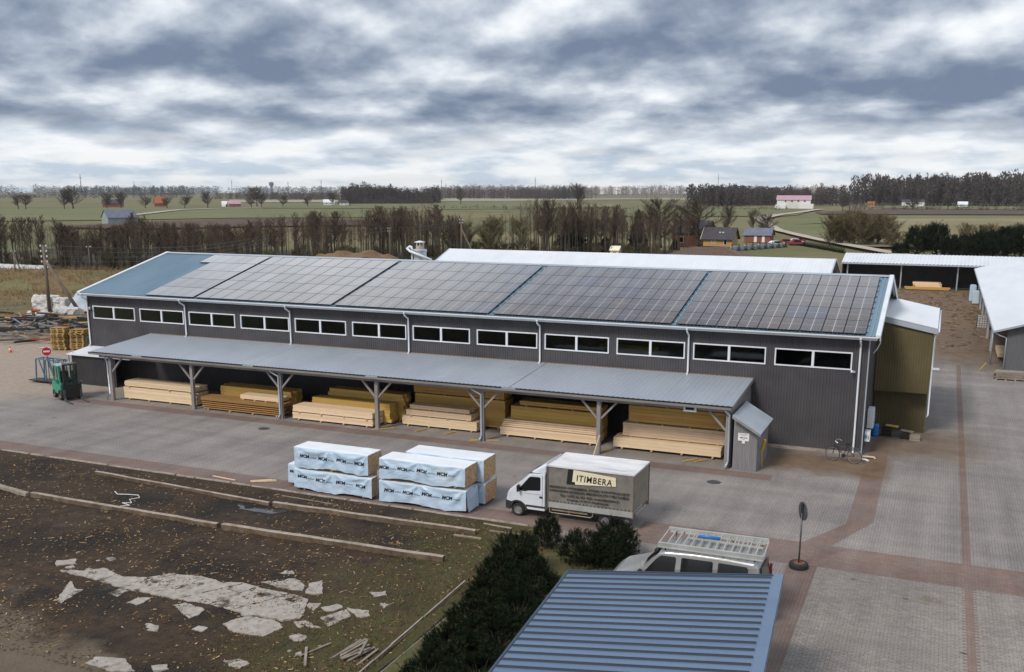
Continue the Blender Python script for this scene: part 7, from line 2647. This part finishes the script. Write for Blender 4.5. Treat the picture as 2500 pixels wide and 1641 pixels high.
PIN = [pine(400 + i, 1.25, .80, 330, needle, needle_tip, 20, .13) for i in range(3)]
bush = [(39.53, -17.95, .62, .95, 'round dark mountain pine standing alone before the lorry'), (41.2, -18.9, .95, .92, 'dark mountain pine left of the silver van, left half of the pair'), (42.0, -17.8, .98, 1.0, 'dark mountain pine left of the silver van, right half of the pair'),
        (42.3, -18.9, .8, .85, 'low mountain pine in front of the pair by the silver van'), (39.5, -20.7, 1.05, 1.12, 'tallest dark mountain pine at the top of the long hedge'), (40.2, -21.6, 1.0, .9, 'mountain pine second in the long hedge, on its right side'), (39.8, -22.6, 1.0, 1.0, 'mountain pine second in the long hedge, on its left side'),
        (41.1, -23.0, 1.1, .95, 'mountain pine third in the long hedge, beside the carport roof'), (40.15, -24.3, 1.0, .95, 'mountain pine in the middle of the long hedge'), (41.4, -25.0, 1.15, .9, 'mountain pine in the middle of the hedge, beside the carport'), (40.4, -26.0, 1.0, .95, 'mountain pine in the lower half of the long hedge, on the kerb side'),
        (41.7, -26.9, 1.15, .9, 'mountain pine in the lower half of the hedge, by the carport edge'), (40.6, -27.7, 1.0, .95, 'mountain pine near the bottom of the picture, on the kerb side'), (42.0, -28.8, 1.15, .9, 'mountain pine lowest beside the carport roof'), (40.9, -29.4, 1.05, .95, 'mountain pine at the very bottom of the hedge'), (41.1, -31.0, 1.05, .95, 'mountain pine cut by the lower picture edge')]
for k, (x, y, s_, sz, lb) in enumerate(bush):
    t = T('mountain_pine', lb, 'shrub', (x, y, 0), k * 1.7, 'mountain pines by the carport')
    t.scale = (s_, s_, sz)
    link('trunk', PIN[k % 3][0], t)
    link('crown', PIN[k % 3][1], t)
PNF = [pine(420 + i, 5.0, 2.3, 260, needle_far, None, 16, .62) for i in range(2)]
for k, (x, y, s_, sz, lb) in enumerate(((46.2, 170, 1.0, 1.15, 'left one of the two big dark pines behind the open shed'), (49.8, 172, 1.05, 1.30, 'taller one of the two big dark pines behind the open shed'), (52.6, 168, .8, .7, 'low pine right of the two big ones'), (55.0, 166, .9, .65, 'low pine second from the two big ones'), (57.4, 172, 1.0, .9, 'pine behind the right hall, left of the frame corner'),
                                           (60.2, 168, 1.0, .8, 'low pine behind the ridge of the right hall'), (62.8, 172, 1.1, 1.15, 'pine next to the right picture edge'), (65.5, 175, 1.1, 1.2, 'pine at the right picture edge'), (43.2, 166, .7, .5, 'small pine left of the two big ones'), (59.0, 178, 1.0, 1.0, 'pine in the second row behind the right hall'), (54.0, 176, .9, .8, 'pine in the second row behind the open shed'))):
    t = T('pine_tree', lb, 'tree', (x, y, 0), k * 1.3, 'dark pines behind the sheds')
    t.scale = (s_, s_, sz)
    link('trunk', PNF[k % 2][0], t)
    link('crown', PNF[k % 2][1], t)
SML = conifer(9, 1.6, .5, 8, 8)
for k in range(9):
    t = T('small_conifer', 'small dark conifer in the row before the garden wall', 'tree', (9.0 + k * 1.0, 168.5 + k * 2.8, 0), k, 'conifers before the garden wall')
    link('trunk', SML[0], t)
    link('crown', SML[1], t)
for k in range(22):
    t = T('young_thuja', 'young thuja in the row along the track', 'tree', (17.5 + k * .68, 205 - k * 1.55, 0), k, 'thujas along the track')
    t.scale = (1.0, 1.0, .75)
    link('trunk', SML[0], t)
    link('crown', SML[1], t)

# ---------------------------------------------------------------- far woods: one mass each
def wood(name, label, line, depth, n, hr, wr, m_, seed, tri=46, evergreen=False, rag=1.0):
    rg = random.Random(seed)
    mb = MB()
    for i in range(n):
        p, nr = path(line, (i + rg.random()) / n)
        q = p + nr * rg.uniform(0, depth)
        h = rg.uniform(*hr) * (1 + .30 * rag * noise.noise(Vector((q.x * .012, q.y * .012, seed)))) * rg.choice((.8, .9, 1, 1, 1.05))
        w = rg.uniform(*wr)
        z0 = gh(q.x, q.y) - .5
        mb.add([(q.x - .25, q.y, z0), (q.x + .25, q.y, z0), (q.x + .08, q.y, z0 + h * .8), (q.x - .08, q.y, z0 + h * .8)], [(0, 1, 2, 3)])
        for k in range(tri):
            f = rg.random()
            if evergreen:
                rr = w * (1 - f) * rg.uniform(.5, 1)
            else:
                rr = w * math.sqrt(max(0, 1 - (2 * (f - .12) - .9) ** 2)) * rg.uniform(.2, 1) if f > .1 else w * .6
            a = rg.uniform(0, 6.283)
            c = Vector((q.x + rr * math.cos(a), q.y + rr * math.sin(a), z0 + h * (.10 + .86 * f)))
            l = h * rg.uniform(.05, .11)
            s_ = w * rg.uniform(.06, .20)
            d = Vector((rg.gauss(0, .45), rg.gauss(0, .45), 1)).normalized() * l
            e = Vector((math.cos(a + 1.3), math.sin(a + 1.3), rg.uniform(-.3, .3))) * s_
            mb.add([c - e, c + e, c + d], [(0, 1, 2)])
    o = mb.build(name, m_, kind='stuff')
    tag(o, label, 'wood')
    return o


wood('middle_wood', 'dark leafless wood in the middle distance, left of centre', [(-566, 900), (-520, 930), (-473, 960)], 90, 330, (13, 21), (3.0, 5.5), wood_far, 1, 100, rag=1.6)
wood('middle_wood_edge', 'brown bushes along the foot of the middle wood', [(-560, 880), (-470, 935)], 12, 90, (5, 9), (3, 5), wood_far, 2, 40)
wood('long_wood', 'long dark wood right of the middle wood', [(-775, 1560), (-619, 1690), (-560, 1760)], 200, 420, (17, 22), (4, 7), wood_far, 3, 46)
wood('left_wood', 'low dark wood left of the middle wood', [(-1100, 1290), (-900, 1310), (-700, 1350)], 160, 330, (10, 15), (4, 7), wood_far, 4, 40)
wood('birch_wood', 'pale birch wood on the horizon right of centre', [(-1300, 2750), (-1000, 3000), (-620, 3250), (-250, 3300)], 500, 1100, (30, 37), (6, 11), wood_birch, 5, 40)
wood('spruce_group', 'dark spruces in front of the birch wood', [(-520, 2550), (-470, 2600)], 60, 40, (20, 32), (5, 8), wood_blue, 6, 40, True)
wood('spruce_patch', 'small dark spruce patch right of the long wood', [(-600, 1700), (-575, 1740)], 40, 26, (18, 25), (5, 7), wood_blue, 61, 40, True)
wood('right_wood', 'dark leafless wood behind the white farmhouse', [(-190, 960), (-150, 950), (-100, 960), (-50, 1010), (-30, 1060)], 110, 420, (14, 21), (3.0, 5.5), wood_far, 7, 90)
wood('right_wood_front', 'rounded bare wood edge left of the white farmhouse', [(-185, 900), (-150, 890), (-118, 905)], 45, 90, (15, 21), (4, 6.5), wood_far, 71, 100)
wood('far_right_wood', 'tall leafless wood along the right horizon', [(-50, 1080), (20, 1060), (90, 1040), (190, 1020)], 120, 460, (26, 34), (4.0, 7.0), wood_far, 8, 110, rag=.9)
wood('left_horizon_wood', 'bluish wood along the left horizon', [(-5200, 2600), (-4700, 4100), (-4000, 4900), (-3000, 5300), (-1900, 5600)], 500, 1500, (36, 50), (16, 34), wood_blue, 9, 26)
wood('left_dark_wood', 'dark evergreen strip on the left horizon', [(-2350, 2150), (-2050, 2350)], 200, 170, (22, 30), (8, 14), wood_blue, 10, 34, True)
wood('left_town_trees', 'mixed trees between the left farmhouses and the horizon', [(-1500, 1200), (-1250, 1500), (-1000, 1650)], 300, 260, (9, 16), (5, 10), wood_far, 12, 34)
wood('left_birch', 'pale trees before the left horizon', [(-2900, 2500), (-2200, 3000), (-1500, 3000)], 300, 420, (12, 20), (8, 14), wood_birch, 13, 26)
wood('hedge_line', 'low dark hedge line across the middle field', [(-330, 640), (-230, 660), (-120, 700), (-60, 730)], 10, 120, (2, 4), (2, 4), wood_far, 14, 24)
wood('meadow_bushes', 'low brown bushes scattered along the right ploughed field', [(-15, 730), (60, 750), (130, 760)], 50, 60, (3, 7), (3, 6), wood_far, 15, 34)

# ---------------------------------------------------------------- rough grass and reeds at the foot of the belt and on the bank
mb = MB()
rg_ = random.Random(31)
for i in range(13000):
    if rg_.random() < .55:
        x = rg_.uniform(-95, -12)
        y = 40 + (x + 95) / 81 * 18 + rg_.gauss(-5, 10)
    else:
        p, nr = path([(-95, 66), (-66, 78), (-48, 106), (-24, 128), (0, 140)], rg_.random())
        q = p + nr * rg_.uniform(-16, 2)
        x, y = q.x, q.y
    z = gh(x, y) - .05
    for k in range(3):
        h, a = rg_.uniform(.25, .75), rg_.uniform(0, 6.28)
        w = rg_.uniform(.02, .05)
        mb.add([(x - w, y, z), (x + w, y, z), (x + math.cos(a) * h * .5, y + math.sin(a) * h * .5, z + h)], [(0, 1, 2)])
o = mb.build('rough_grass', bank_mat, kind='stuff')
tag(o, 'rough brown grass on the bank behind the scrap heap', 'grass')
bm = draped([(-125, 18), (-36, 20.5), (-10, 22), (-6, 40), (-8, 74), (-30, 76), (-70, 66), (-125, 62)], .03, 5)
me = bpy.data.meshes.new('grass_bank')
bm.to_mesh(me)
bm.free()
me.materials.append(bank_mat)
struct(link('grass_bank', me))

# ---------------------------------------------------------------- the air
hz_ = MB().box((-6500, -300, -3), (3200, 7200, 95)).build('haze', [], kind='stuff')
m = bpy.data.materials.new('haze_air')
m.use_nodes = True
t = m.node_tree
t.nodes.clear()
pv = nd(t, 'ShaderNodeVolumePrincipled')
pv.inputs['Color'].default_value = (.90, .95, 1.0, 1)
pv.inputs['Density'].default_value = .00006
pv.inputs['Anisotropy'].default_value = .2
ou = nd(t, 'ShaderNodeOutputMaterial')
t.links.new(pv.outputs[0], ou.inputs['Volume'])
hz_.data.materials.append(m)
tag(hz_, 'thin bluish haze over the distant fields and woods', 'haze')
